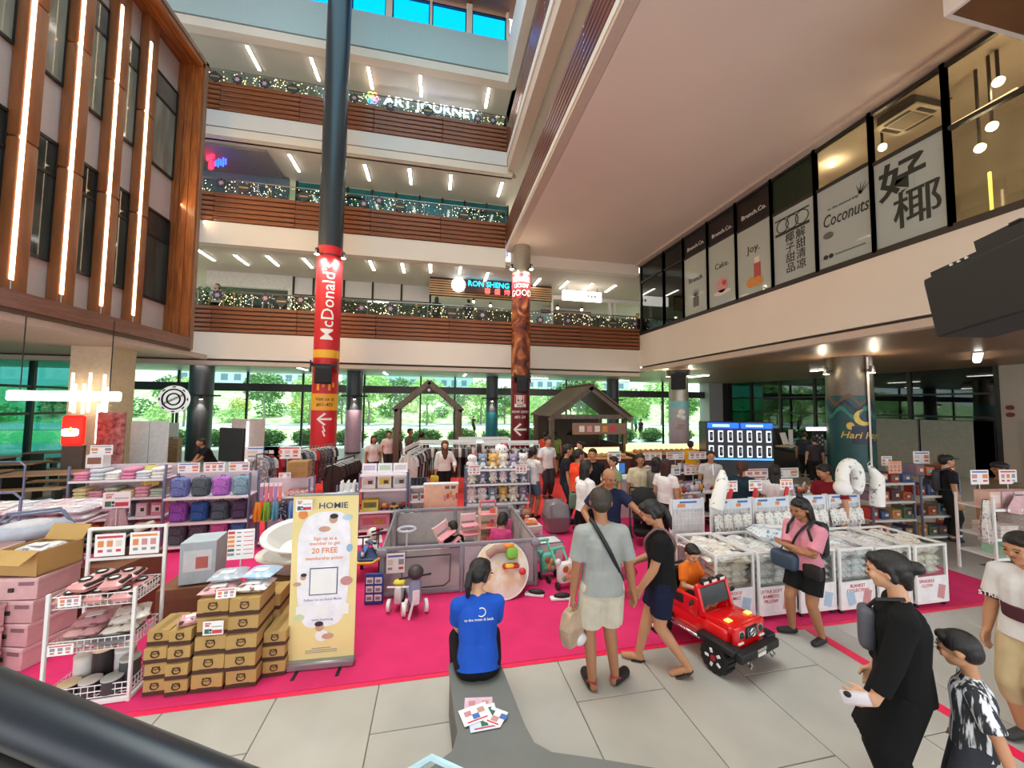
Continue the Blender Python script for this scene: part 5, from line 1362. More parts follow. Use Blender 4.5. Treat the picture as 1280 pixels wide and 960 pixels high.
def g_garment(w, h, c, dots=None, sleeve=True):
    def f():
        mt_ = mat('garment_'+c[1:]+('_'+dots[1:] if dots else ''), c, .9, var=.12, scale=18 if dots else 6, color2=dots, pos=(.5, .6) if dots else (.3, .7), bump=.3, bscale=12)
        mb = MB()
        def fr(s):
            def q(u, v):
                ww = w*(.62+.38*min(1, v*3)) if v < .33 else w*(1+.08*math.sin(v*5)); z = -v*h
                return Vector(((u-.5)*ww, s*(.035+.012*math.sin(u*18+v*3))*math.sin(PI*min(1, max(0, u)))+s*.006, z-.02-.03*abs(2*u-1)*(1-v)))
            return q
        mb.grid(fr(-1), 10, 6); mb.grid(lambda u, v: fr(1)(1-u, v), 10, 6)
        r = [('cloth', mb.mesh('cloth', mt_))]
        if sleeve:
            for s in (-1, 1): r.append(('sleeve', MB().tube([(s*w*.34, 0, -.06), (s*w*.46, 0, -.16), (s*w*.50, 0, -.30)], .05, 8, rr=[.05, .055, .05]).mesh('sleeve', mt_)))
        r.append(('hanger', MB().tube([(-w*.36, 0, -.05), (0, 0, .0), (w*.36, 0, -.05)], .008, 5).tube([(0, 0, 0), (0, 0, .04), (.02, 0, .06), (0, 0, .075)], .004, 5).mesh('hanger', M_wm)))
        return r
    return parts_of(('garm', w, h, c, dots, sleeve), f)
def clothes_rail(label, loc, rz, L, h, mt=None, name='clothes_rail'):
    t = thing(name, label, 'clothes rack', loc, rz); mt = mt or M_rail
    MB().cyl((-L/2, 0, h), (L/2, 0, h), .016, n=8).build('rail', mt, t)
    for s in (-1, 1):
        MB().cyl((s*L/2, 0, .03), (s*L/2, 0, h+.01), .016, n=8).build('upright', mt, t); MB().cyl((s*L/2, -.25, .03), (s*L/2, .25, .03), .018, n=8).build('foot_bar', mt, t)
    return t
# ================================================================== FRONT LEFT: CARTONS, BANNER, WIRE RACK
# ---- roll-up banner
t = thing('banner_stand', 'yellow roll up banner advertising free membership points', 'banner', (-1.075, 4.23, 0), R(-2))
bw, bh = .63, 1.64
MB().rbox((0, 0, .045), (bw+.03, .11, .075), .015).build('base', mat('brushed_alu', '#9a9a9c', .35, .6), t)
for s in (-1, 1): MB().rbox((s*.2, -.02, .006), (.035, .30, .012), .004).build('foot', M_blk, t)
MB().box((0, .012, .06+bh/2), (bw, .004, bh)).build('sheet', mat('banner_cream', '#ecd795', .55, var=.05, scale=2), t)
MB().rbox((0, .01, .07+bh), (bw+.01, .025, .03), .008).build('top_rail', MATS['brushed_alu'], t)
MB().cyl((0, .05, .05), (0, .03, bh+.06), .008, n=6).build('support_pole', MATS['brushed_alu'], t)
def bz(f): return .06+bh*f
def bprint(mb, m_, n='print'): return mb.build(n, m_, t)
def blob(cx, cz, rx, rz_, n=20, k=.08, y=.0085, seed=0):
    rr = random.Random(seed); ph = rr.random()*6
    return MB().prism([(rx*(1+k*math.sin(3*a+ph))*math.copysign(abs(math.cos(a))**.6, math.cos(a)), rz_*(1+k*math.cos(2*a+ph))*math.copysign(abs(math.sin(a))**.6, math.sin(a))) for a in [2*PI*i/n for i in range(n)]], .002, (cx, y, cz), (1, 0, 0), (0, 0, 1))
bprint(blob(.0, bz(.55), .25, .60, 40, .05, seed=2), mat('banner_white', '#eeeaf0', .5), 'white_blob')
def bt(txt, s, z, m_, **k): text('lettering', txt, s, m_, t, (k.pop('x', 0), .0055, z), STAND, depth=.002, **k)
NAVY = mat('ink_navy', '#2c3f66', .5)
bt('HOMIE', .085, bz(.935), NAVY, bold=.012, sx=1.1, x=.07)
bt('Sign up as a', .048, bz(.735), M_inko, bold=.02); bt('member to get', .048, bz(.705), M_inko, bold=.02); bt('20 FREE', .075, bz(.66), M_inko, bold=.035); bt('membership points', .046, bz(.615), M_inko, bold=.02)
bprint(MB().box((0, .0065, bz(.475)), (.27, .002, .27)), NAVY, 'code_frame'); bprint(MB().box((0, .0045, bz(.475)), (.25, .002, .25)), M_card, 'code_panel')
bt('Follow Us on Social Media', .034, bz(.365), mat('ink_bluegrey', '#7a86a6', .5), bold=.01)
for x in (-.2, 0, .2): bprint(MB().box((x, .0065, bz(.30)), (.10, .002, .10)), M_card, 'code_panel')
bt('www.homie.sg', .034, bz(.245), MATS['ink_bluegrey'], bold=.01)
for k in range(3): bprint(MB().box((0, .0075, bz(.075-.012*k)), (.18+.12*(k > 0), .002, .006)), M_inkg, 'small_print')
SKP = mat('print_skin', '#c99b85', .5)
def baby(cx, cz, s, f=1):
    bprint(disc_xz(cx+.02*f*s, cz+.075*s, .035*s, .04*s), SKP); bprint(disc_xz(cx+.025*f*s, cz+.10*s, .036*s, .022*s, .0055), M_inkk); bprint(disc_xz(cx, cz, .055*s, .05*s, .0066), M_card); bprint(disc_xz(cx-.05*f*s, cz-.01*s, .05*s, .025*s, .006), SKP)
def disc_xz(cx, cz, rx, rz_, y=.0065, n=14): return MB().prism([(rx*math.cos(2*PI*i/n), rz_*math.sin(2*PI*i/n)) for i in range(n)], .002, (cx, y, cz), (1, 0, 0), (0, 0, 1))
baby(.05, bz(.80), 1.15); baby(-.21, bz(.47), .8); baby(.0, bz(.15), 1.15, -1)
bprint(disc_xz(-.22, bz(.885), .045, .045), M_inko); bprint(disc_xz(.21, bz(.86), .05, .03), mat('print_sky', '#b9cfe2', .5)); bprint(disc_xz(.24, bz(.67), .03, .04), mat('print_moon', '#8fb0d0', .5)); bprint(disc_xz(-.22, bz(.265), .05, .035), mat('print_leaf', '#cfd6a8', .5)); bprint(disc_xz(.22, bz(.47), .06, .045), M_pk)
promo_card((-1.27, 4.19, 1.56), .15, .115, 'small promotion card clipped to the top corner of the yellow banner')
# ---- kraft cartons with a bear-face emblem
def carton(w, d, h):
    def f():
        r = [('carton', MB().rbox((0, 0, h/2), (w, d, h), .004).mesh('carton', M_kraft)), ('dark_band', MB().box((0, 0, .022), (w+.003, d+.003, .034)).mesh('dark_band', M_kband))]
        mb = MB(); q = h*.20; c = Vector((0, -d/2-.003, h*.60))
        mb.tube([c+Vector((q*1.15*math.cos(a), 0, q*math.sin(a))) for a in [2*PI*i/16 for i in range(16)]], .005, 5, True)
        for s in (-1, 1): mb.ball(c+Vector((s*q*.85, 0, q*.85)), (q*.3, .003, q*.3), 8, 6); mb.tube([c+Vector((s*q*.45-.012, 0, .0)), c+Vector((s*q*.45, 0, .012)), c+Vector((s*q*.45+.012, 0, .0))], .003, 4)
        r.append(('emblem', mb.mesh('emblem', M_kband)))
        r.append(('caption_print', MB().box((0, -d/2-.002, h*.26), (w*.6, .002, h*.035)).mesh('caption_print', M_kband)))
        r.append(('tape', MB().box((0, 0, h+.001), (.05, d, .002)).mesh('tape', mat('box_tape', '#a2834c', .3))))
        return r
    return parts_of(('carton', w, d, h), f)
cols = [(-2.425, 4.24, .185, .30, .14, 4), (-2.230, 4.22, .185, .32, .14, 4), (-1.985, 4.22, .262, .32, .162, 5), (-1.715, 4.23, .262, .36, .160, 5), (-1.475, 4.42, .205, .52, .14, 3)]
rows = ['bottom', 'second', 'third', 'fourth', 'top']
rng = random.Random(5)
for ci, (x, y, w, d, h, n) in enumerate(cols):
    for k in range(n):
        put('carton', f'kraft carton with a bear emblem, {rows[k]} of the {ordinal(ci)} stack from the wire rack', 'carton', carton(w-.006, d, h-.004), (x+rng.uniform(-.006, .006), y+rng.uniform(-.01, .01)-(.0 if k < 3 else -.02), .009+h*k), rng.uniform(-.03, .03), 'kraft cartons in front')
# extra cartons behind
for i, (x, y, n) in enumerate(((-1.98, 4.56, 4), (-1.68, 4.60, 4))):
    for k in range(n): put('carton', f'kraft carton behind the front stacks, {rows[k]} of the {ordinal(i)} rear stack', 'carton', carton(.27, .30, .158), (x, y, .009+.162*k), 0, 'kraft cartons in front')
# packets on the cartons
for i, (x, y, z, c, dts, rz) in enumerate(((-2.00, 4.24, .818, '#dba9ac', '#6b3f40', .05), (-1.70, 4.25, .818, '#e9e1da', '#6a4a44', -.06), (-1.98, 4.34, .90, '#a9b1bd', '#d5d9df', .1), (-1.68, 4.34, .90, '#a9c6e4', '#dfe9f4', -.15), (-2.22, 4.2, .57, '#d9a0a4', '#3a2a2c', .4))):
    put('bedding_packet', ('pink printed bedding packet on the front carton stack', 'cream bear print bedding packet on the fourth carton stack', 'grey bedding packet lying behind the pink one', 'pale blue bedding packet on top of the packets', 'small pink packet with black rings on the second carton stack')[i], 'packet', g_pack(.29 if i < 4 else .18, .25 if i < 4 else .16, .07, c, i, dts), (x, y, z), rz)
card((-1.87, 4.055, .83), .16, .085, 'small price card leaning on the pink bedding packet', R(4), R(-10), 1)
promo_card((-1.95, 4.04, .52), .17, .12, 'promotion card stuck on the third carton stack', R(-3))
# tall price list
t = card((-2.0, 4.6, .66), .25, .31, 'tall white price list standing behind the carton stacks', R(3), 0, 9, name='price_list', post=.32)
for k in range(6):
    MB().box((-.09, -.006, .32+.28-.045*k), (.06, .002, .028)).build('picture_print', (M_inkr, M_inko, M_inko, M_inko, M_inkgr, M_inkg)[k], t); MB().box((-.02, -.006, .32+.28-.045*k), (.04, .002, .008)).build('line_print', M_inkk, t); MB().box((.07, -.006, .32+.28-.045*k), (.09, .002, .006)).build('line_print', M_inkr, t)
MB().rbox((0, .02, .004), (.12, .1, .008), .003).build('foot', M_wm, t)
# white baby bath tub behind the banner
def oval_tub(label, loc, rz, sx_, sy_, h, mt, tilt):
    t = thing('baby_bath', label, 'baby bath', loc, rz); t.rotation_euler = (tilt, 0, rz)
    mb = MB(); prof = [(.62, 0), (.70, .02), (.92, .75), (1.0, .95), (1.08, 1.0), (1.06, 1.04), (.94, .98), (.86, .75), (.64, .10), (.0, .08)]
    n = 28; vs = []
    for r_, z in prof:
        for i in range(n): a = 2*PI*i/n; vs.append((sx_*r_*math.cos(a), sy_*r_*math.sin(a), h*z))
    mb._add(vs, [(j*n+i, j*n+(i+1) % n, (j+1)*n+(i+1) % n, (j+1)*n+i) for j in range(len(prof)-1) for i in range(n)]+[tuple(range(n-1, -1, -1))])
    mb.build('shell', mt, t)
    MB().tube([(sx_*1.08*math.cos(a), sy_*1.08*math.sin(a), h) for a in [2*PI*i/28 for i in range(28)]], .014, 6, True).build('rim', mt, t)
    return t
M_tub = mat('tub_white', '#e9e6e2', .35, var=.02)
oval_tub('white oval baby bath leaning behind the yellow banner', (-1.55, 5.20, .86), R(10), .42, .26, .22, M_tub, R(28))
oval_tub('second white baby bath lying under the leaning one', (-1.60, 5.25, .60), R(4), .45, .28, .2, mat('tub_cream', '#ddd8d0', .4), R(6))
put('storage_box', 'brown carton pile under the white baby baths', 'carton', g_box(.95, .6, .56, '#8a6a48', '#7d5f40'), (-1.6, 5.3, .009))
put('toy_box', 'pale blue grey product box with red print behind the wire rack', 'box', g_box(.34, .34, .46, '#b6c2ca', '#d9dde0', '#c06a60'), (-2.62, 5.15, .60), R(8))
put('storage_box', 'brown carton under the pale blue grey product box', 'carton', g_box(.6, .5, .57, '#7d5238', '#744a32'), (-2.66, 5.18, .009), R(4))
# ---- white wire rack with three baskets
t = thing('wire_rack', 'white three tier wire basket rack beside the kraft cartons', 'rack', (-2.92, 4.26, 0), R(2))
rw, rd = .62, .38
for x in (-rw/2, rw/2):
    for y in (-rd/2, rd/2):
        MB().rbox((x, y, (1.42 if y > 0 else .98)/2), (.026, .026, 1.42 if y > 0 else .98), .004).build('upright', M_wm, t)
MB().box((0, rd/2, 1.41), (rw, .024, .024)).build('top_bar', M_wm, t); MB().box((0, rd/2, 1.12), (rw, .02, .02)).build('top_bar', M_wm, t)
for x in (-rw/2, rw/2): MB().rbox((x, 0, .03), (.03, rd, .04), .005).build('foot_rail', M_wm, t)
MB().rbox((0, -rd/2, .03), (rw, .03, .04), .005).build('foot_rail', M_wm, t)
def basket(w, d, h):
    mb = MB(); n = 12; m_ = 9; q = .0035
    for z in (0, h*.5, h): mb.tube([(-w/2, -d/2, z), (w/2, -d/2, z), (w/2, d/2, z), (-w/2, d/2, z)], q*1.4, 4, True)
    for i in range(n+1):
        x = -w/2+w*i/n; mb.cyl((x, -d/2, 0), (x, -d/2, h), q, n=4, caps=False); mb.cyl((x, d/2, 0), (x, d/2, h), q, n=4, caps=False); mb.cyl((x, -d/2, 0), (x, d/2, 0), q, n=4, caps=False)
    for i in range(m_+1):
        y = -d/2+d*i/m_; mb.cyl((-w/2, y, 0), (-w/2, y, h), q, n=4, caps=False); mb.cyl((w/2, y, 0), (w/2, y, h), q, n=4, caps=False); mb.cyl((-w/2, y, 0), (w/2, y, 0), q, n=4, caps=False)
    return mb.mesh('basket', M_wm)
bk = basket(rw-.03, rd-.03, .10)
for z in (.06, .46, .84): link('basket', bk, t, (0, 0, z))
card((-3.06, 4.43, 1.15), .24, .21, 'price card hung left on the top frame of the wire rack', R(2), 0, 1); card((-2.78, 4.44, 1.15), .24, .21, 'price card hung right on the top frame of the wire rack', R(2), 0, 3)
card((-3.06, 4.045, .87), .16, .09, 'narrow price card on the top basket of the wire rack', R(2), 0, 1); card((-3.10, 4.045, .47), .18, .09, 'narrow price card on the middle basket of the wire rack', R(2), 0, 1)
def donut(s):
    def f():
        r = g_pack(.2*s, .24*s, .10*s, '#d79a98', 3)[:1]
        r = r + [('black_end', MB().rbox((.07*s, 0, .055*s), (.05*s, .2*s, .075*s), .02, 2).mesh('black_end', M_inkk)), ('ring_print', MB().tube([(-.02*s+.048*s*math.cos(a), .0+.048*s*math.sin(a), .105*s) for a in [2*PI*i/14 for i in range(14)]], .009*s, 5, True).mesh('ring_print', M_inkk)), ('ring_print', MB().lathe([(.04*s, .100*s), (.038*s, .106*s)], (-.02*s, 0, 0), 12).mesh('ring_print', M_card))]
        return r
    return parts_of(('donut', s), f)
k = 0
for j in range(2):
    for i in range(3):
        put('blanket_packet', f'pink ring blanket packet in the top wire basket, {["front", "back"][j]} row, {ordinal(i)} from left', 'packet', donut(.85), (-3.13+.205*i, 4.17+.19*j, .855), R(2), 'ring blankets in the top basket')
for j in range(2):
    for i in range(2): put('blanket_packet', f'pink blanket packet lying on the others in the top wire basket, {["left", "right"][i]} of the {["front", "back"][j]}', 'packet', donut(.85), (-3.04+.22*i, 4.18+.17*j, .955), R(-12+20*i), 'ring blankets in the top basket')
for i, (c, dts) in enumerate((('#b9a6a4', '#7a6462'), ('#6d6668', '#8d8284'), ('#d8a8a6', '#8a5a58'), ('#d9cfc2', '#5a4a44'), ('#c9949a', '#7a4a50'), ('#e2dcd4', '#9a8478'))):
    put('blanket_packet', f'{("greyish", "charcoal", "rose", "cream", "dusky pink", "ivory")[i]} printed blanket packet in the middle wire basket', 'packet', g_pack(.26, .3, .08, c, i, dts), (-3.06+.26*(i % 2)+.01*i, 4.22+.03*(i//2), .475+.075*(i//2)), R(-8+7*i))
for i, (x, y, h, c, l_) in enumerate(((-2.98, 4.33, .30, '#2c2526', '#e6c79a'), (-2.82, 4.35, .26, '#c9c3c4', '#e2ddd8'), (-2.72, 4.26, .22, '#4a4b4d', '#bdbdb8'), (-3.11, 4.16, .10, '#3a3334', '#e0cfa8'), (-2.95, 4.16, .11, '#3c3638', '#d9d2c8'), (-2.78, 4.15, .12, '#3b3b3e', '#b9bab4'), (-3.13, 4.34, .24, '#dcd6d2', '#cfc8c0'))):
    put('blanket_tube', f'{("tall black", "white", "dark grey", "short dark", "short black", "short charcoal", "tall cream")[i]} tube of blankets in the bottom wire basket', 'tube', g_tin(.075, h, c, l_), (x, y, .07))
# ---- left edge: pink cartons, open box, brown box, bassinets
def storage(w, d, h, c='#d4a9ab'):
    def f(): return [('carton', MB().rbox((0, 0, h/2), (w, d, h), .006).mesh('carton', cm(c, .6))), ('label_print', MB().box((w*.28, -d/2-.001, h*.72), (w*.3, .003, h*.16)).mesh('label_print', cm('#8a6a70'))), ('catch', MB().rbox((0, -d/2-.006, h*.45), (.05, .012, .04), .004).mesh('catch', M_inkk)), ('lid', MB().rbox((0, 0, h-.02), (w+.012, d+.012, .04), .006).mesh('lid', cm('#dcb7b8', .6)))]
    return parts_of(('sto', w, d, h, c), f)
for i, (x, y, n) in enumerate(((-4.05, 4.95, 4), (-4.62, 5.0, 5), (-4.35, 4.55, 3))):
    for k in range(n): put('storage_carton', f'pale pink lidded carton, {rows[k]} of the {("rear right", "rear left", "front")[i]} pile at the left edge', 'carton', storage(.46, .42, .215), (x, y, .009+.22*k), R(-18+4*k), 'pink cartons at the left edge')
t = thing('open_carton', 'open kraft carton holding a wrapped blanket on the pink cartons', 'carton', (-4.02, 4.95, .895), R(-14))
for (cx, cy, w, d) in ((0, -.19, .44, .01), (0, .19, .44, .01), (-.215, 0, .01, .38), (.215, 0, .01, .38)): MB().box((cx, cy, .12), (w, d, .24)).build('side', M_kraft, t)
MB().box((0, 0, .008), (.44, .38, .012)).build('bottom', M_kraft, t)
MB().box((.02, -.26, .20), (.40, .17, .008), rx=R(32)).build('flap', M_kraft, t); MB().box((0, .22, .30), (.44, .17, .008), rx=R(60)).build('flap', M_kraft, t)
put('blanket_packet', 'white printed blanket wrapped in film inside the open carton', 'packet', g_pack(.36, .3, .2, '#e3e0e6', 9, '#8a93b0'), (-4.02, 4.95, .95), R(-10))
put('storage_box', 'large brown carton beside the pink cartons', 'carton', g_box(.5, .62, .78, '#7d4f38', '#754832'), (-3.62, 5.45, .009), R(-10))
# baby carrier seat on the brown box
t = thing('baby_carrier', 'black and cream baby carrier seat lying on the brown carton', 'baby seat', (-3.86, 5.55, .80), R(10))
mb = MB()
def seat_s(u, v):
    a = PI*u; return Vector((.42*(u-.5)*2*.8, .24*(v-.5)*2, .05+.12*(abs(2*u-1)**2)+.10*(abs(2*v-1)**2)))
mb.grid(seat_s, 12, 8); mb.grid(lambda u, v: seat_s(1-u, v)-Vector((0, 0, .03)), 12, 8); mb.build('shell', M_blk, t)
MB().tube([(.40*math.cos(a), .25*math.sin(a), .26+.05*math.cos(2*a)) for a in [2*PI*i/24 for i in range(24)]], .035, 8, True).build('cushion_rim', mat('carrier_cream', '#b9aca0', .8), t)
MB().tube([(.40*math.cos(a), .25*math.sin(a)-.01, .29+.05*math.cos(2*a)) for a in [R(200)+R(120)*i/10 for i in range(11)]], .03, 8).build('handle', M_blk, t)
# fabric tables at the far left
def table(label, loc, rz, w, d, h, mt, name='display_table'):
    t = thing(name, label, 'table', loc, rz)
    MB().rbox((0, 0, h-.015), (w, d, .03), .005).build('top', mt, t)
    for x in (-w/2+.04, w/2-.04):
        for y in (-d/2+.04, d/2-.04): MB().box((x, y, (h-.03)/2), (.035, .035, h-.03)).build('leg', M_bm, t)
    MB().box((0, 0, h*.35), (w-.06, d-.06, .02)).build('lower_shelf', mt, t)
    return t
table('display table heaped with pink bedding packets at the far left', (-6.0, 7.2, 0), R(4), 1.9, .95, .86, M_shelfp)
rng = random.Random(21); pk = ['#dcbcc4', '#d8c6d2', '#e3d6dc', '#c9c3d0', '#d6a9b2', '#e6dfe2', '#bfc4d4']
pn = ['dusty pink', 'lilac', 'pale rose', 'grey lilac', 'rose', 'off white', 'pale blue']
lay = 0
for i in range(24):
    c = i % 6; r_ = (i//6) % 2; l_ = i//12
    put('bedding_packet', f'{pn[i % 7]} packet on the far left table, {["lower", "upper"][l_]} {["front", "back"][r_]} row, {ordinal(c)}', 'packet', g_pack(.32, .40, .10, pk[i % 7], i % 5, '#f1ecef' if i % 2 else '#a98a98'), (-6.78+.31*c, 6.98+.42*r_, .862+.10*l_), R(4)+rng.uniform(-.15, .15), 'bedding packets on the far left table')
for i in range(6): put('bedding_packet', f'{pn[i]} packet on the lower shelf of the far left table, {ordinal(i)}', 'packet', g_pack(.3, .36, .16, pk[(i+2) % 7], i % 5, '#8a5a68'), (-6.75+.31*i, 7.12, .31), R(4), 'bedding packets on the far left table')
# fabric draped over frames
def drape(label, loc, rz, w, h, c, dots=None, hook=True):
    mb = MB(); mt_ = mat('drape_'+c[1:]+(dots or ''), c, .9, var=.1, scale=24, color2=dots, pos=(.54, .64) if dots else (.3, .7), bump=.3, bscale=10)
    def f(s): return lambda u, v: Vector(((u-.5)*w*(.35+.65*min(1, .3+v)), s*.01+.05*math.sin(u*16)*v, -v*h*(1-.12*abs(2*u-1))))
    mb.grid(f(-1), 12, 8); mb.grid(lambda u, v: f(1)(1-u, v), 12, 8)
    t = thing('muslin_cloth', label, 'cloth', loc, rz); mb.build('cloth', mt_, t); MB().cyl((-w*.2, 0, .005), (w*.2, 0, .005), .008, n=6).build('hanger_bar', M_rail, t)
    return t
def tube_stand(label, loc, rz, w, h):
    t = thing('hanging_stand', label, 'rack', loc, rz)
    MB().tube([(-w/2, 0, .02), (-w/2, 0, h-.08), (-w/2+.08, 0, h), (w/2-.08, 0, h), (w/2, 0, h-.08), (w/2, 0, .02)], .016, 8).build('frame', M_bm, t)
    for s in (-1, 1): MB().box((s*w/2, 0, .015), (.04, .4, .03)).build('foot', M_bm, t)
    return t
tube_stand('grey tube frame hung with muslin at the far left edge', (-5.98, 6.25, 0), R(4), 1.2, 1.42)
for i, (x, w, h, c, d_) in enumerate(((-6.3, .5, .85, '#d5bcc4', '#b08a98'), (-5.85, .55, .8, '#cfc4cc', '#a898a8'))): drape(f'{("dusty pink", "lilac grey")[i]} printed muslin cloth hanging on the grey frame at the far left', (x, 6.2, 1.39), R(4), w, h, c, d_)
drape('grey printed muslin hanging near the timber benches', (-7.6, 8.3, 1.52), R(4), .35, .55, '#c2c4d2', '#8a8fae'); tube_stand('tall grey tube frame behind the far left table', (-7.7, 8.35, 0), R(4), 1.1, 1.55)
drape('beige muslin cloth hanging below the promotion sign', (-4.72, 6.93, 1.0), R(4), .34, .5, '#c2a9ae'); drape('pale yellow cloth hung at the corner of the pink shelf', (-5.35, 8.6, 1.42), R(4), .30, .42, '#e6dc7a')
promo_card((-4.72, 6.9, 0.0), .34, .24, 'promotion sign on a post among the far left stalls', R(4), 0, 1.02)
# bouncer seats, left edge
for i, (x, y, c) in enumerate(((-4.55, 5.45, '#a9acb8'), (-4.75, 5.75, '#b3a4b0'))):
    t = thing('bouncer', f'{("grey", "mauve")[i]} padded baby bouncer at the left edge above the pink cartons', 'baby seat', (x, y, 1.0-.1*i), R(30))
    MB().ball((0, 0, .14), (.34, .24, .13), 16, 10).build('cushion', mat('bouncer_%d' % i, c, .9, var=.1, bump=.4, bscale=14), t); MB().tube([(-.34, 0, .12), (-.2, .12, .34), (.2, .12, .34), (.34, 0, .12)], .016, 8).build('bow', M_bm, t)
    MB().ball((0, -.05, .22), (.2, .13, .06), 12, 8).build('pad', mat('bouncer_pad', '#c6c2c8', .9), t)
# ================================================================== LEFT-MIDDLE SHELVES
rng = random.Random(31)
# towel shelf
t = shelf_unit('pink shelf of folded towels and product boxes beside the backpack shelf', (-5.75, 8.6, 0), R(3), 1.5, .45, (.12, .48, .84, 1.18), 1.45)
tw = [('#e58fae', 'pink'), ('#e8e2a8', 'pale yellow'), ('#d8dce2', 'grey white'), ('#eaa9b8', 'rose'), ('#f0ece4', 'cream'), ('#b9c9b0', 'sage')]
for k, (z, nm) in enumerate(((1.18, 'top'), (.84, 'third'), (.48, 'second'), (.12, 'lowest'))):
    for i in range(6):
        if k in (0, 1):
            c, n_ = tw[(i*2+k) % 6]; put('folded_towel', f'{n_} folded towels on the {nm} board of the towel shelf, {ordinal(i)} in line', 'towel', g_fold(.21, .3, .14+.06*((i+k) % 2), c), W(t, (-.60+.235*i, -.02, z+.001)), R(3), 'towels on the towel shelf')
        else:
            c = ('#c64a50', '#b8702e', '#d9b0b8', '#7d8c98', '#e3c3c8', '#d98a9a')[i]; n_ = ('red', 'amber', 'pink', 'grey', 'blush', 'rose')[i]
            put('product_box', f'{n_} product box on the {nm} board of the towel shelf', 'box', g_box(.17, .22, .24, c, '#eadcd8', '#5a3a3a'), W(t, (-.60+.235*i, -.03, z+.001)), R(3), 'boxes on the towel shelf')
t2 = t
put('display_house', 'white toy house box on top of the towel shelf', 'box', g_box(.26, .2, .24, '#e6e2de', '#8a5a48'), W(t, (-.45, .0, 1.40)), R(3))
card(W(t, (-.35, -.1, 1.64)), .34, .18, 'white sign above the toy house box', R(3), 0, 2)
# backpack shelf
t = shelf_unit('blue grey shelf rack full of childrens backpacks', (-3.98, 8.0, 0), R(2), 1.36, .42, (.10, .50, .94), 1.36, shelf=M_shelfp, back=True)
bp = [[('#6f78b0', '#2c3560', 'periwinkle'), ('#4f5c62', '#2a3034', 'charcoal'), ('#b06ac0', '#6a3a80', 'lilac'), ('#7fa2b0', '#3a5260', 'grey blue')],
      [('#9a55b8', '#5a2a70', 'violet'), ('#2a5a9a', '#1c2c50', 'royal blue'), ('#4c5c64', '#222a30', 'slate'), ('#4a3a5a', '#1c1a24', 'dark plum')],
      [('#59636a', '#2a3034', 'dark grey'), ('#5a5c6a', '#282a34', 'ash'), ('#c062a0', '#703060', 'hot pink'), ('#3f6fae', '#20304a', 'blue')]]
for k, z in enumerate((.94, .50, .10)):
    for i in range(4):
        c, c2, n_ = bp[k][i]
        put('backpack', f'{n_} childrens backpack on the {("top", "middle", "lowest")[k]} board of the backpack shelf', 'backpack', g_backpack(.27, .16, .36, c, c2), W(t, (-.50+.325*i, -.04, z+.001)), R(2)+rng.uniform(-.12, .12), 'childrens backpacks')
for i in range(3): card(W(t, (-.38+.4*i, -.05, 1.36)), .34, .18, f'price card on top of the backpack shelf, {ordinal(i)} from the left', R(2), 0, i)
# sock and bib display
t = shelf_unit('narrow pink shelf with hanging socks and kerchiefs', (-2.72, 8.0, 0), R(2), .86, .40, (.10, .50, .90), 1.22)
for i in range(5):
    o = put('sock_pack', f'{("mauve", "pink", "rose", "lilac", "coral")[i]} sock pack hanging on the narrow pink shelf', 'sock pack', parts_of(('sock', i), lambda: [('card', MB().box((0, 0, -.09), (.055, .02, .30)).mesh('card', cm(('#b08aa8', '#e08a9a', '#d87a88', '#a890c0', '#e88a7c')[i]))), ('header', MB().box((0, -.002, .06), (.055, .022, .06)).mesh('header', M_card))]), W(t, (-.36+.075*i, -.24, 1.08)), R(2), 'hanging sock packs')
for i in range(5): put('rolled_blanket', f'pink rolled blanket on the top board of the narrow pink shelf, {ordinal(i)} from the left', 'blanket', parts_of(('roll',), lambda: [('roll', MB().cyl((-.0, -.14, .05), (0, .14, .05), .048, n=14).mesh('roll', cm('#dca4a0'))), ('wrap_end', MB().tube([(.03*math.cos(a), -.142, .05+.03*math.sin(a)) for a in [2*PI*q/10 for q in range(10)]], .006, 4, True).mesh('wrap_end', cm('#e8d8d4')))]), W(t, (.02+.088*i, -.02, .901)), R(2), 'rolled blankets')
kc = [('#e8a030', 'orange'), ('#8ac040', 'lime green'), ('#6ab0c0', 'aqua'), ('#30364e', 'navy dotted'), ('#7ab0e0', 'sky blue'), ('#9ad0e8', 'pale blue')]
for i, (c, n_) in enumerate(kc): drape(f'{n_} kerchief bib hanging on the narrow pink shelf', W(t, (-.40+.14*i, -.27, .84)), R(2), .16, .36, c, '#e8e8f0' if i == 3 else None)
for i in range(4): put('towel_roll', f'grey plastic bag on the {("middle", "lowest")[i//2]} board of the narrow pink shelf, {("left", "right")[i % 2]} one', 'packet', g_pack(.3, .26, .2, '#b8a8a8', i), W(t, (-.2+.4*(i % 2), .02, (.501, .101)[i//2])), R(2))
for i in range(2): put('storage_box', f'kraft carton on top of the narrow pink shelf, {("upper", "lower")[i]} one', 'carton', g_box(.36, .3, .15, '#a07a48', '#96703f'), W(t, (.18, .02, 1.23+.152*(1-i))), R(2))
card(W(t, (.0, -.22, 1.25)), .2, .1, 'small price tag below the kraft cartons on the narrow pink shelf', R(2), 0, 2)
# counters and cards behind the backpack shelf
for i, (px, py, w) in enumerate(((313, 560, .75), (345, 560, .6), (300, 566, .35))):
    p = onz(px, py, 1.62); 
    card((p.x, 10.2, 0), w, .3, f'printed information card on a post behind the backpacks, {ordinal(i)} from the right', 0, 0, i, post=1.28)
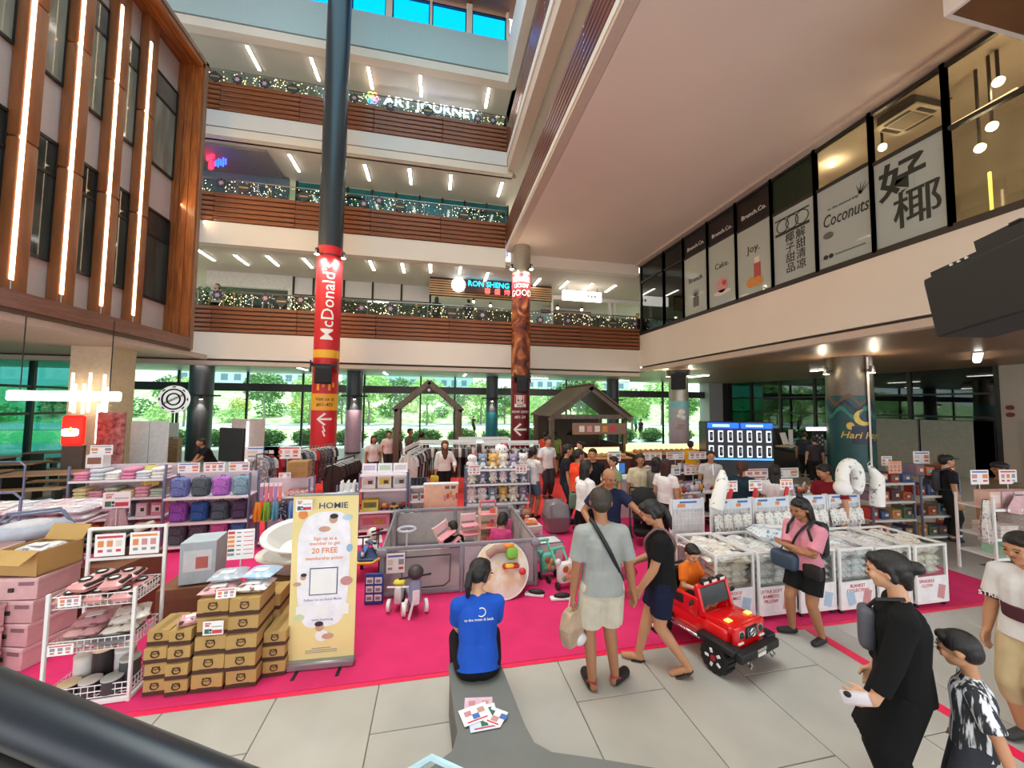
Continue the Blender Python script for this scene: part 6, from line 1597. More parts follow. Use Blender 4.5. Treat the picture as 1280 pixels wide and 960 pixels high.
# ---- clothes rails
gc = [('#8a8f94', '#d8d8d4', 'grey white patterned'), ('#5f6a72', '#b8bcc0', 'slate patterned'), ('#c8c4bc', '#6a6a70', 'pale patterned'), ('#c03038', None, 'red'), ('#5a4a50', '#8a7a80', 'plum patterned'), ('#6a5a48', '#a09078', 'brown patterned'), ('#4a5260', '#9aa4b0', 'blue grey patterned'), ('#3a3a40', '#7a7a80', 'charcoal patterned'), ('#b0a8a0', '#e8e4e0', 'beige patterned'), ('#2c2a2c', None, 'black')]
cr = clothes_rail('steel rail packed with patterned childrens dresses', (-3.55, 11.2, 0), R(66), 2.7, 1.42)
for i in range(20):
    c, d_, n_ = gc[i % 10]; c, d_, n_ = gc[3] if i == 6 else (c, d_, n_)
    put('hanging_garment', f'{n_} childrens garment on the packed steel rail, {ordinal(i)} from the near end', 'garment', g_garment(.46, .80+.08*(i % 3), c, d_), W(cr, (-1.25+.13*i, 0, 1.36)), R(66+90)+rng.uniform(-.2, .2), 'garments on the packed steel rail')
cr = clothes_rail('dark clothes rail beside the red carpet', (-2.15, 9.9, 0), R(78), 1.2, 1.3, M_blk)
for i in range(9): put('hanging_garment', f'dark maroon garment on the short dark rail, {ordinal(i)} from the near end', 'garment', g_garment(.44, .95, '#2c1a1c' if i % 2 else '#3a2a26'), W(cr, (-.5+.12*i, 0, 1.24)), R(78+90)+rng.uniform(-.15, .15), 'dark garments on the short rail')
# ---- toy shelf with picture boards
t = shelf_unit('grey pink shelf with picture boards and toys next to the playpen', (-1.0, 8.35, 0), R(0), .96, .42, (.10, .46, .90, 1.20), 1.24)
for i, c in enumerate(('#d8c0b4', '#d9c24a', '#b8c0b8')): put('picture_board', f'{("cream deer", "yellow", "grey green")[i]} picture board on the top of the toy shelf', 'board', g_box(.27, .03, .25, '#e8e4e0', c, '#5a4038'), W(t, (-.31+.31*i, -.05, .901)), 0)
for i in range(3): put('paper_set', f'pale sheet of print samples above the toy shelf, {ordinal(i)} from the left', 'poster', g_box(.29, .02, .2, '#efeeee', ('#c8bcd4', '#b8d4bc', '#d4c8c8')[i]), W(t, (-.31+.31*i, .0, 1.201)), 0)
put('toy_box', 'yellow printed toy box on the middle board of the toy shelf', 'box', g_box(.32, .2, .22, '#d8c850', '#7a6a40', '#4a6a4a'), W(t, (-.26, -.03, .461)))
def g_toycar(c, c2):
    def f():
        r = [('body', MB().rbox((0, 0, .06), (.17, .09, .06), .02, 2).mesh('body', cm(c, .35))), ('cabin', MB().rbox((-.01, 0, .11), (.09, .08, .06), .02, 2).mesh('cabin', cm(c2, .3)))]
        for x in (-.055, .055):
            for y in (-.045, .045): r.append(('wheel', MB().cyl((x, y-.012, .03), (x, y+.012, .03), .03, n=10).mesh('wheel', M_inkk)))
        return r
    return parts_of(('car', c, c2), f)
for i, (c, c2, n_) in enumerate((('#d04030', '#f0c040', 'red'), ('#e8b030', '#3a3a3a', 'yellow'), ('#3a3a3e', '#c04040', 'black'))): put('toy_car', f'{n_} toy car on the middle board of the toy shelf', 'toy', g_toycar(c, c2), W(t, (.02+.19*i, -.06, .461)), R(10*i))
put('toy_box', 'large pink and mustard toy box on the lowest board of the toy shelf', 'box', g_box(.58, .2, .28, '#d8a0a8', '#c87080', '#b8963a'), W(t, (-.16, -.03, .101)))
put('plush_toy', 'brown plush on the lowest board of the toy shelf', 'toy', g_plush(.3, '#a8704a'), W(t, (.3, -.03, .101)))
# side shelf with bottles
t = shelf_unit('narrow side shelf of water bottles left of the toy shelf', (-1.72, 8.4, 0), 0, .40, .36, (.12, .42, .84), 1.0, shelf=M_wm)
for k, z in enumerate((.84, .42)):
    for i in range(6): put('bottle', f'{("white", "clear grey")[k]} bottle on the {("upper", "lower")[k]} board of the narrow side shelf, {ordinal(i)}', 'bottle', g_bottle(.035, .22, ('#e8e6e2', '#a0a0b4')[k]), W(t, (-.12+.12*(i % 3), -.08+.12*(i//3), z+.001)), 0, 'bottles on the side shelf')
t = shelf_unit('narrow side shelf of dark mugs right of the toy shelf', (-.30, 8.4, 0), 0, .38, .36, (.30, .62, .92), 1.05, shelf=M_wm)
for i in range(4): put('canister', f'dark canister on the mug shelf, {ordinal(i)} from the left', 'canister', g_tin(.04, .16, '#30333a', '#22252a'), W(t, (-.12+.08*i, -.04, .921)), 0, 'dark canisters on the mug shelf')
for i in range(4): put('baby_shoe_pack', f'white shoe pack on the mug shelf, {("upper", "lower")[i//2]} board {("left", "right")[i % 2]}', 'packet', g_box(.14, .2, .14, '#e4e0dc', '#b04848', '#6a6a70'), W(t, (-.09+.17*(i % 2), -.03, (.621, .301)[i//2])), R(12))
put('toy_box', 'green and white nappy pack stack on the carpet beside the toy shelf', 'box', g_box(.3, .26, .36, '#d8e4d4', '#7ab06a', '#e8efe8'), (-.52, 7.75, .009), R(-8))
t = thing('potty', 'white potty cup on top of the green and white pack', 'potty', (-.50, 7.75, .372), 0); MB().lathe([(.07, 0), (.10, .10), (.13, .14), (.11, .15)], n=16).build('bowl', M_tub, t); MB().lathe([(.05, .15), (.06, .22), (.05, .24)], n=12).build('lid', mat('potty_green', '#3a6a50', .4), t)
# peach display panel behind the pen
t = thing('display_poster', 'peach coloured display panel with small portraits behind the playpen', 'sign', (.16, 8.05, 0), R(0))
MB().rbox((0, 0, .76), (.70, .06, .52), .02).build('panel', mat('peach_panel', '#e8b79a', .5), t); MB().rbox((0, 0, 1.0), (.72, .08, .06), .02).build('top_edge', M_card, t)
for i in range(2):
    for j in range(1): MB().box((.12+.13*i, -.034, .93), (.09, .004, .06)).build('portrait_print', mat('print_brown', '#7a5a50', .6), t)
for i in range(5): MB().box((.08+.06*i, -.034, .72+.03*(i % 3)), (.05, .004, .12-.02*(i % 2))).build('stack_print', (M_pk, M_inkr, M_po)[i % 3], t)
for s in (-1, 1): MB().box((s*.3, 0, .25), (.03, .03, .5)).build('leg', M_wm, t)
# ---- plush shelf
t = shelf_unit('tall blue grey shelf crowded with plush toys', (1.42, 8.55, 0), R(0), 1.46, .46, (.12, .48, .90, 1.22), 1.26, shelf=mat('shelf_bluegrey', '#a9b0bc', .5))
pl = [('#f2efec', '#f6e6e0', 'bow', 'white kitten'), ('#eeeae4', '#e8c8c0', 'round', 'cream bear'), ('#e8dcc8', '#fff4e8', 'round', 'beige dog'), ('#8f9cb0', '#f0f0f0', 'round', 'grey penguin'), ('#f0d8dc', '#fbeef0', 'long', 'pink rabbit'), ('#9a8ea8', '#e8e0ea', 'round', 'mauve hippo'), ('#e0b060', '#f4e4c0', 'round', 'yellow dog')]
for k, (z, n, s) in enumerate(((1.221, 6, .36), (.901, 6, .29), (.481, 6, .36), (.121, 6, .30))):
    for i in range(n):
        c, b_, e_, n_ = pl[(i*3+k*2) % 7]
        put('plush_toy', f'{n_} plush toy on the {("top", "upper", "middle", "lowest")[k]} board of the plush shelf, {ordinal(i)} from the left', 'toy', g_plush(s, c, b_, e_), W(t, (-.58+.235*i, -.06+.04*(i % 2), z)), R(rng.uniform(-15, 15)), 'plush toys on the tall shelf')
for i, x in enumerate((-.55, .5)): card(W(t, (x, -.245, 1.12)), .26, .2, f'price card on the {("left", "right")[i]} of the plush shelf', 0, 0, 1+2*i)
put('plush_toy', 'large white kitten plush with a pink bow on top of the plush shelf', 'toy', g_plush(.50, '#f4f1ee', '#f8eeea', 'bow'), W(t, (.10, .12, 1.30)), 0)
for i in range(5): put('cushion_book', f'pale green cushion book in front of the plush shelf, {ordinal(i)} from the left', 'book', g_box(.07, .24, .36, '#dfeadb', '#7fb57a'), (.72+.085*i, 8.12, .009), R(3), 'cushion books before the plush shelf')
for i in range(4): put('plush_toy', f'{("pink dog", "white bear", "grey cat", "brown bear")[i]} plush sitting on the carpet before the plush shelf', 'toy', g_plush(.42, ('#e6b8b8', '#efe9e4', '#a8acb4', '#a8785c')[i], '#f6efe8', ('long', 'round', 'round', 'round')[i]), (1.28+.24*i, 8.12, .009), R(-5))

# ================================================================== PLAYPEN
PX0, PX1, PY0, PY1, PH = -.66, 1.50, 5.50, 7.38, .66
t = thing('playpen', 'large grey mesh playpen with children and toys inside', 'playpen', ((PX0+PX1)/2, (PY0+PY1)/2, 0))
w, d = PX1-PX0, PY1-PY0
M_pen = mat('pen_grey', '#8b8890', .7, bump=.2, bscale=60); M_mesh = glass('pen_mesh', '#d3cdd2', .0, rough=.5, op=.42, opc='#b9b1b6'); M_penf = mat('pen_panel', '#b1a9ae', .8, bump=.3, bscale=8)
MB().tube([(-w/2, -d/2, PH), (w/2, -d/2, PH), (w/2, d/2, PH), (-w/2, d/2, PH)], .032, 8, True).build('top_rim', M_pen, t)
MB().tube([(-w/2, -d/2, .05), (w/2, -d/2, .05), (w/2, d/2, .05), (-w/2, d/2, .05)], .03, 8, True).build('bottom_rim', M_pen, t)
for x in (-w/2, 0, w/2):
    for y in ((-d/2, d/2) if x == 0 else (-d/2, 0, d/2)): MB().rbox((x, y, PH/2), (.07, .06, PH), .02).build('post', M_pen, t)
for x in (-w/2, w/2):
    for y in (-d/2, d/2): MB().rbox((x, y, PH-.04), (.14, .14, .12), .05, 2).build('corner_pad', M_pen, t)
for (a, b) in (((-w/2, -d/2), (0, -d/2)), ((0, -d/2), (w/2, -d/2)), ((-w/2, d/2), (0, d/2)), ((0, d/2), (w/2, d/2)), ((-w/2, -d/2), (-w/2, 0)), ((-w/2, 0), (-w/2, d/2)), ((w/2, -d/2), (w/2, 0)), ((w/2, 0), (w/2, d/2))):
    cx, cy = (a[0]+b[0])/2, (a[1]+b[1])/2; hx = abs(a[0]-b[0]) or .01; hy = abs(a[1]-b[1]) or .01
    MB().box((cx, cy, PH/2+.02), (hx-.06 if hx > .1 else .008, hy-.06 if hy > .1 else .008, PH-.12)).build('mesh_panel', M_mesh if (hy < .1 and cy < 0 and cx < 0) else M_penf, t)
MB().tube([(-w/2+.25, -d/2-.02, .42), (-w/2+.28, -d/2-.02, .16), (-w/2+.36, -d/2-.02, .12), (-.25, -d/2-.02, .12), (-.17, -d/2-.02, .18), (-.16, -d/2-.02, .54), (-w/2+.26, -d/2-.02, .54)], .008, 6, True).build('door_zip', M_blk, t)
MB().rbox((0, 0, .02), (w-.12, d-.12, .03), .01).build('floor_mat', mat('play_mat', '#d9c8b4', .7, var=.3, scale=2.2, color2='#e8dfd4'), t)
card((-.48, PY0-.06, .36), .24, .26, 'price card hung on the left front of the playpen', 0, 0, 0)
def pen_toy(px, py, z=.06): p = onz(px, py, z); return p
def g_chair_toy():
    def f():
        mp = cm('#e79aa8', .5); r = []
        for x in (-.13, .13):
            for y in (-.12, .12): r.append(('leg', MB().cyl((x*1.1, y*1.1, 0), (x, y, .3 if y < 0 else .62), .014, n=8).mesh('leg', cm('#e8d8c8', .5))))
        r += [('seat', MB().rbox((0, 0, .3), (.32, .30, .03), .01).mesh('seat', mp)), ('tray', MB().rbox((0, -.02, .44), (.30, .2, .02), .008).mesh('tray', mp)), ('backrest', MB().rbox((0, .12, .54), (.26, .03, .14), .01).mesh('backrest', cm('#efc4c8', .5)))]
        return r
    return parts_of(('ptoy',), f)
put('doll_chair', 'pink and cream doll high chair tipped over in the playpen', 'toy', g_chair_toy(), (.42, 6.55, .10), R(20), ry=R(-28))
put('toy_table', 'upright pink doll high chair in the playpen', 'toy', g_chair_toy(), (.66, 6.95, .04), R(10))
t = thing('toy_kitchen', 'tall pink toy kitchen trolley in the playpen', 'toy', (1.0, 7.05, .04), R(0))
for x in (-.15, .15):
    for y in (-.1, .1): MB().box((x, y, .36), (.025, .025, .72)).build('post', cm('#e8c8b8', .5), t)
for z in (.12, .36, .60): MB().rbox((0, 0, z), (.33, .24, .03), .01).build('tray', cm('#ee9f9f', .5), t)
MB().tube([(-.15, 0, .72), (-.13, 0, .82), (.13, 0, .82), (.15, 0, .72)], .022, 8).build('handle', cm('#e06a7a', .5), t)
for i in range(3): put('toy_pan', f'small coral toy pot on the pink trolley, {ordinal(i)} board up', 'toy', g_tin(.05, .07, '#e0705a', '#d85a4a'), (1.0+.04*i, 7.02, .04+.136+.24*i))
t = thing('toy_steering', 'pale round toy ring on a stick at the left of the playpen', 'toy', (-.42, 6.65, .04), 0); MB().cyl((0, 0, 0), (0, 0, .5), .014, n=8).build('stick', M_wm, t); MB().tube([(.14*math.cos(a), .14*math.sin(a), .51) for a in [2*PI*i/18 for i in range(18)]], .022, 8, True).build('ring', mat('ring_lilac', '#c9c4d4', .5), t)
t = thing('play_gym', 'round cream play gym mat with a green and red toy leaning on the playpen front', 'toy', (.97, 5.17, .012), 0); t.rotation_euler = (R(62), 0, 0)
MB().lathe([(.0, 0), (.36, 0), (.38, .015), (.36, .03), (.0, .035)], (0, .37, 0), 28).build('mat', mat('gym_mat', '#e9e0d2', .8, var=.25, scale=4, color2='#dcc09c', pos=(.45, .6)), t)
MB().tube([(.375*math.cos(a), .37+.375*math.sin(a), .02) for a in [2*PI*i/28 for i in range(28)]], .012, 6, True).build('rim', M_wm, t)
MB().tube([(-.2, .56, .06), (-.08, .63, .09), (.06, .63, .09)], .06, 10).build('bolster', mat('bolster_brown', '#a88678', .8), t)
MB().rbox((.14, .56, .10), (.17, .17, .14), .05, 2).build('toy_block', mat('toy_green', '#7ab840', .5), t); MB().rbox((.10, .65, .12), (.15, .06, .1), .02).build('toy_lid', mat('toy_orange', '#ef8a30', .5), t)
MB().rbox((.12, .40, .06), (.24, .07, .05), .02).build('toy_red', mat('toy_red', '#cf3030', .5), t); MB().rbox((.10, .40, .09), (.12, .06, .04), .015).build('toy_yellow', mat('toy_yellow', '#f0d040', .5), t); MB().ball((.28, .32, .06), .05, 10, 8).build('toy_ball', MATS['toy_red'], t)
put('play_cushion', 'striped green and pink cushion panel at the back of the playpen', 'cushion', g_box(.5, .08, .5, '#c9c4b8', '#8a9a80', '#d87a9a'), (1.05, 7.28, .04), 0)
put('play_cushion', 'pink cushion panel at the back right of the playpen', 'cushion', g_box(.4, .06, .45, '#d0608a', '#c8507c'), (1.28, 7.16, .04), R(-20))

# ---- toys around the pen
t = thing('ride_on_toy', 'white and grey penguin ride on toy in front of the playpen', 'toy', onz(518, 768)+Vector((0, 0, .008)), R(12))
MB().rbox((0, 0, .28), (.15, .16, .34), .06, 3).build('body', mat('toy_greyblue', '#8d98b4', .5), t); MB().ball((0, -.02, .52), (.10, .10, .09), 12, 10).build('head', mat('toy_darkbrown', '#3a3434', .5), t)
MB().cyl((-.2, 0, .46), (.2, 0, .46), .014, n=8).build('handlebar', M_blk, t); MB().rbox((0, -.09, .24), (.09, .02, .18), .01).build('front_plate', M_wm, t); MB().rbox((0, .22, .16), (.12, .34, .06), .03, 2).build('seat', MATS['toy_greyblue'], t)
for x in (-.14, .14): MB().cyl((x-.02, 0, .08), (x+.02, 0, .08), .08, n=16).build('wheel', M_wm, t)
MB().cyl((-.02, .34, .07), (.02, .34, .07), .07, n=16).build('wheel', M_wm, t)
MB().box((-.06, -.1, .10), (.02, .04, .3), ry=R(14)).build('footrest', M_wm, t)
t = thing('ride_on_toy', 'low white balance bike with a yellow clip in front of the playpen', 'toy', onz(497, 765)+Vector((0, 0, .008)), R(-8))
MB().rbox((0, .06, .2), (.1, .2, .22), .04, 2).build('body', M_house, t); MB().rbox((0, .05, .34), (.14, .1, .05), .02).build('saddle', mat('toy_yellowclip', '#e8d040', .5), t)
for x in (-.11, .11): MB().cyl((x-.02, 0, .075), (x+.02, 0, .075), .075, n=14).build('wheel', M_wm, t)
MB().cyl((0, .24, .07), (.03, .24, .07), .07, n=14).build('wheel', M_inkk, t); MB().cyl((-.14, 0, .3), (.14, 0, .3), .012, n=8).build('handlebar', M_wm, t)
t = thing('product_board', 'blue folding display board with six picture labels beside the playpen', 'sign', onz(467, 756)+Vector((0, 0, .008)), R(-6))
MB().rbox((0, 0, .2), (.24, .03, .4), .01).build('board', mat('board_blue', '#2c4a9a', .5), t)
for i in range(2):
    for j in range(3): MB().box((-.055+.11*i, -.017, .09+.11*j), (.09, .004, .08)).build('picture_print', M_card, t); MB().box((-.055+.11*i, -.02, .085+.11*j), (.06, .004, .04)).build('icon_print', M_inkg, t)
t = thing('toy_stand', 'low blue and grey toy stand with a yellow bow bar', 'toy', (-.93, 6.3, .008), R(-4))
MB().rbox((0, 0, .30), (.42, .5, .05), .02).build('top', mat('stand_navy', '#33466e', .5), t); MB().tube([(-.2, -.26, .34), (-.1, -.34, .3), (.1, -.34, .3), (.2, -.26, .34)], .022, 8).build('bow_bar', mat('stand_yellow', '#e8b030', .5), t)
for x in (-.18, .18):
    for y in (-.2, .2): MB().box((x, y, .14), (.04, .04, .28)).build('leg', M_blk, t)
for i, (x, y, c, n_) in enumerate(((-1.02, 6.25, '#5a7fc0', 'blue'), (-.86, 6.35, '#c0c4cc', 'grey'), (-.95, 6.5, '#3a4a6a', 'dark'))):
    t = thing('toy_scooter', f'small {n_} toy scooter on the low toy stand', 'toy', (x, y, .34), R(20*i))
    MB().rbox((0, 0, .07), (.09, .28, .03), .01).build('deck', cm(c, .4), t); MB().cyl((0, -.12, .08), (0, -.15, .3), .012, n=8).build('stem', M_rail, t); MB().cyl((-.1, -.15, .3), (.1, -.15, .3), .014, n=8).build('handlebar', M_blk, t)
    for y2 in (-.12, .12): MB().cyl((-.02, y2, .04), (.02, y2, .04), .04, n=12).build('wheel', M_wm, t)
t = thing('toy_scooter', 'white and red baby walker on the carpet behind the toy stand', 'toy', (-1.05, 6.95, .009), R(10)); MB().rbox((0, 0, .3), (.4, .4, .06), .03).build('tray', M_wm, t); MB().ball((.05, -.05, .42), (.1, .1, .1), 12, 8).build('toy_head', cm('#e8e0dc'), t); MB().cyl((.12, -.1, .32), (.12, -.1, .52), .03, n=8).build('red_handle', cm('#c83038', .4), t)
for a in range(4): MB().cyl((.18*math.cos(a*PI/2+.78), .18*math.sin(a*PI/2+.78), .02), (.15*math.cos(a*PI/2+.78), .15*math.sin(a*PI/2+.78), .3), .02, n=8).build('leg', cm('#5a7fc0'), t)
# push walkers at the right of the pen
for i, (px, py, rz) in enumerate(((706, 735, R(14)), (684, 722, R(10)))):
    p = onz(px, py); t = thing('push_walker', f'{("animal picture", "mint")[i]} push along walker toy right of the playpen', 'toy', (p.x, p.y, .008), rz)
    MB().rbox((0, 0, .22), (.25, .14, .30), .06, 2).build('front_panel', (M_tub, mat('toy_mint', '#5cb8a0', .45))[i], t)
    for s in (-1, 1):
        MB().ball((s*.11, 0, .38), (.045, .04, .045), 10, 8).build('ear', M_tub if i == 0 else MATS['toy_mint'], t)
        MB().cyl((s*.12-.0, -.02, .05), (s*.12+s*.03, -.02, .05), .055, n=14).build('wheel', M_inkk, t); MB().cyl((s*.13-.0, .22, .05), (s*.13+s*.03, .22, .05), .055, n=14).build('wheel', M_inkk, t)
        MB().cyl((s*.10, .05, .3), (s*.10, .22, .48), .018, n=8).build('handle_arm', MATS.get('toy_mint') or mat('toy_mint', '#5cb8a0', .45), t)
    MB().cyl((-.13, .22, .48), (.13, .22, .48), .022, n=8).build('handle', MATS['toy_mint'], t)
    for k, (x, z, q, c) in enumerate(((-.03, .29, .05, '#b86a3c'), (.04, .26, .045, '#e0b080'), (.0, .18, .05, '#e89a80'), (-.05, .16, .04, '#6ab070'), (.06, .16, .035, '#d8d060'))): MB().ball((x, -.07, z), (q, .014, q), 10, 6).build('animal_print', cm(c, .5), t)
t = thing('storage_tub', 'white fold out tub with a dark rim right of the playpen', 'tub', (1.95, 6.35, .008), R(6)); MB().rbox((0, 0, .17), (.42, .36, .32), .03, 2).build('tub', M_tub, t); MB().tube([(-.21, -.18, .34), (.21, -.18, .34), (.21, .18, .34), (-.21, .18, .34)], .012, 6, True).build('rim', M_bm, t)
put('product_box', 'white carton with an orange packet on top beside the playpen', 'carton', g_box(.36, .3, .36, '#e6e2de', '#d8cfcc', '#c88a7a'), (1.85, 7.15, .009), R(10)); put('bedding_packet', 'orange wrapped packet on the white carton', 'packet', g_pack(.26, .2, .1, '#ef8a5c', 2), (1.85, 7.15, .372))
# shoes on the carpet
for i, (px, py, rz) in enumerate(((668, 745, R(70)), (700, 750, R(85)), (612, 765, R(120)))):
    p = onz(px, py); t = thing('shoe', f'{("black slip on shoe with white sole near the playpen", "black shoe near the man in grey", "worn beige shoe near the seated woman")[i]}', 'shoe', (p.x, p.y, .008), rz)
    MB().rbox((0, 0, .018), (.10, .27, .036), .016, 2).build('sole', M_wm, t); MB().ball((0, -.03, .05), (.045, .12, .04), 12, 8).build('upper', (M_blk, M_blk, cm('#a89a8c'))[i], t)
t = thing('plastic_bag', 'large grey plastic bag of goods standing on the pink carpet', 'bag', onz(695, 665)+Vector((0, 0, .008)), 0)
mb = pillow_mesh(.5, .5, .7, 10, 4); mb.build('bag', glass('bag_film', '#b8b4b8', .12, rough=.25, op=.55, opc='#9a969a'), t); MB().rbox((.05, .0, .3), (.3, .3, .4), .08, 2).build('contents', cm('#7a6a5c'), t)
# ================================================================== RIGHT: BEDDING BINS
rng = random.Random(41)
G_bin = glass('bin_acrylic', '#f4f6f4', .03, rough=.05)
bins = []
BX0, BW_, BY, BD, BH = 3.40, .583, 4.13, .78, .83
names = ['waterproof mat', 'baby pillow', 'bolster', 'blanket', 'pillow cover', 'swaddle']
txts = [('WATERPROOF', 'FITTING MAT'), ('EXTRA SOFT', 'BAMBOO', 'PILLOW'), ('BAMBOO', 'BOLSTER'), ('BLANKET', 'COLLECTION'), ('COTTON', 'SHEETS'), ('SWADDLE', 'CLOTH')]
pc = [('#e6ddd0', '#cbb89c'), ('#dcdcda', '#a8a8a8'), ('#e8e4e2', '#b8b0b0'), ('#e2e2e6', '#a4a8b4'), ('#e9e7e6', '#c0bcc0'), ('#ece6d8', '#b89c6c')]
for i in range(6):
    x = BX0+BW_*(i+.5); yb = BY-.035*i
    t = thing('display_bin', f'white framed acrylic bin of {names[i]} packets, {ordinal(i)} from the red toy car', 'bin', (x, yb+BD/2, 0)); bins.append(t)
    w, d, h = BW_-.02, BD, BH
    for a in (-1, 1):
        for b in (-1, 1): MB().rbox((a*(w/2-.014), b*(d/2-.014), .06+(h-.06)/2), (.03, .03, h-.06), .004).build('upright', M_wm, t); MB().ball((a*(w/2-.04), b*(d/2-.04), .03), .028, 8, 6).build('caster', M_blk, t)
    for z in (.075, h-.014):
        for b in (-1, 1): MB().box((0, b*(d/2-.014), z), (w-.05, .028, .028)).build('rail', M_wm, t); MB().box((b*(w/2-.014), 0, z), (.028, d-.05, .028)).build('rail', M_wm, t)
    MB().box((0, 0, .08), (w-.04, d-.04, .014)).build('floor_panel', M_wm, t)
    MB().box((0, -d/2+.012, .60), (w-.06, .005, .40)).build('front_pane', G_bin, t); MB().box((-w/2+.012, 0, .45), (.005, d-.06, .68)).build('side_pane', G_bin, t)
    MB().box((0, -d/2+.006, .25), (w-.06, .006, .32)).build('poster', mat('bin_poster', '#e9e4e6', .5), t)
    for k, q in enumerate(txts[i]): text('lettering', q, .058, M_inkr, t, (-.10 if i != 3 else 0, -d/2+.001, .35-.06*k), STAND, depth=.002, bold=.015)
    for k in range(2 if i == 3 else 1): MB().box((.15-.26*k, -d/2+.001, .20), (.12, .003, .18), ry=R(14-28*k)).build('picture_print', (mat('poster_blue', '#a9c4d8', .5), M_pk)[(i+k) % 2], t)
    for k in range(15):
        c = pc[i]; low = k >= 9; kk = k-9
        if low: pos = (x-.12+.24*(kk % 2), yb+.17, .40+.085*(kk//2))
        else: pos = (x-.17+.17*(k % 3)+rng.uniform(-.02, .02), yb+.16+.24*(k//3), .665+.04*(k % 2))
        put('bedding_packet', f'{names[i]} packet {"low against the front" if low else "heaped on top"} in the {ordinal(i)} acrylic bin, {ordinal(kk if low else k)}', 'packet', g_pack(.25, .24, .10, c[0], k % 4, ('#8fa0b4' if k % 3 == 0 else '#d4a4ac' if k % 3 == 1 else c[1])), pos, rng.uniform(-.5, .5) if not low else rng.uniform(-.1, .1), 'packets in the acrylic bins', rx=rng.uniform(-.15, .15))
put('bedding_packet', 'big white pillow with blue dots lying across the second acrylic bin', 'pillow', g_pack(.62, .36, .20, '#e6eaee', 2, '#7f9ab8'), (4.72, 4.55, .79), R(-15))
# ---- white mesh gondolas behind the bins
def gondola(label, x0, x1, y, h, n):
    t = thing('display_gondola', label, 'rack', ((x0+x1)/2, y, 0)); w = x1-x0
    for a in (-1, 1): MB().box((a*(w/2-.015), 0, h/2), (.03, .04, h)).build('upright', M_wm, t); MB().box((a*(w/2-.015), 0, .02), (.04, .4, .04)).build('foot', M_wm, t)
    mb = MB(); m_ = int(w/.06)
    for i in range(m_+1): mb.box((-w/2+w*i/m_, 0, h*.5), (.005, .005, h-.1))
    for j in range(14): mb.box((0, 0, .1+(h-.15)*j/13), (w-.03, .005, .005))
    mb.build('wire_grid', M_wm, t); MB().box((0, .012, h*.5), (w-.04, .006, h-.08)).build('back_panel', mat('gondola_back', '#d9d6d6', .6), t)
    MB().box((0, -.03, h-.08), (w-.05, .006, .15)).build('header_strip', mat('header_pale', '#d6dfe8', .5), t)
    for k in range(n): 
        MB().box((-w/2+w*(k+.5)/n, -.035, h-.05), (w/n*.5, .004, .03)).build('header_print', M_inkb, t); MB().box((-w/2+w*(k+.3)/n, -.035, h-.10), (w/n*.22, .004, .05)).build('price_print', M_inko, t)
    return t
gondola('white mesh display panel by the stroller', 3.52, 4.10, 5.2, 1.25, 1)
segs = [(4.14, 4.86), (4.88, 5.56), (5.58, 6.28), (6.30, 6.98)]
for i, (a, b) in enumerate(segs):
    g = gondola(f'white mesh display panel behind the acrylic bins, {ordinal(i)} from the left', a, b, 5.10, 1.25, 2)
    for k in range(4): put('hanging_pack', f'white dotted bedding bag hung on the {ordinal(i)} mesh panel, {ordinal(k)} from the left', 'packet', parts_of(('hang', (i+k) % 3), lambda: [('bag', pillow_mesh(.155, .25, .07, 6, k).mesh('bag', mat('hangbag_%d' % ((i+k) % 3), '#ebe8e0', .5, var=0, scale=26, pos=(.54, .64), color2=('#7a7a80', '#b09078', '#8a94a0')[(i+k) % 3]))), ('clip', MB().box((0, .13, .04), (.06, .02, .02)).mesh('clip', M_wm))]), (a+.09+.165*k, 5.06, .88), 0, 'bags on the mesh panels', rx=R(80))
# long plush bolsters hung from the panels
for i, (x, y, z, L, rz) in enumerate(((4.16, 5.0, 1.55, .75, 12), (6.62, 4.98, 1.5, .5, -20), (7.08, 4.9, 1.55, .85, -4))):
    t = thing('bolster', f'{("white star printed bolster leaning on the first mesh panel", "white spotted bolster ring on the fourth mesh panel", "long white printed bolster at the right end of the mesh panels")[i]}', 'bolster', (x, y, z), 0)
    m_ = mat('bolster_print', '#f0eee8', .8, var=0, scale=16, pos=(.60, .66), color2='#8a8a92')
    if i == 1: MB().tube([(.16*math.cos(a), -.03, .02+.24*math.sin(a)) for a in [R(-60)+R(300)*k/16 for k in range(17)]], .09, 10).build('ring', m_, t); MB().ball((-.28, -.12, -.1), .12, 12, 8).build('end', M_card, t)
    else: MB().tube([(0, 0, -L*.55), (.02*(i == 0)*5, -.02, 0), (.03*(1 if i == 0 else -1)*4, 0, L*.2)], .09, 12, rr=[.1, .09, .03]).build('cushion', m_, t)
    MB().tube([(0, .04, L*.1), (0, .06, L*.3), (0, .12, L*.2)], .008, 5).build('hook', M_wm, t)
for i, px in enumerate((908, 943, 988)):
    p = onz(px, 606, 1.42); t = card((p.x, 5.16, 0), .24, .17, f'printed card with a red ribbon above the mesh panels, {ordinal(i)} from the left', 0, 0, i+1, post=1.33)
    MB().box((-.02, -.012, 1.30), (.06, .02, .16), ry=R(15)).build('ribbon', cm('#d02030', .5), t)
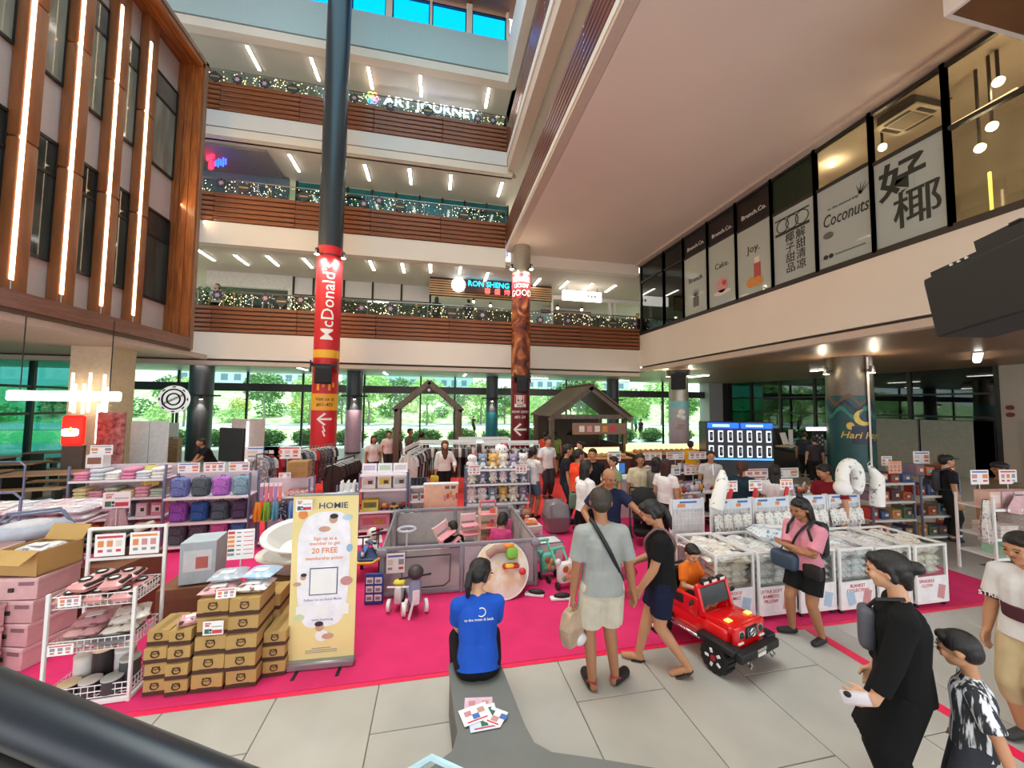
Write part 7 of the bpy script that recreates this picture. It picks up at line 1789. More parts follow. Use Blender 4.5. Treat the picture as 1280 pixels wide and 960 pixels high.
# ---- red ride-on jeep
p = onz(880, 812); t = thing('ride_on_car', 'bright red ride on toy off-roader with a boy sitting in it', 'toy car', (3.03, 3.87, .008), R(16)); t.scale = (.92,)*3
JR = mat('jeep_red', '#e01014', .16, var=.02, coat=.6); JB = mat('jeep_black', '#151516', .5); JG = mat('jeep_glass', '#2a2f34', .1); CH = mat('chrome', '#d6d8da', .12, .9)
w = .58
MB().rbox((0, .02, .34), (w, 1.02, .20), .04, 2).build('tub', JR, t)
MB().rbox((0, -.36, .44), (w-.06, .34, .12), .04, 2).build('bonnet', JR, t)
MB().rbox((0, -.54, .38), (w-.04, .06, .26), .03, 2).build('front_face', JR, t)
for s in (-1, 1):
    MB().rbox((s*(w/2-.02), .16, .52), (.05, .58, .22), .02, 2).build('door', JR, t); MB().rbox((s*(w/2+.008), .16, .55), (.01, .22, .11), .004).build('door_window', JB, t)
    MB().box((s*(w/2-.03), -.14, .60), (.04, .05, .30), rx=R(-16)).build('windscreen_post', JR, t)
    MB().rbox((s*(w/2+.03), -.40, .30), (.16, .44, .07), .03, 2).build('wheel_arch', JB, t); MB().rbox((s*(w/2+.03), .40, .30), (.16, .42, .07), .03, 2).build('wheel_arch', JB, t)
    MB().rbox((s*(w/2+.02), .0, .24), (.08, .4, .03), .01).build('side_step', CH, t)
    MB().rbox((s*(w/2+.09), -.12, .60), (.09, .04, .06), .02).build('mirror', JB, t)
    hl = MB().cyl((s*.17, -.575, .42), (s*.17, -.56, .42), .048, n=16).build('headlight', CH, t); MB().cyl((s*.17, -.582, .42), (s*.17, -.576, .42), .03, n=14).build('lens', JG, hl)
    MB().rbox((s*.19, -.575, .34), (.09, .02, .025), .006).build('indicator', M_card, t)
    MB().rbox((s*.18, -.43, .51), (.08, .06, .012), .004).build('bonnet_light', glow('jeep_lamp', '#ffd860', 1.2), t)
    MB().tube([(s*.20, -.66, .24), (s*.20, -.70, .20), (s*.20, -.68, .15), (s*.20, -.65, .18)], .012, 6, True).build('tow_hook', CH, t)
    for y in (-.40, .40):
        wh = MB().cyl((s*(w/2-.03), y, .155), (s*(w/2+.11), y, .155), .155, n=28).build('tyre', JB, t)
        MB().cyl((s*(w/2+.10), y, .155), (s*(w/2+.116), y, .155), .10, n=20).build('rim', JB, wh)
        for k in range(5):
            a = 2*PI*k/5; MB().rbox((s*(w/2+.118), y+.075*math.cos(a), .155+.075*math.sin(a)), (.012, .045, .03), .004, 1, rx=a).build('rim_insert', M_card, wh)
        MB().cyl((s*(w/2+.114), y, .155), (s*(w/2+.124), y, .155), .03, n=12).build('hub', cm('#b02030', .4), wh)
        for k in range(16):
            a = 2*PI*k/16; MB().box((s*(w/2+.04), y+.155*math.cos(a), .155+.155*math.sin(a)), (.13, .02, .025), rx=a).build('tread', JB, wh)
MB().rbox((0, -.14, .63), (w-.06, .015, .20), .004, 1, rx=R(-16)).build('windscreen', JG, t)
MB().rbox((0, -.10, .75), (w-.02, .07, .05), .02).build('roof_bar', JR, t)
for x in (-.15, 0, .15): b = MB().rbox((x, -.12, .79), (.11, .06, .05), .012).build('roof_lamp', JB, t); MB().box((x, -.152, .79), (.085, .004, .03)).build('lens', M_card, b)
MB().rbox((0, -.572, .42), (.20, .02, .12), .006).build('grille', JB, t)
for k in range(7): MB().box((-.075+.025*k, -.584, .42), (.006, .008, .10)).build('grille_bar', CH, t)
MB().tube([(.04*math.cos(a), -.592, .42+.04*math.sin(a)) for a in [2*PI*i/18 for i in range(18)]], .006, 6, True).build('badge_ring', CH, t)
for a in (90, 210, 330): MB().cyl((0, -.592, .42), (.04*math.cos(R(a)), -.592, .42+.04*math.sin(R(a))), .005, n=5).build('badge_star', CH, t)
MB().rbox((0, -.63, .26), (w+.12, .10, .10), .025, 2).build('bumper', JB, t); MB().box((0, -.684, .29), (.16, .006, .03)).build('bumper_plate', CH, t); MB().box((0, -.684, .245), (.14, .006, .035)).build('number_plate', M_card, t)
MB().rbox((0, .30, .44), (w-.14, .30, .06), .02).build('seat', JB, t); MB().rbox((0, .46, .58), (w-.10, .06, .28), .02).build('seat_back', JB, t)
MB().tube([(-w/2+.04, .40, .60), (-w/2+.04, .50, .74), (w/2-.04, .50, .74), (w/2-.04, .40, .60)], .02, 8).build('roll_bar', JB, t)
JEEP = t
# ---- stroller
t = thing('stroller', 'black folding stroller standing behind the bald man', 'stroller', (4.0, 6.75, .008), R(-28))
MB().ball((0, .1, .82), (.25, .28, .24), 16, 10).build('hood', mat('stroller_black', '#17181a', .85, bump=.3, bscale=20), t); MB().rbox((0, 0, .52), (.40, .44, .10), .04, 2).build('seat', MATS['stroller_black'], t); MB().rbox((0, .2, .74), (.40, .10, .46), .04, 2, rx=R(-18)).build('backrest', MATS['stroller_black'], t)
for s in (-1, 1):
    MB().tube([(s*.24, -.34, .12), (s*.25, 0, .5), (s*.25, .36, .98)], .015, 8).build('frame', M_blk, t); MB().tube([(s*.25, .34, .12), (s*.25, 0, .55)], .015, 8).build('frame', M_blk, t)
    for y in (-.34, .34): MB().cyl((s*.24-.03, y, .11), (s*.24+.03, y, .11), .11, n=18).build('wheel', M_blk, t)
MB().cyl((-.25, .36, .98), (.25, .36, .98), .02, n=8).build('handle', M_blk, t); MB().rbox((0, 0, .25), (.38, .46, .14), .05).build('basket', MATS['stroller_black'], t); MB().cyl((-.22, -.2, .64), (.22, -.2, .64), .025, n=8).build('bumper_bar', M_blk, t)
# ---- till counter with HOMIE
t = thing('till_counter', 'white cash counter with blue lettering among the shoppers', 'counter', (4.15, 8.6, 0), 0)
MB().rbox((0, 0, .45), (1.3, .5, .9), .01).build('body', M_wm, t); MB().rbox((0, 0, .915), (1.36, .56, .03), .006).build('top', M_card, t); text('lettering', 'HOMIE', .26, mat('counter_blue', '#3a5a90', .5), t, (-.2, -.253, .68), STAND, depth=.004, bold=.02)
t = thing('monitor', 'cash register screen on the white cash counter', 'monitor', (4.35, 8.5, .935), R(-10))
MB().rbox((0, 0, .22), (.40, .03, .28), .01).build('screen_case', M_blk, t); MB().box((-.06, -.017, .22), (.2, .004, .24)).build('screen', glow('screen_blue', '#bfe0f4', 1.2), t); MB().box((.12, -.017, .22), (.12, .004, .24)).build('screen', glow('screen_navy', '#3a66a8', .8), t); MB().cyl((0, 0, 0), (0, 0, .1), .04, n=10).build('foot', M_blk, t)
card((4.22, 8.4, .935), .34, .24, 'white price sheet above the cash register screen', 0, 0, 2, post=.4)
# ---- tables with price boards (right of the till)
def racktable(label, x, y, w, d, h, goods, seed, cards=2):
    rr = random.Random(seed); t = table(label, (x, y, 0), 0, w, d, h, M_wm)
    n = int(w/.2)
    for j in range(2):
        for i in range(n):
            g, nm = goods[(i*2+j+seed) % len(goods)]
            put('toy_item', f'{nm} on the {label.split(" ")[0]} {label.split(" ")[1]} table, {("front", "back")[j]} row {ordinal(i)}', 'toy', g, (x-w/2+.12+(w-.2)*i/max(1, n-1), y-d*.22+d*.42*j, h), rr.uniform(-.4, .4))
    for i in range(cards): card((x-w/2+w*(i+.5)/cards, y+d*.42, h), w/cards*.8, .22, f'price board on the {label.split(" ")[0]} {label.split(" ")[1]} table, {ordinal(i)} from the left', 0, 0, i+seed, post=.26)
tg = [(g_plush(.2, '#d8d4d0'), 'pale plush'), (g_toycar('#c04048', '#e8c040'), 'red toy car'), (g_box(.14, .1, .16, '#c8b8d8', '#7a5a9a'), 'lilac toy box'), (g_plush(.2, '#b07858'), 'brown plush'), (g_toycar('#3a70b0', '#d8d8d8'), 'blue toy car'), (g_box(.15, .1, .14, '#e8a05a', '#c05040'), 'orange toy box'), (g_bottle(.04, .18, '#d8c0e0'), 'lilac bottle')]
racktable('white toy table behind the shopper in teal', 5.4, 7.6, 1.7, .7, .8, tg, 1, 3)
racktable('long plush table left of the phone case kiosk', 6.9, 9.6, 2.2, .7, .85, tg, 3, 3)
racktable('small gadget table right of the till', 6.1, 6.3, 1.1, .5, .8, tg, 4, 2)
racktable('low brown toy table behind the man in red', 7.5, 7.0, 1.6, .6, .8, tg, 5, 2)
# wire stand of dangling toys
cr = clothes_rail('curved wire stand of dangling rattles', (4.95, 6.75, 0), R(20), 1.0, 1.15, M_bm)
for i in range(14): put('rattle', f'dangling rattle toy on the curved wire stand, {ordinal(i % 7)} in the {("upper", "lower")[i//7]} row', 'toy', parts_of(('rat', i % 5), lambda: [('toy', MB().ball((0, 0, -.1), (.055, .045, .07), 10, 8).mesh('toy', cm(('#c8c0d0', '#d8a040', '#a03a48', '#8a8aa8', '#e0dcd8')[i % 5]))), ('cord', MB().cyl((0, 0, -.04), (0, 0, .02), .006, n=5).mesh('cord', M_wm))]), W(cr, (-.42+.14*(i % 7), -.03, 1.12-.24*(i//7))), 0, 'dangling rattles') if i < 7 else None
for i in range(7): put('rattle', f'larger bag of rattles hung below the wire stand, {ordinal(i)} from the left', 'toy', g_pack(.13, .2, .08, ('#b8b0c0', '#c8a860', '#8a7a98', '#d0ccd0', '#a05a60', '#9aa0b0', '#c0b8a8')[i], i), W(cr, (-.42+.14*i, -.03, .80)), R(20), 'bags of rattles', rx=R(85))
# ---- game shelf and right bedding shelf
t = shelf_unit('grey shelf of boxed games and toy sets at the right', (9.05, 6.15, 0), R(-4), 1.0, .42, (.10, .44, .80, 1.16), 1.24, post=M_bm, shelf=M_wm, back=False)
t3 = shelf_unit('second grey shelf of boxed toys right of the game shelf', (10.12, 6.05, 0), R(-4), .95, .42, (.10, .50, .90), 1.3, post=M_bm, shelf=M_wm, back=False)
gcs = ['#6a4038', '#b07040', '#8a9a98', '#4a3a5a', '#b03a34', '#3a5a8a', '#c8a060', '#5a7a5a', '#7a6a80', '#d06a40']
gn = ['maroon', 'copper', 'sea grey', 'purple', 'scarlet', 'navy', 'ochre', 'olive', 'mauve', 'orange']
k = 0
for tt, zs, wd, nm in ((t, (.10, .44, .80, 1.16), .8, 'game shelf'), (t3, (.10, .50, .90, 1.30), .75, 'second toy shelf')):
    for zi, z in enumerate(zs):
        for i in range(4):
            put('toy_box', f'{gn[k % 10]} boxed toy on the {("lowest", "second", "third", "top")[zi]} level of the {nm}, {ordinal(i)}', 'box', g_box(.20, .24, (.18, .22, .16)[k % 3], gcs[k % 10], gcs[(k+3) % 10], '#e8dcc8'), W(tt, (-wd/2+wd*i/3, -.02, z+.001)), R(-4), 'boxed toys on the right shelves'); k += 1
card(W(t, (.05, -.2, 1.36)), .3, .24, 'orange price poster on top of the game shelf', R(-4), 0, 3, base=mat('poster_orange', '#e8b090', .5)); card(W(t, (.25, .1, 1.36)), .25, .2, 'white sign behind the orange poster', R(-4), 0, 2, post=.1); card(W(t3, (.0, .1, 1.5)), .4, .26, 'white sign on top of the second toy shelf', R(-4), 0, 0)
t = shelf_unit('white shelf of pink blankets and boxed bedding at the right edge', (9.55, 4.55, 0), R(-6), 1.7, .5, (.32, .62, 1.08), 1.25, post=M_wm, shelf=M_wm, back=False)
for i in range(7): put('blanket_packet', f'{("peach", "pink", "rose")[i % 3]} wrapped blanket on the top board of the right edge shelf, {ordinal(i)} from the left', 'packet', g_box(.2, .2, .26, ('#dcb8a8', '#d8b0b4', '#e0c4c4')[i % 3], '#e6cfca'), W(t, (-.7+.23*i, -.08, 1.081)), R(-6))
drape('draped pink blanket hanging over the right edge shelf', W(t, (-.35, -.27, 1.3)), R(-6), .6, .3, '#d9b0b4')
for j in range(5):
    for i in range(2): put('folded_blanket', f'cream folded blanket on the middle board of the right edge shelf, {("left", "right")[i]} pile {ordinal(j)} up', 'blanket', g_fold(.6 if i else .34, .36, .06, ('#e0d4cc', '#d8ccc6')[j % 2], 2), W(t, (-.5+.62*i, -.02, .621+.062*j)), R(-6), 'folded blankets at the right edge') if j < 3 or i else None
for i in range(4): put('product_box', f'mint green box on the lowest board of the right edge shelf, {ordinal(i)} from left', 'box', g_box(.26, .3, .2, '#a8d8b8', '#c4e6d0', '#6a9a80'), W(t, (-.45+.3*i, -.04, .321)), R(-6))
drape('spotted cream muslin hanging at the end of the right edge shelf', W(t, (-.92, -.2, 1.22)), R(-6), .22, .7, '#dcd4cc', '#8a8a90')
for i in range(3): card(W(t, (-.55+.55*i, .1, 1.28)), .34, .24, f'white price board above the right edge shelf, {ordinal(i)} from the left', R(-6), 0, i, post=.12)
# ================================================================== BACK OF THE HALL
rng = random.Random(51)
M_hw = wood('house_timber', '#4f4234', '#6b5a48', .6, (4, 4, .5))
# gable frame arch
p0, p1 = ony(492, 540, 14.5), ony(577, 540, 14.5); wv_ = p1.x-p0.x; ez, rz_ = ony(492, 511, 14.5).z, ony(535, 476, 14.5).z
t = thing('gable_arch', 'open timber house shaped arch in the middle of the hall', 'arch', ((p0.x+p1.x)/2, 14.5, 0))
for y in (0, .9):
    for s in (-1, 1):
        MB().rbox((s*(wv_/2-.10), y, ez/2), (.20, .16, ez), .01).build('post', M_hw, t)
        a = math.atan2(rz_-ez, wv_/2); L = math.hypot(rz_-ez, wv_/2); MB().rbox((s*wv_/4, y, (ez+rz_)/2-.05), (L+.06, .16, .2), .01, 1, ry=s*a).build('rafter', M_hw, t)
for s in (-1, 1): MB().rbox((s*(wv_/2-.10), .45, ez-.1), (.12, .9, .12), .01).build('tie_beam', M_hw, t)
MB().ball((0, .0, rz_-.35), (.06, .06, .06), 8, 6).build('lamp', M_card, t)
# timber kiosk
p0, p1 = ony(684, 545, 13.2), ony(788, 545, 13.2); cx = (p0.x+p1.x)/2; kw = p1.x-p0.x-.2
t = thing('timber_kiosk', 'brown timber kiosk with a gabled plank roof', 'kiosk', (cx, 13.2, 0), 0)
kd = 2.4; ke, kr = ony(690, 520, 13.2).z, ony(745, 483, 13.2).z
for x in (-kw/2+.1, kw/2-.1):
    for y in (.1, kd-.1): MB().box((x, y, ke/2), (.16, .16, ke)).build('post', M_hw, t)
    MB().box((x, kd/2, .6), (.08, kd-.3, 1.2)).build('side_wall', mat('kiosk_grey', '#5c564e', .7), t)
MB().box((0, kd-.1, 1.1), (kw-.2, .08, 2.2)).build('back_wall', mat('kiosk_dark', '#4a4038', .7), t)
a = math.atan2(kr-ke, kw/2); L = math.hypot(kr-ke, kw/2)+.18
pm = MB().rbox((0, 0, 0), (L, .24, .05), .006).mesh('roof_plank', M_hw)
for s in (-1, 1):
    for i in range(11): link('roof_plank', pm, t, (s*kw/4, -.15+.26*i, (ke+kr)/2+.04), (0, s*a, 0))
    MB().rbox((s*kw/4, -.12, (ke+kr)/2-.10), (L, .1, .16), .01, 1, ry=s*a).build('rafter', M_hw, t)
MB().box((0, -.08, ke-.02), (kw, .1, .16)).build('tie_beam', M_hw, t)
s_ = MB().rbox((.25, -.3, ke-.45), (2.1, .06, .42), .02).build('menu_board', mat('menu_brown', '#8a6a58', .6), t)
for i in range(5): MB().box((-.45+.3*i, -.335, ke-.45), (.2, .006, .22)).build('menu_print', (M_pp, M_pk, M_pp, M_po, M_inkr)[i], s_)
MB().cyl((-.6, .4, ke-.6), (-.6, .4, ke+.3), .02, n=6).build('lamp_cord', M_blk, t); MB().lathe([(.22, 0), (.05, .14)], (-.6, .4, ke-.72), 14).build('lamp_shade', M_blk, t)
# bakery counters, warm lit
def bakery(label, x, y, w, n, seed):
    t = thing('bakery_counter', label, 'counter', (x, y, 0)); MB().rbox((0, 0, .48), (w, .8, .96), .01).build('body', mat('counter_dark', '#5a3028', .6), t); MB().rbox((0, 0, .985), (w+.1, .86, .05), .01).build('top', wood('counter_top', '#c8a070', '#e0bc88', .5), t)
    MB().b2((-w/2, .36, 1.0), (w/2, .40, 1.25)).build('back_rail', glow('warm_lightbox', '#ffdc98', 1.5), t)
    for i in range(n):
        for j in range(2): put('bread_loaf', f'golden bread bun on the {label.split(" with")[0]}, {("front", "back")[j]} row {ordinal(i)}', 'bread', parts_of(('bun',), lambda: [('bun', MB().ball((0, 0, .05), (.10, .08, .06), 10, 7).mesh('bun', cm('#d8a060'))), ('crust', MB().ball((0, 0, .075), (.07, .055, .04), 8, 6).mesh('crust', cm('#b87838')))]), (x-w/2+.15+(w-.3)*i/(n-1), y-.2+.22*j, 1.01), 0, f'buns on the {label[:12]}')
bakery('left bakery counter with warm lights', 8.2, 12.4, 2.6, 12, 1); bakery('right bakery counter with warm lights', 11.0, 12.6, 2.4, 10, 2)
bakery('low bakery counter beside the kiosk front', 5.4, 11.6, 1.6, 7, 3)
# phone case kiosk
p0, p1 = onz(884, 527, 2.05), onz(953, 527, 2.05); y = 11.6; x0, x1 = ony(884, 560, y).x, ony(953, 560, y).x; w = x1-x0; zt = ony(900, 527, y).z
t = thing('vending_kiosk', 'black vending kiosk with a blue lit header and phone case windows', 'kiosk', ((x0+x1)/2, y, 0), R(-14))
MB().rbox((0, 0, zt/2), (w, .6, zt), .02).build('cabinet', mat('kiosk_black', '#2c2f36', .4), t)
for s in (-1, 1): MB().rbox((s*w/4, -.31, zt-.13), (w/2-.08, .04, .18), .01).build('header', glow('header_blue', '#1458ff', 2.0), t); MB().box((s*w/4-.08, -.335, zt-.13), (w/4, .006, .07)).build('header_print', glow('header_ltblue', '#a8d8ff', 2.2), t)
cell = MB().rbox((0, 0, 0), (.17, .03, .40), .01).mesh('window', glow('case_window', '#e8f0f8', .9)); ph = MB().rbox((0, -.02, 0), (.10, .02, .30), .02).mesh('phone_case', M_blk); ph2 = MB().rbox((0.01, -.03, .02), (.06, .02, .16), .02).mesh('case_print', mat('case_pale', '#9aa8b4', .5))
for i in range(7):
    for j in range(2):
        z = zt-.50-.52*j; o = link('window', cell, t, (-w/2+.16+(w-.32)*i/6, -.305, z)); link('phone_case', ph, o); link('case_print', ph2, o)
MB().box((0, -.34, zt-1.28), (w-.1, .06, .05)).build('tray', glow('tray_blue', '#58a8e8', 1.2), t); MB().rbox((0, -.32, .45), (w-.04, .06, .7), .02).build('lower_panel', MATS['kiosk_black'], t)
t = thing('poster_stand', 'slim checkered banner beside the phone case kiosk', 'banner', (13.6, 11.2, 0), 0); MB().box((0, 0, 1.0), (.5, .02, 1.7)).build('sheet', mat('checker_dark', '#2a3040', .5), t)
for i in range(4):
    for j in range(9): MB().box((-.17+.115*i, -.012, .3+.16*j+.08*(i % 2)), (.06, .004, .08)).build('check_print', M_card, t)
MB().box((0, 0, .07), (.56, .25, .1)).build('base', M_house, t); MB().rbox((0, 0, 1.9), (1.0, .05, .12), .02).build('top_light', glow('lightbox_white', '#fffaf0', 3.2), t)
# clothing racks in the middle distance
for i, (px, py, n, rz) in enumerate(((560, 552, 16, 0), (605, 548, 14, 0), (640, 552, 10, 0), (520, 560, 8, 80))):
    p = onz(px, py, 1.5); y = (11.6, 12.6, 11.2, 10.6)[i]; x = ony(px, 560, y).x
    cr = clothes_rail(f'white clothes rail in the middle distance, {ordinal(i)} of four', (x, y, 0), R(rz), 1.7, 1.45, M_wm)
    MB().box((0, .1, 1.52), (1.7, .02, .10)).build('sign_strip', M_card, cr); MB().box((0, -.1, 1.30), (1.7, .02, .08)).build('sign_strip', M_house, cr)
    for k in range(n): put('hanging_garment', f'{("dark", "grey", "brown", "cream")[(k+i) % 4]} garment on the {ordinal(i)} white clothes rail, {ordinal(k)} along', 'garment', g_garment(.42, .9, ('#2a282a', '#77757a', '#5a4438', '#cfc8c0')[(k+i) % 4]), W(cr, (-.75+1.5*k/(n-1), 0, 1.38)), R(rz+90), 'garments in the middle distance')
# ---- left food hall
M_bt = wood('bench_timber', '#9a7450', '#c09a70', .5, (.4, 4, 4))
for i, (x, y) in enumerate(((-14.6, 15.6), (-12.6, 14.2), (-11.5, 16.6), (-13.6, 17.2), (-9.9, 12.2), (-12.0, 12.4), (-14.2, 13.6), (-13.8, 11.0))):
    t = thing('dining_table', f'long timber dining table of the left food hall, {ordinal(i)} counted from the front', 'table', (x, y, 0), R(8), 'food hall tables'); MB().rbox((0, 0, .74), (1.7, .75, .05), .01).build('top', M_bt, t)
    for s in (-1, 1): MB().box((s*.7, 0, .36), (.08, .6, .72)).build('leg', M_blk, t)
    for s in (-1, 1):
        b = thing('dining_bench', f'timber bench {("before", "behind")[s > 0]} the {ordinal(i)} food hall table', 'bench', (x, y+s*.62, 0), R(8), 'food hall benches'); MB().rbox((0, 0, .44), (1.6, .3, .05), .01).build('seat', M_bt, b)
        for q in (-1, 1): MB().box((q*.65, 0, .21), (.06, .26, .42)).build('leg', M_blk, b)
p = ony(92, 540, 13.0); t = thing('lightbox_sign', 'red glowing lightbox sign in the left food hall', 'sign', (p.x, 13.0, 0), 0)
z0, z1 = ony(92, 557, 13).z, ony(92, 519, 13).z; MB().rbox((0, 0, (z0+z1)/2), (.52, .16, z1-z0), .08, 3).build('lightbox', glow('lightbox_red', '#ff1a10', 2.2), t)
MB().rbox((0, -.09, z0+.38), (.36, .02, .2), .05, 2).build('cloud_print', M_sgw, t); MB().prism(star_poly(.09, .05, 4), .02, (0, -.085, z1-.42), (1, 0, 0), (0, 0, 1)).build('flame_print', glow('flame_yellow', '#ffd040', 3), t)
MB().box((0, .05, z0/2), (.5, .1, z0)).build('stand', mat('stand_brown', '#5a4a40', .6), t)
a, b = ony(10, 495, 9.5), ony(150, 495, 9.5); t = thing('linear_lamp', 'very bright long horizontal light bar over the left food hall', 'ceiling light', (a+b)/2); L = b.x-a.x
MB().rbox((0, 0, 0), (L, .14, .2), .03).build('diffuser', glow('bar_white', '#fffdf8', 7), t)
for s in (-1, 1): MB().cyl((s*L*.4, 0, .1), (s*L*.4, 0, 4.36-((a+b)/2).z), .01, n=5).build('cable', M_blk, t)
struct('column', MB().b2((ony(84, 500, 14.2).x, 14.2, 0), (ony(136, 500, 14.2).x, 15.2, 4.36)), mat('cream_pier', '#d3bd9c', .6), 'cream square pier with vertical light tubes in the food hall')
for i, (px, py0, py1) in enumerate(((88, 466, 514), (92, 480, 516), (103, 480, 517), (110, 466, 515), (120, 505, 554), (128, 468, 514), (131, 484, 530))):
    c0, c1 = ony(px, py1, 14.0), ony(px, py0, 14.0); t = thing('tube_lamp', f'vertical glowing tube on the cream pier, {ordinal(i)} from the left', 'lamp', c0, 0, 'vertical tubes on the cream pier')
    MB().cyl((0, 0, 0), (0, 0, c1.z-c0.z), .035, n=8).build('tube', glow('tube_white', '#fff2dc', 3), t); MB().box((0, .1, (c1.z-c0.z)/2), (.03, .2, .06)).build('bracket', M_wm, t)
p = ony(139, 540, 13.6); t = thing('menu_poster', 'tall dark red menu poster beside the cream pier', 'sign', (p.x, 13.6, 0)); MB().box((0, 0, 1.35), (.7, .05, 1.9)).build('board', mat('menu_red', '#7a2a30', .5, var=.5, scale=7, color2='#c88a80'), t); MB().box((0, 0, .2), (.5, .3, .4)).build('base', M_blk, t)
p = ony(217, 499, 18.5); t = thing('round_sign', 'round white and black coffee shop sign on a pole', 'sign', (p.x, 18.5, 0)); zc = p.z
MB().cyl((0, 0, zc), (0, .08, zc), .58, n=32).build('disc', glow('disc_added_glow', '#f4f2ee', .5), t); MB().tube([(.42*math.cos(q), -.01, zc+.42*math.sin(q)) for q in [2*PI*i/32 for i in range(32)]], .035, 5, True).build('ring', M_blk, t); MB().tube([(.24*math.cos(q), -.01, zc+.24*math.sin(q)) for q in [2*PI*i/24 for i in range(24)]], .035, 5, True).build('ring', M_blk, t); MB().box((0, -.012, zc), (.95, .01, .1), ry=R(-28)).build('bar', M_wht, t)  # slight emission added to the disc to brighten its white
for k in range(8): q = 2*PI*k/8; MB().box((.52*math.cos(q), -.012, zc+.52*math.sin(q)), (.12, .008, .05), ry=-q+PI/2).build('letter_print', M_blk, t)
MB().cyl((0, .04, 0), (0, .04, zc-.5), .03, n=8).build('pole', M_blk, t); MB().box((0, 0, 1.45), (.5, .04, .6)).build('menu', M_card, t); MB().box((0, .1, .55), (.55, .3, 1.1)).build('stand', M_bt, t)
for i, (px, y, w, h, m_) in enumerate(((187, 14.6, 1.05, 2.0, M_house), (310, 16.5, 1.15, 2.0, mat('panel_pinkish', '#c3b2ac', .6)))):
    p = ony(px, 540, y); t = thing('partition_board', f'{("plain white folding", "pale pink lit")[i]} partition board at the back left', 'partition', (p.x, y, 0)); MB().rbox((-w/4, 0, h/2), (w/2-.02, .06, h), .01).build('leaf', m_, t); MB().rbox((w/4, 0.03, h/2), (w/2-.02, .06, h), .01, 1, rz=.1).build('leaf', m_, t)
    if i: MB().box((0, -.05, h*.55), (.06, .02, h*.8)).build('light_line', glow('line_cool', '#e8f0ff', 3), t)
p = ony(290, 550, 12.0); t = thing('display_screen', 'large black screen standing behind the stalls', 'screen', (p.x, 12.0, 0), R(-30)); MB().rbox((0, 0, 1.45), (.95, .08, .95), .02).build('panel', M_blk, t); MB().cyl((0, 0, 0), (0, 0, 1.0), .05, n=8).build('pole', M_blk, t); MB().box((0, 0, .02), (.6, .5, .04)).build('base', M_blk, t)
# coin ride / machine and white covered board near the right glazing
p = ony(985, 545, 13.6); t = thing('massage_chair', 'black reclining display seat with white boards near the right glazing', 'chair', (p.x, 13.6, 0), R(20)); MB().rbox((0, 0, .43), (.7, 1.0, .85), .1, 2).build('seat', M_blk, t); MB().rbox((0, .4, 1.2), (.65, .3, 1.1), .12, 2, rx=R(-15)).build('back', M_blk, t); MB().rbox((-.5, -.1, 1.05), (.9, .4, .06), .02).build('tray', cm('#c8b8a0'), t); MB().box((-.35, .0, 1.35), (.45, .03, .5), rx=R(-15)).build('notice', M_card, t); MB().box((.5, .1, 1.3), (.35, .03, .8)).build('notice', M_card, t)
struct('wall_hoarding', MB().b2((20.6, 12.6, 0), (20.7, 16.2, 2.2)).b2((20.6, 10.9, 0), (20.7, 12.5, 2.2)), mat('hoarding_grey', '#9a988c', .6), 'pale hoarding boards in front of the dark right glazing')
# ================================================================== NEAR FOREGROUND
# grey bench with a flared foot
t = thing('bench', 'long grey stone bench flaring out towards the viewer', 'bench', (0, 0, 0))
B_ = lambda px, py: tuple(onz(px, py, .40)[:2])
out = [(.16, 3.42), (.18, 3.0), (.20, 2.74), (.16, 2.60), (-.02, 2.48), (-.4, 2.36), (-1.2, 2.26), (-1.2, 1.2), (2.0, 1.2), (2.0, 2.10), B_(820, 960), B_(740, 947), B_(690, 940), B_(668, 928), B_(657, 908), (.64, 3.0), (.60, 3.43), (.55, 3.47), (.22, 3.47)]
M_bench = mat('bench_grey', '#6f706c', .55, var=.06, scale=3)
MB().prism(out, .035, (0, 0, .365)).build('top', M_bench, t)
ins = [(x*.94+.02, y-.03 if y > 2.5 else y) for x, y in out]
MB().prism(ins, .36, (0, 0, .003)).build('plinth', mat('bench_side', '#5c5d5a', .6), t)
# leaflets
for i, (px, py, rz, c) in enumerate(((598, 882, -8, 0), (603, 893, 4, 1), (605, 903, 2, 2), (620, 898, -35, 3), (594, 895, 14, 1))):
    p = onz(px, py, .40); o = thing('leaflet', f'{("pink photo", "pale pink", "pale blue", "white square", "lilac")[i]} leaflet in the pile on the grey bench', 'leaflet', (p.x, p.y, .402+.003*i), R(rz))
    MB().box((0, 0, .001), (.21 if i != 3 else .13, .15 if i != 3 else .14, .002)).build('sheet', (mat('leaf_pink', '#e0bccb', .5), mat('leaf_white', '#ece8ee', .5), mat('leaf_sky', '#cfe0ee', .5), M_card)[c], o)
    for k in range(3): MB().box((-.05+.05*k, .02*(-1)**k, .0022), (.05, .045, .001)).build('picture_print', (M_pk, M_inkb, SKP, M_inkgr)[(i+k) % 4], o)
    MB().box((0, -.055, .0022), (.15 if i != 3 else .09, .012, .001)).build('line_print', M_inkr, o)
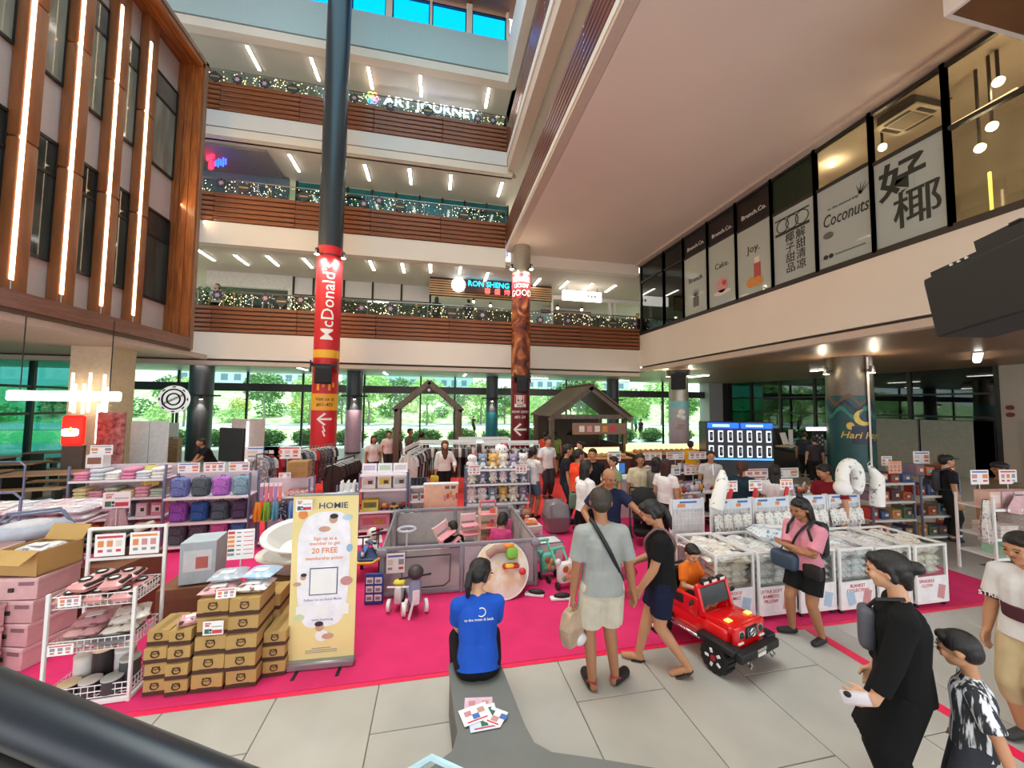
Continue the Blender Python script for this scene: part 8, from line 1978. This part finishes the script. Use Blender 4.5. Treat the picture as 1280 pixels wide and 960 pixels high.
# escalator: handrail, balustrade skirt, glass corner
t = thing('escalator_rail', 'black rubber escalator handrail crossing the bottom left corner', 'escalator', (0, 0, 0))
a, b = ray(-120, 815), ray(420, 1035)
A, B = CAMP+a*.72, CAMP+b*.60
sd = (B-A).normalized(); nrm = sd.cross(Vector((0, 0, 1))).normalized()
def railp(f, dz, dn=0): return A+(B-A)*f+Vector((0, 0, dz))+nrm*dn
MB().tube([railp(f, -.025) for f in (-.4, 0, .5, 1, 1.4)], .045, 16).build('handrail', mat('rubber_navy', '#1b222c', .32, var=.1, spec=.5), t)
for dz, m_ in ((-.115, M_blk), (-.16, mat('rail_grey', '#5a6268', .3, .6)), (-.21, M_blk)): MB().tube([railp(f, dz) for f in (-.4, 1.4)], .024, 10).build('guide_rail', m_, t)
c0 = onz(540, 946, 1.0); t = thing('glass_balustrade', 'pale edged glass balustrade corner at the bottom edge', 'railing', (0, 0, 0))
g0, g1, g2 = CAMP+ray(505, 968)*.95, CAMP+ray(540, 947)*.95, CAMP+ray(585, 968)*.90
for p, q in ((g0, g1), (g1, g2)): MB().quad(p, q, q-Vector((0, 0, 1.0)), p-Vector((0, 0, 1.0))).build('pane', glass('balustrade_glass', '#e4f4f4', .05), t)
MB().tube([g0, g1, g2], .008, 6).build('edge', mat('glass_edge', '#bfe6f2', .15, spec=.8), t)
# ================================================================== CROWD
def spot(px, py, h, z=0.0):
    p = onz(px, py, z+h); return (p.x, p.y, z+.007)
K = lambda c, **k: mat('acc_'+c[1:], c, .6, **k)
# man in grey tee, seen from behind
J = person('man in a grey tee and cream shorts seen from behind with a crossbody strap', (1.60, 3.45, .003), R(172), 1.80, dict(foot_l=(-.085+.14, .01, 0), foot_r=(-.075, -.02, 0), toe_r=(-.75, -.55, 0), toe_l=(.15, -1, 0), hand_l=(.150, -.02, .475), hand_r=(-.185, -.03, .45), head=(R(-14), R(6), 0)), top='#9c9e9a', bottom='#cfc6b2', sleeves=.82, legs='bermuda', hair='short', hairm=M_hairg, shoes=None, skin='c', detail=2, hem=-.03)
strap_across(J, M_blk, 1, .011)
for f, a in zip(J['feet'], ('l', 'r')):
    h_, q_ = f; d = (q_-h_).normalized(); mb = MB(); cap(mb, h_+d*.02, q_, .052, .050); sh = link('clog', fuse('clog', mb, M_blk, .010, 1), J['t']); mb = MB(); mb.tube([h_+d*.04+Vector((.05*d.y, -.05*d.x, .03)), h_-d*.05+Vector((0, 0, .05)), h_+d*.04+Vector((-.05*d.y, .05*d.x, .03))], .009, 6); mb.build('heel_strap', cm('#b0303a'), sh)
w_ = J['t'].location+Matrix.Rotation(R(172), 3, 'Z') @ J['hl']
b = thing('tote_bag', 'crumpled beige tote bag held low by the man in grey', 'bag', (w_.x-.02, w_.y-.02, w_.z-.48), R(30)); mb = pillow_mesh(.24, .13, .36, 8, 3); mb.build('bag', mat('tote_beige', '#b79c84', .8, var=.15, bump=.5, bscale=9), b); MB().tube([(-.06, 0, .33), (-.02, 0, .46), (.02, 0, .46), (.06, 0, .33)], .008, 6).build('handle', MATS['tote_beige'], b); MB().ball((.08, -.03, .05), (.08, .06, .06), 8, 6).build('film_wrap', M_house, b)
# woman in black walking past
J = person('woman in a black top and navy shorts walking in flip flops', (2.32, 3.58, .003), R(-118), 1.64, dict(foot_l=(.05, .13, .03), foot_r=(-.03, -.14, 0), toe_l=(0, -1, -.5), lean=(R(2), 0), head=(R(-8), R(24), 0), hand_l=(.09, -.13, .50), hand_r=(-.10, -.16, .585), elbow_r=(-.5, .8, -.2)), top='#131313', bottom='#171b36', sleeves=.62, legs='shorts', hair='pony', shoes='#4a4038', sandals=True, skin='a', detail=2)
strap_across(J, K('#8a6a68'), 1, .008)
w_ = J['t'].location+Matrix.Rotation(R(-118), 3, 'Z') @ J['hr']
b = thing('gauze_pouch', 'sheer pink pouch held out by the woman in black', 'bag', (w_.x-.12, w_.y-.02, w_.z-.17), R(10)); pillow_mesh(.26, .10, .16, 8, 2).build('pouch', glass('pink_gauze', '#e880a8', .03, rough=.4, op=.5, opc='#d86a98'), b); MB().tube([(-.05, 0, .13), (.06, 0, .19), (.12, 0, .19)], .008, 5).build('cord', cm('#d86a98'), b)
# bald man pointing
J = person('balding man in a navy polo reaching out one arm to point', spot(760, 588, 1.72), R(-12), 1.72, dict(hand_r=(-.17, -.1, .58), hand_l=(.30, -.24, .62), fingers_l=(.5, -.3, -.6), elbow_l=(.3, .3, -.8), head=(R(12), R(16), 0)), top='#1d2440', bottom='#1a1a1c', sleeves=.6, legs='long', hair='bald', hairm=M_hairg, skin='c', detail=2)
# woman in pink
J = person('woman in a pink tee with folded arms carrying several bags', (4.28, 3.72, .003), R(-80), 1.56, dict(hand_l=(-.05, -.115, .665), hand_r=(.06, -.13, .65), elbow_l=(.8, .1, -.6), elbow_r=(-.8, .1, -.6), fingers_l=(-1, -.1, .1), fingers_r=(1, -.1, .05), head=(R(-10), R(16), 0), foot_l=(.08, .02, 0), foot_r=(-.08, -.05, 0), toe_r=(-.5, -1, 0)), top='#dc8f9f', bottom='#141416', sleeves=.8, legs='shorts', hair='long', shoes='#1a1a1e', skin='c', detail=2)
MB().ball(J['H'](0, .35, 1.2), (.035, .035, .04), 10, 8).build('topknot', M_hair, J['t'])
backpack_on(J, K('#1c1c20')); strap_across(J, M_blk, 1, .008)
q = J['t']; e = J['eR']; MB().rbox(e+Vector((-.02, -.02, -.15)), (.30, .15, .20), .05, 3).build('handbag', mat('handbag_blue', '#35485c', .5, bump=.4, bscale=8), q); MB().tube([e+Vector((-.08, -.02, -.06)), e+Vector((-.03, 0, .03)), e+Vector((.03, 0, .03)), e+Vector((.06, -.02, -.06))], .010, 6).build('handbag_strap', MATS['handbag_blue'], q); MB().rbox(J['pel']+Vector((.13, -.10, -.01)), (.20, .09, .16), .04, 2).build('waist_bag', K('#1a1a1e'), q)
# woman in black close to the right edge
J = person('woman in a loose black outfit with tied hair walking left past the viewer', spot(1122, 700, 1.64), R(-140), 1.64, dict(hand_l=(.17, -.12, .43), fingers_l=(.0, -1, -.3), hand_r=(-.14, -.08, .42), head=(R(-4), R(8), 0)), top='#0e0e0f', bottom='#0d0d0e', sleeves=1.75, legs='dress', hair='bun', shoes='#111111', skin='b', detail=2, hem=-.03, build=1.05)
q = J['t']; MB().rbox(J['chest']+Vector((.02, -.17, -.06)), (.15, .09, .28), .04, 3).build('sling_bag', mat('sling_grey', '#55545c', .7), q); MB().tube([J['chest']+Vector((.02, -.16, .07)), J['chest']+Vector((.09, -.12, .16)), J['neckb']+Vector((.07, .02, .03))], .012, 6).build('bag_strap', M_blk, q)
ph_ = MB().rbox(J['hl']+Vector((.03, -.09, -.01)), (.012, .15, .075), .012, 2, rx=R(20)).build('phone', mat('phone_pale', '#d8cfd4', .3), q); MB().ball(J['hl']+Vector((.04, -.13, -.0)), (.008, .02, .02), 8, 6).build('camera_lens', M_blk, ph_)
# small boy beside her
mt_s = mat('stripe_bw', '#e4e6ea', .85, var=0, scale=6, color2='#2c2e34', stretch=(5, 5, .6)); [setattr(el_, 'position', v_) for el_, v_ in zip([n for n in mt_s.node_tree.nodes if n.type == 'VALTORGB'][0].color_ramp.elements, (.47, .53))]
J = person('small boy in a black and white streaked shirt beside the woman in black', spot(1212, 806, 1.20), R(-145), 1.20, dict(head_scale=1.18, hand_l=(.22, .12, .44), head=(R(-10), R(14), 0)), top=mt_s, bottom='#3a3c44', sleeves=.8, legs='mid', hair='short', shoes='#e0e0e0', skin='a', detail=2)
# woman at the right edge
J = person('long haired woman in a white and maroon jersey at the right edge', spot(1284, 672, 1.62), R(-92), 1.62, dict(hand_r=(-.15, -.03, .47), head=(R(-6), R(14), 0)), top='#dcd8d6', bottom='#c2ab84', sleeves=.75, legs='mid', hair='vlong', shoes='#333333', skin='a', detail=2)
q = J['t']; mb = MB(); mb.cyl(J['shR']+(J['eR']-J['shR'])*.62, J['shR']+(J['eR']-J['shR'])*.84, .072, .074, 18); mb.build('sleeve_band', cm('#4a1826'), q); mb = MB(); mb.lathe([(.155, 0), (.158, .10)], J['waist']+Vector((0, .0, -.02)), 20); o = mb.build('waist_band', cm('#4a1826'), q)
cd = Matrix.Rotation(R(92), 3, 'Z') @ (CAMP-q.location); cd.z = 0; cd.normalize(); ra = math.atan2(cd.x, -cd.y); tn = Vector((math.cos(ra), math.sin(ra), 0))
sh_ = J['shR']+(J['eR']-J['shR'])*.73; text('lettering', 'STREET', .05, M_wht, q, sh_+cd*.09, (R(90), 0, ra), depth=.004, bold=.02); text('lettering', 'I-S', .06, M_wht, q, J['waist']+cd*.168+Vector((0, 0, .03)), (R(90), 0, ra), depth=.004, bold=.02)
# seated woman in blue
J = person('woman in a blue event tee sitting on the grey bench, seen from behind', (.40, 3.28, .397), R(178), 1.60, dict(pelvis=(0, .0, .055), foot_l=(.10, -.20, -.235), foot_r=(-.10, -.22, -.235), knee_l=(.2, -1, .6), knee_r=(-.2, -1, .6), hand_l=(.07, -.26, .06), hand_r=(-.07, -.26, .06), lean=(R(16), 0), head=(R(-48), R(14), 0)), top='#1c4fb4', bottom='#101014', sleeves=.7, legs='long', hair='pony', shoes='#e8e8e6', skin='b', detail=2)
q = J['t']; bk = J['chest']-J['fw']*.125; me_ = text_mesh('to the moon & back', .030, .003, M_wht, bold=.01); link('lettering', me_, q, bk+Vector((0, .012, .0)), (R(90), 0, R(180))); MB().tube([bk+Vector((-.02+.035*math.cos(a), .012, .06+.035*math.sin(a))) for a in [R(60)+R(250)*i/12 for i in range(13)]], .004, 5).build('logo_arc', M_wht, q)
MB().tube([J['H'](.55*s_, -.80, .05) for s_ in (-1, -.5, 0, .5, 1)]+[J['H'](.8, 0, .08)], .006, 5).build('glasses', M_blk, q)
# boy in the jeep
jm = JEEP.matrix_basis; p = jm @ Vector((.02, .21, .44))
J = person('little boy in an orange tee sitting in the red toy car', (p.x, p.y, p.z), R(16), 1.08, dict(head_scale=1.2, pelvis=(0, 0, .06), foot_l=(.07, -.15, -.22), foot_r=(-.07, -.15, -.22), knee_l=(0, -1, .5), knee_r=(0, -1, .5), hand_l=(.09, -.19, .17), hand_r=(-.09, -.19, .17), head=(R(-20), R(28), 0)), top='#e0701c', bottom='#2a2a30', sleeves=.75, legs='shorts', hair='short', skin='b', detail=2, shoes=None)
# children in the pen
J = person('toddler in a black tee sitting in the playpen', tuple(onz(568, 655, .64)[:2])+(.04,), R(190), 1.08, dict(head_scale=1.2, pelvis=(0, 0, .07), foot_l=(.12, -.3, .02), foot_r=(-.12, -.3, .02), head=(R(20), R(20), 0)), top='#17171a', bottom='#2a2a2e', hair='short', shoes=None, detail=1)
J = person('little girl in a pink tee sitting in the playpen', tuple(onz(627, 644, .76)[:2])+(.04,), R(150), 1.28, dict(head_scale=1.2, pelvis=(0, 0, .07), foot_l=(.12, -.3, .02), foot_r=(-.12, -.3, .02), head=(R(0), R(30), 0)), top='#c8457c', bottom='#a83a68', hair='bob', sleeves=.9, shoes=None, detail=1)
# ---- shoppers further back: label, head pixel, height, facing, top, bottom, legs, hair, extra pose
W_ = [('woman in a brown headscarf and white blouse with a yellow bag', 556, 553, 1.58, 8, '#e4e0da', '#1a1a1c', 'long', 'long', dict(hand_l=(.16, -.14, .55)), 1.7, '#5a3a26'),
 ('woman in a white top and denim shorts looking at her phone', 666, 561, 1.62, 140, '#e2dad6', '#5f6a7c', 'shorts', 'bun', dict(hand_l=(.10, -.20, .66), hand_r=(-.02, -.2, .66)), .8, None),
 ('man in a white tee behind the woman in denim shorts', 684, 548, 1.70, 30, '#e6e4e2', '#3a3c44', 'long', 'short', {}, .7, None),
 ('woman in a lime green top with very long hair', 694, 541, 1.58, 185, '#8fae58', '#6a6a3a', 'shorts', 'vlong', {}, .5, None),
 ('person in an orange red top partly hidden behind the lime top woman', 682, 541, 1.6, 160, '#d84a38', '#2a2a2a', 'long', 'short', {}, .6, None),
 ('woman in black standing by the timber kiosk', 727, 553, 1.62, -60, '#232428', '#2a2a2c', 'long', 'bun', {}, .3, None),
 ('man in a black polo at the cash counter', 708, 558, 1.72, 100, '#1a1c26', '#2f3a4a', 'long', 'short', dict(hand_l=(.02, -.2, .6)), .6, None),
 ('man in a bright orange tee at the cash counter', 722, 564, 1.68, 120, '#f04a28', '#2a2a2a', 'long', 'crop', {}, .6, None),
 ('woman in a white tee with a green shoulder bag', 731, 579, 1.64, 125, '#e8e4e2', '#141416', 'long', 'long', dict(hand_l=(.12, -.28, .62)), .7, None),
 ('staff member in a black uniform behind the counter', 741, 563, 1.66, -10, '#17181c', '#1a1a1a', 'long', 'short', {}, .6, None),
 ('boy in a green striped shirt at the counter', 768, 573, 1.52, -60, '#7a9a70', '#3a3a3a', 'long', 'short', dict(hand_r=(-.05, -.22, .6)), .6, None),
 ('woman in a beige blouse facing the viewer', 800, 570, 1.60, 10, '#c9bd9e', '#3a3a3c', 'long', 'bob', {}, .9, None),
 ('person in a grey checked shirt beside the beige blouse woman', 820, 574, 1.56, 160, '#77726a', '#2a2a2c', 'long', 'long', {}, .8, None),
 ('woman in a white blouse with long brown hair', 832, 577, 1.58, 150, '#ebe6e6', '#2c2c30', 'long', 'long', {}, .6, '#3a1f1a'),
 ('woman in a dark teal top with a brown ponytail', 927, 579, 1.60, 170, '#1c3440', '#222222', 'long', 'pony', {}, .6, '#4a2a1e'),
 ('woman with very long black hair in a white top', 968, 584, 1.56, 190, '#e6dcdc', '#2a2a2a', 'long', 'vlong', {}, .7, None),
 ('man in a dark red tee at the mesh panels', 1035, 583, 1.66, -30, '#7a1826', '#2a2a2c', 'long', 'short', dict(head=(R(-30), R(20), 0)), .6, None),
 ('man in a black cap with a backpack near the game shelf', 1180, 571, 1.68, 120, '#23262c', '#2a2a2c', 'long', 'crop', {}, .6, None),
 ('man in a dark cap and glasses behind the right edge shelf', 1250, 581, 1.70, -10, '#6a5a48', '#2a2a2a', 'long', 'crop', {}, .6, None),
 ('person in a pink top and white cap by the phone case kiosk', 908, 546, 1.60, 10, '#d86a88', '#3a3a3c', 'long', 'short', {}, .6, '#e8e4e4'),
 ('person in a dark shirt near the right glazing', 1005, 541, 1.70, 170, '#2f3a48', '#222222', 'long', 'short', {}, .6, None),
 ('second person in a dark shirt near the right glazing', 1018, 547, 1.62, 190, '#3a3440', '#222222', 'long', 'short', {}, .6, None),
 ('woman in a pale tunic beside the festive poster column', 1048, 540, 1.60, 200, '#b8a898', '#5a6a70', 'long', 'bun', {}, .9, '#a89078'),
 ('person in yellow by the bakery counter', 863, 553, 1.58, 180, '#e0a820', '#2a2a2a', 'long', 'short', {}, .6, None),
 ('dark haired person behind the price boards', 888, 566, 1.6, 10, '#c8c4c4', '#2a2a2a', 'long', 'crop', {}, .6, None),
 ('man in a black tee leaning over a table at the back left', 266, 546, 1.62, -70, '#141416', '#1c1c1e', 'long', 'short', dict(lean=(R(25), 0), hand_l=(.0, -.3, .55), hand_r=(0, -.3, .52)), .6, None),
 ('woman bending over the racks at the back', 467, 546, 1.58, 20, '#d9cfc8', '#2a2a2a', 'long', 'long', {}, .6, None),
 ('woman in a pale top by the racks at the back', 486, 540, 1.60, 10, '#d8c0bc', '#2a2a2a', 'long', 'bun', {}, .6, None),
 ('man in a khaki tee and cap at the back', 494, 535, 1.72, 5, '#8a7f60', '#2a2a2a', 'long', 'crop', {}, .6, None),
 ('man in olive leaning forward near the timber arch', 512, 537, 1.66, 60, '#6f6850', '#2a2a2a', 'long', 'short', {}, .6, None),
 ('woman in an olive jacket and black trousers on the red carpet', 527, 541, 1.62, 175, '#4a4a38', '#161618', 'long', 'bun', {}, 1.7, None),
 ('person in dark clothes standing by the back glazing', 592, 520, 1.62, 120, '#24262c', '#1a1a1c', 'long', 'short', dict(hand_l=(.05, -.2, .75)), .6, None),
 ('woman in a dark dress walking outside the glazing', 801, 524, 1.62, -50, '#23242a', '#2a2a30', 'skirt', 'bun', dict(foot_l=(.05, -.12, 0), foot_r=(-.05, .14, .02)), .5, None),
 ('person in teal walking outside the glazing', 794, 520, 1.64, 60, '#2f8a90', '#2a3a44', 'long', 'short', {}, .6, None)]
for lab, px, py, h, rz, top, bot, legs, hair, pose, slv, hc_ in W_:
    loc = spot(px, py, h)
    hmx = None if hc_ is None else mat('hair_'+hc_[1:], hc_, .8, var=.15, scale=12)
    far = loc[1] > 9
    J = person(lab, loc, R(rz)-math.atan2(loc[0], loc[1]), h, pose, top=top, bottom=bot, sleeves=slv, legs=legs, hair=hair, hairm=hmx, skin='abc'[px % 3], detail=0 if far else 1)
    q = J['t']
    if 'green shoulder' in lab: MB().rbox(J['pel']+Vector((.14, .06, .10)), (.10, .34, .28), .05, 2).build('shoulder_bag', cm('#5c6a54'), q); MB().tube([J['pel']+Vector((.15, -.1, .22)), J['shL']+Vector((.0, 0, .06)), J['pel']+Vector((.15, .2, .22))], .012, 6).build('bag_strap', cm('#5c6a54'), q)
    if 'headscarf' in lab:
        H_ = J['H']; hs_ = J['hs']; sc = MB(); sc.ball(H_(0, .28, .22), (hs_*.98, hs_*1.0, hs_*1.0), 16, 12)
        for s_ in (-1, 1): cap(sc, H_(.62*s_, -.05, .3), H_(.50*s_, -.35, -.75), .26*hs_, .30*hs_)
        cap(sc, H_(0, .1, -.7), J['chest']+J['fw']*.04, .75*hs_, .95*hs_); link('headscarf', fuse('headscarf', sc, hmx, .014, 2), q)
    if 'yellow bag' in lab: MB().rbox(J['hr']+Vector((0, 0, -.25)), (.3, .14, .34), .05, 2).build('carrier_bag', cm('#e0cc40'), q)
    if 'backpack' in lab: backpack_on(J, K('#3a3c42'))
    if 'cap' in lab.split(): cp = MB(); cp.ball(J['H'](0, .1, .55), (J['hs']*.9, J['hs']*.98, J['hs']*.55), 14, 8); cp.rbox(J['H'](0, -.95, .42), (J['hs']*1.2, J['hs']*.7, J['hs']*.1), .005); cp.build('cap', cm('#e8e2e2') if 'white cap' in lab else M_blk, q)
# upstairs
for lab, px, py, top, hair, rz in (('dark haired woman in black on the second floor gallery', 546, 372, '#1a1a1e', 'long', 180), ('man in a dark suit on the second floor gallery', 586, 375, '#20283a', 'short', 175), ('person in a patterned shirt at the second floor railing', 521, 380, '#5a5248', 'short', 0), ('person in a white top by plants on the second floor', 272, 356, '#e0dcd8', 'long', 10), ('person in black on the right end of the second floor', 797, 393, '#1a1a1c', 'short', -20)):
    person(lab, spot(px, py, 1.62, 6.1), R(rz), 1.62, {}, top=top, bottom='#222226', sleeves=.7, legs='long', hair=hair, detail=0)
for i, (px, py) in enumerate(((292, 368), (255, 372))):
    p = ony(px, py, 19.0); t = thing('potted_plant', f'leafy potted plant on the second floor, {("right", "left")[i]} one', 'plant', (p.x, 19.0, 6.1)); leaf_cloud(random.Random(i), 260, .45, .4, .6, .10, (0, 0, 1.15), .1).build('foliage', M_leafB, t); MB().lathe([(.18, 0), (.24, .5)], n=14).build('pot', M_house, t)
bpy.data.scenes.remove(WORK)
